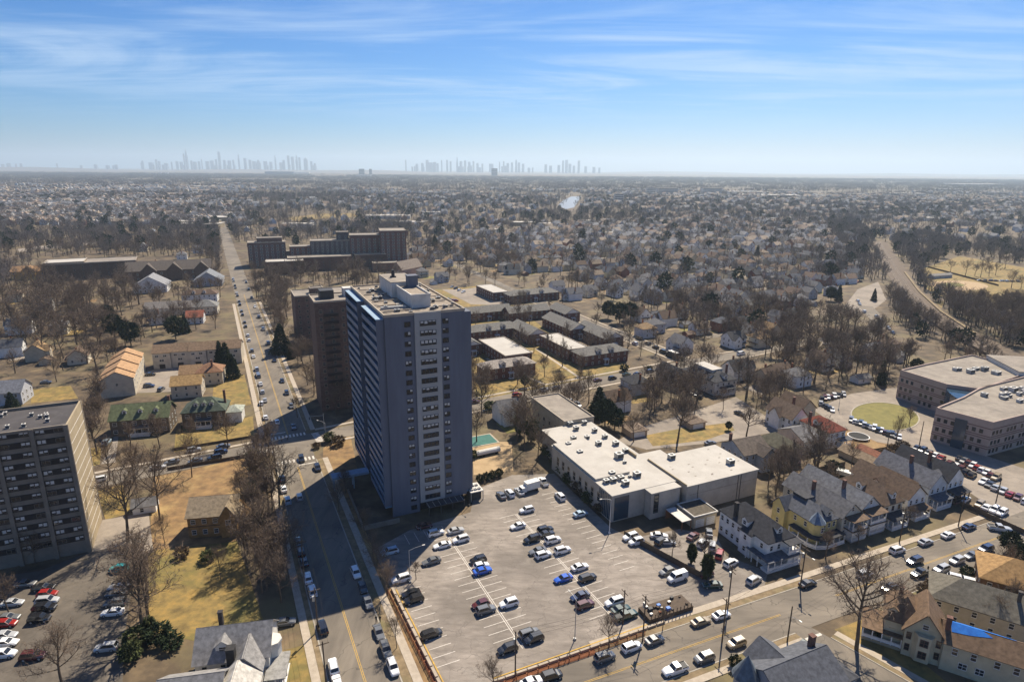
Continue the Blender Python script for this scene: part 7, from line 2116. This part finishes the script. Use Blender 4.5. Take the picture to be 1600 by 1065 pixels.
# stadium bowls
for px, py, wpx, hpx, lab in ((250, 272, 5, 3, 'white round tank on the far plain, first of two'), (261, 272, 5, 3, 'white round tank on the far plain, second of two')):
    p = G(px, py); s = p.length/F_PX
    t = MB().prism([(wpx*s/2*math.cos(i*.5236), wpx*s/2*math.sin(i*.5236)) for i in range(12)], 0, hpx*s*.7).build('storage_tank', 'white_trim', None, None, (p.x, p.y, 0)); tag(t, lab, 'tank')
p = G(437, 273); s = p.length/F_PX
t = thing('stadium', 'grey stadium bowl on the far plain', 'stadium', (p.x, p.y, 0))
el = [(21*s*math.cos(i*.2618), 9*s*math.sin(i*.2618)) for i in range(24)]
rr_ = MB(); strip(rr_, el+[el[0]], -30, 0, 0, 38); rr_.build('bowl', 'sky_tower', t); MB().prism([(a*.8, b*.8) for a, b in el], 0, 4).build('pitch', 'green_lawn', t)
# low ridges before the horizon
def ridge(name, y, x0, x1, h, seed, depth=900):
    rr = random.Random(seed); n = 60; mb = MB(); prof = []
    for i in range(n+1):
        t = i/n; prof.append((x0+(x1-x0)*t, h*(.55+.25*math.sin(t*7+seed)+.2*math.sin(t*19+seed*2)+.08*rr.random())*min(1, t*8, (1-t)*8)))
    vs = []
    for x, z in prof: vs += [(x, y, -1), (x, y+depth*.5, max(z, .1)), (x, y+depth, -1)]
    mb.add(vs, [(i*3, (i+1)*3, (i+1)*3+1, i*3+1) for i in range(n)]+[(i*3+1, (i+1)*3+1, (i+1)*3+2, i*3+2) for i in range(n)])
    return struct(name, mb, 'wood_floor')
ridge('hills', 12600, -13000, -1500, 62, 1)
ridge('hills', 16500, 1500, 17000, 70, 2)
ridge('hills', 7500, -2600, 1500, 20, 3, 700)

# ------------------------------------------------------------------ the skyline
DS = 15500.0
def sky_tower(px, top, wpx, lab=None, spire=0, dist=DS, kind=0):
    base = (px-CX)/F_PX
    # ground position at this distance
    x = (px-CX)/F_PX*dist*1.037; y = dist
    lo, hi = 5.0, 700.0
    for _ in range(30):
        m_ = (lo+hi)/2
        if PX(x, y, m_)[1] > top: lo = m_
        else: hi = m_
    h_ = lo; w_ = wpx*dist/F_PX*.85
    t = thing('skyscraper', lab, 'building', (x, y, 0), R(rnd.uniform(-20, 20)), 'city skyline')
    mb = MB()
    d_ = w_*rnd.uniform(.8, 1.1)
    if kind == 0: mb.box(-w_/2, w_/2, -d_/2, d_/2, 0, h_)
    elif kind == 1: mb.box(-w_/2, w_/2, -d_/2, d_/2, 0, h_*.72).box(-w_*.34, w_*.34, -d_*.34, d_*.34, h_*.72, h_*.9).box(-w_*.2, w_*.2, -d_*.2, d_*.2, h_*.9, h_)
    else: mb.box(-w_/2, w_/2, -d_/2, d_/2, 0, h_*.85); mb.add([(-w_/2,-d_/2,h_*.85),(w_/2,-d_/2,h_*.85),(w_/2,d_/2,h_*.85),(-w_/2,d_/2,h_*.85),(0,0,h_)], [(0,1,4),(1,2,4),(2,3,4),(3,0,4)])
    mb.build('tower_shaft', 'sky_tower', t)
    if spire: MB().tube((0, 0, h_*(.95 if kind else 1)), (0, 0, h_+spire*dist/F_PX), w_*.12, w_*.03, 6).build('spire', 'metal', t)
    if not lab:
        LATER.append((t, 'hazy %s tower in the %s part of the skyline, {n}' % ('slim' if wpx < 3 else 'broad', 'left' if px < 530 else ('middle' if px < 780 else 'right'))))
    return t
for a in [(326.5,234,3.2,'tallest hazy tower of the skyline with a stepped top',2,DS,1),(323,240,2.4),(374,237,3.6,'square-topped hazy tower right of the tallest one',0,DS,0),(348,249,1.6,None,3),(282,249,3),(286,252,3),(262,251,3),(274,254,6),(260,254,2),(304,253,2.2),(296,255,5),(312,252,4),(318,253,4),(333,251,3),(338,253,5),(344,252,3),(356,252,5),(363,251,5),(369,249,3),(381,250,4),(388,251,4),(394,250,3),(402,240,2.6,None,1,DS,1),(411,247,4),(418,250,4),(430,250,6,None,0,DS,1),(424,252,5),(440,252,5),(448,253,4),(455,243,2.4,None,2,DS,1),(467,250,4),(474,243,3),(480,245,4,None,0,DS,0),(486,243,3,'spired tower in the close pair above the plain',4,DS,1),(490,246,3.4),(499,246,6,None,0,DS,2),(507,252,3),(512,255,3),(463,254,5),
          (644,250,2,None,1),(675,250,4),(680,254,8),(686,253,4),(696,250,2),(704,250,3),(709,252,3),(718.5,246,3,'spired tower at the middle of the skyline',5,DS,1),(724,252,4),(730,251,3),(736,253,4),(742,252,3),(748,255,4),(668,255,4),(660,256,4),(690,255,4),(755,256,3),(768,256,6),(780,253,2),(786,252,2.6),(792,255,4),(798,254,3),(804,250,3),(808,254,4),(814,256,4),(847,257,4),(854,259,5),(866,258,4),(872,251,3),(877,250,5,None,0,DS,0),(882,256,4),(895,251,4,'lone square tower at the right end of the skyline',0,DS,0),(888,259,4),(905,260,4),(917,261,4),(925,262,3)]:
    sky_tower(*a)
for i in range(48):
    px = rnd.uniform(0, 250) if i % 3 == 0 else (rnd.uniform(240, 520) if i % 3 == 1 else rnd.uniform(640, 830))
    sky_tower(px, 257.5+(px-300)*.006+rnd.uniform(-1.5, 1.8), rnd.uniform(2, 6))

# ------------------------------------------------------------------ haze: one closed box of even air round everything
hz = MB().box(-24500, 24500, -600, 24500, -1.5, 480)
me = bpy.data.meshes.new('haze'); me.from_pydata(hz.v, [], hz.f)
m = bpy.data.materials.new('haze'); m.use_nodes = True
m.node_tree.nodes.clear()
pv = m.node_tree.nodes.new('ShaderNodeVolumePrincipled'); mo = m.node_tree.nodes.new('ShaderNodeOutputMaterial')
pv.inputs['Color'].default_value = (0.66, 0.82, 0.97, 1)
pv.inputs['Density'].default_value = 0.000076
pv.inputs['Anisotropy'].default_value = 0.35
m.node_tree.links.new(pv.outputs[0], mo.inputs['Volume'])
me.materials.append(m)
o = link('haze', me)
o['kind'] = 'stuff'; o['label'] = 'pale blue haze thickening towards the horizon'; o['category'] = 'haze'
# ------------------------------------------------------------------ poles, lamps, wires, people
def hpole(base, top):
    g = G(*base); lo, hi = 0.0, 60.0
    for _ in range(40):
        m_ = (lo+hi)/2
        if PX(g.x, g.y, m_)[1] > top[1]: lo = m_
        else: hi = m_
    return g, lo
POLES = {}
def upole(key, px, py, h, lab, ang=A_FR, arms=1, transformer=False, lamp=False):
    p = G(px, py)
    t = thing('utility_pole', lab, 'pole', (p.x, p.y, 0), ang, 'utility poles')
    MB().tube((0, 0, 0), (0, 0, h), .17, .12, 8).build('pole', 'timber', t)
    for i in range(arms): MB().box(-.07, .07, -1.2, 1.2, h-.7-i*.9, h-.56-i*.9).build('cross_arm', 'timber', t)
    if transformer: MB().tube((0, .38, h-3.2), (0, .38, h-2.0), .3, .3, 10).build('transformer', 'metal', t)
    if lamp:
        MB().tube((0, 0, h-2.6), (0, -2.2, h-1.9), .05, .04, 6).box(-.15, .15, -2.8, -2.1, h-2.0, h-1.85).build('lamp_arm', 'metal', t)
    POLES[key] = (Vector((p.x, p.y, h-.55)), ang)
for a in [('a', 805, 1058, 11, 'utility pole at the left end of the street fence', A_FR, 1, True),('b', 1004, 1001, 11.5, 'utility pole on the sidewalk between two parked cars', A_FR, 2, True),('c', 1128, 1003, 11, 'utility pole beside the street opposite the turret', A_FR, 1, False),('d', 1137, 950, 11.5, 'utility pole at the corner of the small lot', A_FR, 2, True),('e', 1250, 918, 11.5, 'utility pole with a lamp arm in front of the white porch house', A_FR, 1, True, True),('f', 1405, 848, 11, 'utility pole in front of the hip-roofed porch house', A_FR, 1, True),('g', 1497, 822, 11, 'utility pole at the end of the porch house row', A_FR, 1, False),('h', 1554, 793, 10, 'utility pole in the middle of the school lot', A_FR, 0, False),
          ('i', 973, 975, 9, 'short utility pole behind the fence of the lot', A_FR, 1, False),('j', 1382, 720, 11, 'utility pole in the dry hedge below the oval lawn', A_FR, 1, False),('k', 1398, 700, 9, 'bare pole on the edge of the oval lawn', A_FR, 0, False),('l', 1436, 697, 10, 'pole at the end of the oval drive', A_FR, 0, False),('m', 1230, 1002, 9, 'utility pole with a white lamp at the side street corner', A_FR, 0, False, True),
          ('n', 497, 985, 11, 'utility pole on the verge of the main road in shade', A_MD, 1, True),('o', 476, 905, 11, 'utility pole beside the white cars on the main road', A_MD, 1, False),('p', 432, 745, 11, 'utility pole below the big junction', A_MD, 1, True),('q', 418, 695, 11, 'utility pole at the left corner of the junction', A_MD, 2, False, True),('r', 408, 640, 11, 'utility pole above the junction', A_MD, 1, False),('s', 510, 1075, 11, 'utility pole at the bottom of the main road', A_MD, 1, False)]:
    upole(*a)
def wire(a, b, off, lab, n=10, sag=.9):
    (pa, aa), (pb, ab) = POLES[a], POLES[b]
    A = pa+Vector((-math.sin(aa)*off, math.cos(aa)*off, 0)); B = pb+Vector((-math.sin(ab)*off, math.cos(ab)*off, 0))
    mb = MB(); prev = A
    for i in range(1, n+1):
        t = i/n; q = A.lerp(B, t)-Vector((0, 0, sag*4*t*(1-t)))
        mb.tube(prev, q, .022, .022, 4, 0, False); prev = q
    o = mb.build('power_line', 'cable'); tag(o, lab, 'cable', 'overhead power lines')
for a, b in (('a', 'b'), ('b', 'd'), ('d', 'e'), ('e', 'f'), ('f', 'g'), ('s', 'n'), ('n', 'o'), ('o', 'p'), ('p', 'q'), ('q', 'r')):
    road_ = 'street in front of the lot' if a in 'abd' else ('street before the porch houses' if a in 'ef' else 'main road')
    for off, w_ in ((-1.0, 'near'), (0.0, 'middle'), (1.0, 'far')):
        wire(a, b, off, '%s wire of the %s span along the %s' % (w_, {'a': 'first', 'b': 'second', 'd': 'third', 'e': 'first', 'f': 'second', 's': 'bottom', 'n': 'second', 'o': 'third', 'p': 'fourth', 'q': 'uppermost'}[a], road_))
for off, w_ in ((-.6, 'lower'), (.6, 'upper')): wire('c', 'e', off, '%s of two wires crossing the street near the white porch house' % w_)
def lamp_post(px, py, h, ang, lab, arm=2.4, m='metal'):
    p = G(px, py)
    t = thing('street_lamp', lab, 'street lamp', (p.x, p.y, 0), ang, 'street lamps')
    MB().tube((0, 0, 0), (0, 0, h), .11, .07, 8).box(-.25, .25, -.25, .25, 0, .5).build('pole', m, t)
    MB().tube((0, 0, h), (arm*.5, 0, h+.45), .05, .045, 6).tube((arm*.5, 0, h+.45), (arm, 0, h+.6), .045, .04, 6).build('arm', m, t)
    MB().box(arm-.1, arm+.6, -.16, .16, h+.52, h+.68).build('lamp_head', 'off_white', t)
lamp_post(641, 910, 9, R(24), 'tall curved lamp post on the left side of the lot', 3.4)
lamp_post(898, 999, 10, R(120), 'tall lamp post at the street edge of the lot', 2.4)
lamp_post(952, 833, 10.5, R(195), 'white lamp post at the corner of the white-roofed building', 2.8, 'white_trim')
lamp_post(733, 790, 6, R(-40), 'short lamp post beside the tower shed', 1.5, 'dark_metal')
lamp_post(1310, 640, 7, R(30), 'thin lamp post beside the upper oval drive', 1.6)
lamp_post(510, 688, 7, R(160), 'lamp post at the right corner of the junction', 3.0)
# traffic signals at the junction
for px, py, ang, lab in ((428, 715, R(40), 'traffic signal on a long mast arm at the near corner of the junction'), (507, 672, R(205), 'traffic signal on a mast arm at the far corner of the junction')):
    p = G(px, py)
    t = thing('traffic_signal', lab, 'traffic light', (p.x, p.y, 0), ang)
    MB().tube((0, 0, 0), (0, 0, 7), .14, .1, 8).build('pole', 'metal', t); MB().tube((0, 0, 6.2), (5.5, 0, 6.6), .07, .05, 6).build('mast_arm', 'metal', t)
    for x in (3.2, 5.2):
        b = MB().box(x-.15, x+.15, -.12, .12, 5.3, 6.3).build('signal_head', 'dark_metal', t)
# people: one skinned body each
def person(px, py, lab, face=0.0, walk=.12, shirt='person_dark'):
    p = G(px, py)
    vs = [(0,0,.95),(0,0,1.2),(0,0,1.42),(0,0,1.52),(0,.01,1.66),(.09,0,.9),(.1,walk,.5),(.1,walk*.6,.06),(.1,walk*.6+.14,.03),(-.09,0,.9),(-.1,-walk,.5),(-.1,-walk*1.4,.06),(-.1,-walk*1.4+.14,.03),
          (.18,0,1.40),(.25,-walk*.6,1.12),(.26,walk*.3,.88),(-.18,0,1.40),(-.25,walk*.6,1.12),(-.26,walk*.9,.88)]
    es = [(0,1),(1,2),(2,3),(3,4),(0,5),(5,6),(6,7),(7,8),(0,9),(9,10),(10,11),(11,12),(2,13),(13,14),(14,15),(2,16),(16,17),(17,18)]
    rd = [.15,.15,.15,.06,.105,.10,.07,.05,.045,.10,.07,.05,.045,.07,.05,.04,.07,.05,.04]
    me = bpy.data.meshes.new('person'); me.from_pydata(vs, es, []); me.materials.append(MAT[shirt])
    o = link('person', me, None, None, (p.x, p.y, .13), face)
    md = o.modifiers.new('skin', 'SKIN')
    for i, sv in enumerate(me.skin_vertices[0].data if me.skin_vertices else []): sv.radius = (rd[i], rd[i])
    if not me.skin_vertices:
        pass
    o.modifiers.new('smooth', 'SUBSURF').levels = 1
    tag(o, lab, 'person')
    return o
def persons():
    for a in ((588, 972, 'person in dark clothes walking on the verge beside the grey sedan, left of a pair', R(20)), (594, 972, 'person in dark clothes walking on the verge, right of a pair', R(30)), (1449, 893, 'person in dark clothes standing beside the black pickup truck', R(100)), (1455, 897, 'person in dark clothes at the kerb behind the black pickup truck', R(70))):
        person(a[0], a[1], a[2], a[3])
persons()
# fences and retaining walls seen as lines
def plank_fence(lab, p, q, h=1.8, n=None, m='timber'):
    p, q = G(*p), G(*q); d = q-p; ln = d.length; n = n or max(3, int(ln/2.4)); sl = ln/n
    t = thing('board_fence', lab, 'fence', (p.x, p.y, 0), math.atan2(d.y, d.x))
    me = MB().box(.05, sl-.02, -.03, .03, .05, h).mesh('fence_panel', m); pm = MB().box(-.05, .05, -.05, .05, 0, h+.12).mesh('post', m)
    for i in range(n): link('fence_panel', me, t, None, (i*sl, 0, 0)); link('post', pm, t, None, (i*sl, 0, 0))
for a in (('dark board fence between the lot and the small lot', (975, 838), (1098, 905), 1.8), ('grey fence along the top of the leaf-strewn slope', (262, 735), (398, 712), 1.2), ('low wall fence below the green-roofed houses', (270, 704), (392, 684), 1.0), ('board fence behind the yellow house', (1200, 785), (1240, 808), 1.6), ('long fence across the playing field', (1450, 418), (1560, 447), 1.6), ('garden fence behind the porch houses', (1255, 742), (1320, 728), 1.8), ('fence along the wall of the school lot', (1500, 790), (1600, 835), 1.6), ('fence on the brown lawn of the red-roofed house', (1330, 712), (1400, 700), 1.3)):
    plank_fence(*a)
# timber yard clutter at the corner of the lot
YD = thing('scrap_yard_deck', 'weathered timber platform cluttered with scrap at the corner of the lot', 'platform', (*G(1015, 975), 0), A_FR)
MB().box(0, 12, 0, 4.5, 0, 1.2).build('deck', 'timber', YD)
for i in range(12): MB().box(.3+i, .45+i, -.05, .05, 1.2, 2.2).build('baluster', 'timber', YD)
for i in range(16):
    x, y, s = rnd.uniform(.6, 11), rnd.uniform(.6, 3.8), rnd.uniform(.4, 1.0)
    MB().box(x, x+s, y, y+s*.8, 1.2, 1.2+s*.7).build('scrap_piece', rnd.choice(('metal', 'hot_brick', 'dark_metal', 'timber', 'tarp')), YD)
# round back-garden clutter: sheds near the row of houses
for lab, px, py, z, w_, d_, c, r_ in (('small white shed beside the school trees', 1342, 592, 2.6, 8, 5, WHITE, RGREY), ('small wooden shed behind the orange-brown house', 206, 793, 2.4, 6, 5, WHITE, RGREY), ('low red shed with an orange roof behind the school', 1503, 573, 3, 12, 7, (0.16, 0.06, 0.05), (0.36, 0.2, 0.11)), ('long low dugout shed by the ball diamond', 1458, 431, 3, 26, 5, GREYW, (0.3, 0.28, 0.25))):
    h = house_at(lab, px, py, z, w_, d_, R(20), name='garden_shed', cat='shed')
    vol(h, 0, w_, 0, d_, z, 1.4, 'gable', c, r_, 'x'); win(h, w_*.4, 0, z*.5, 1.0, 1.4)
relabel()
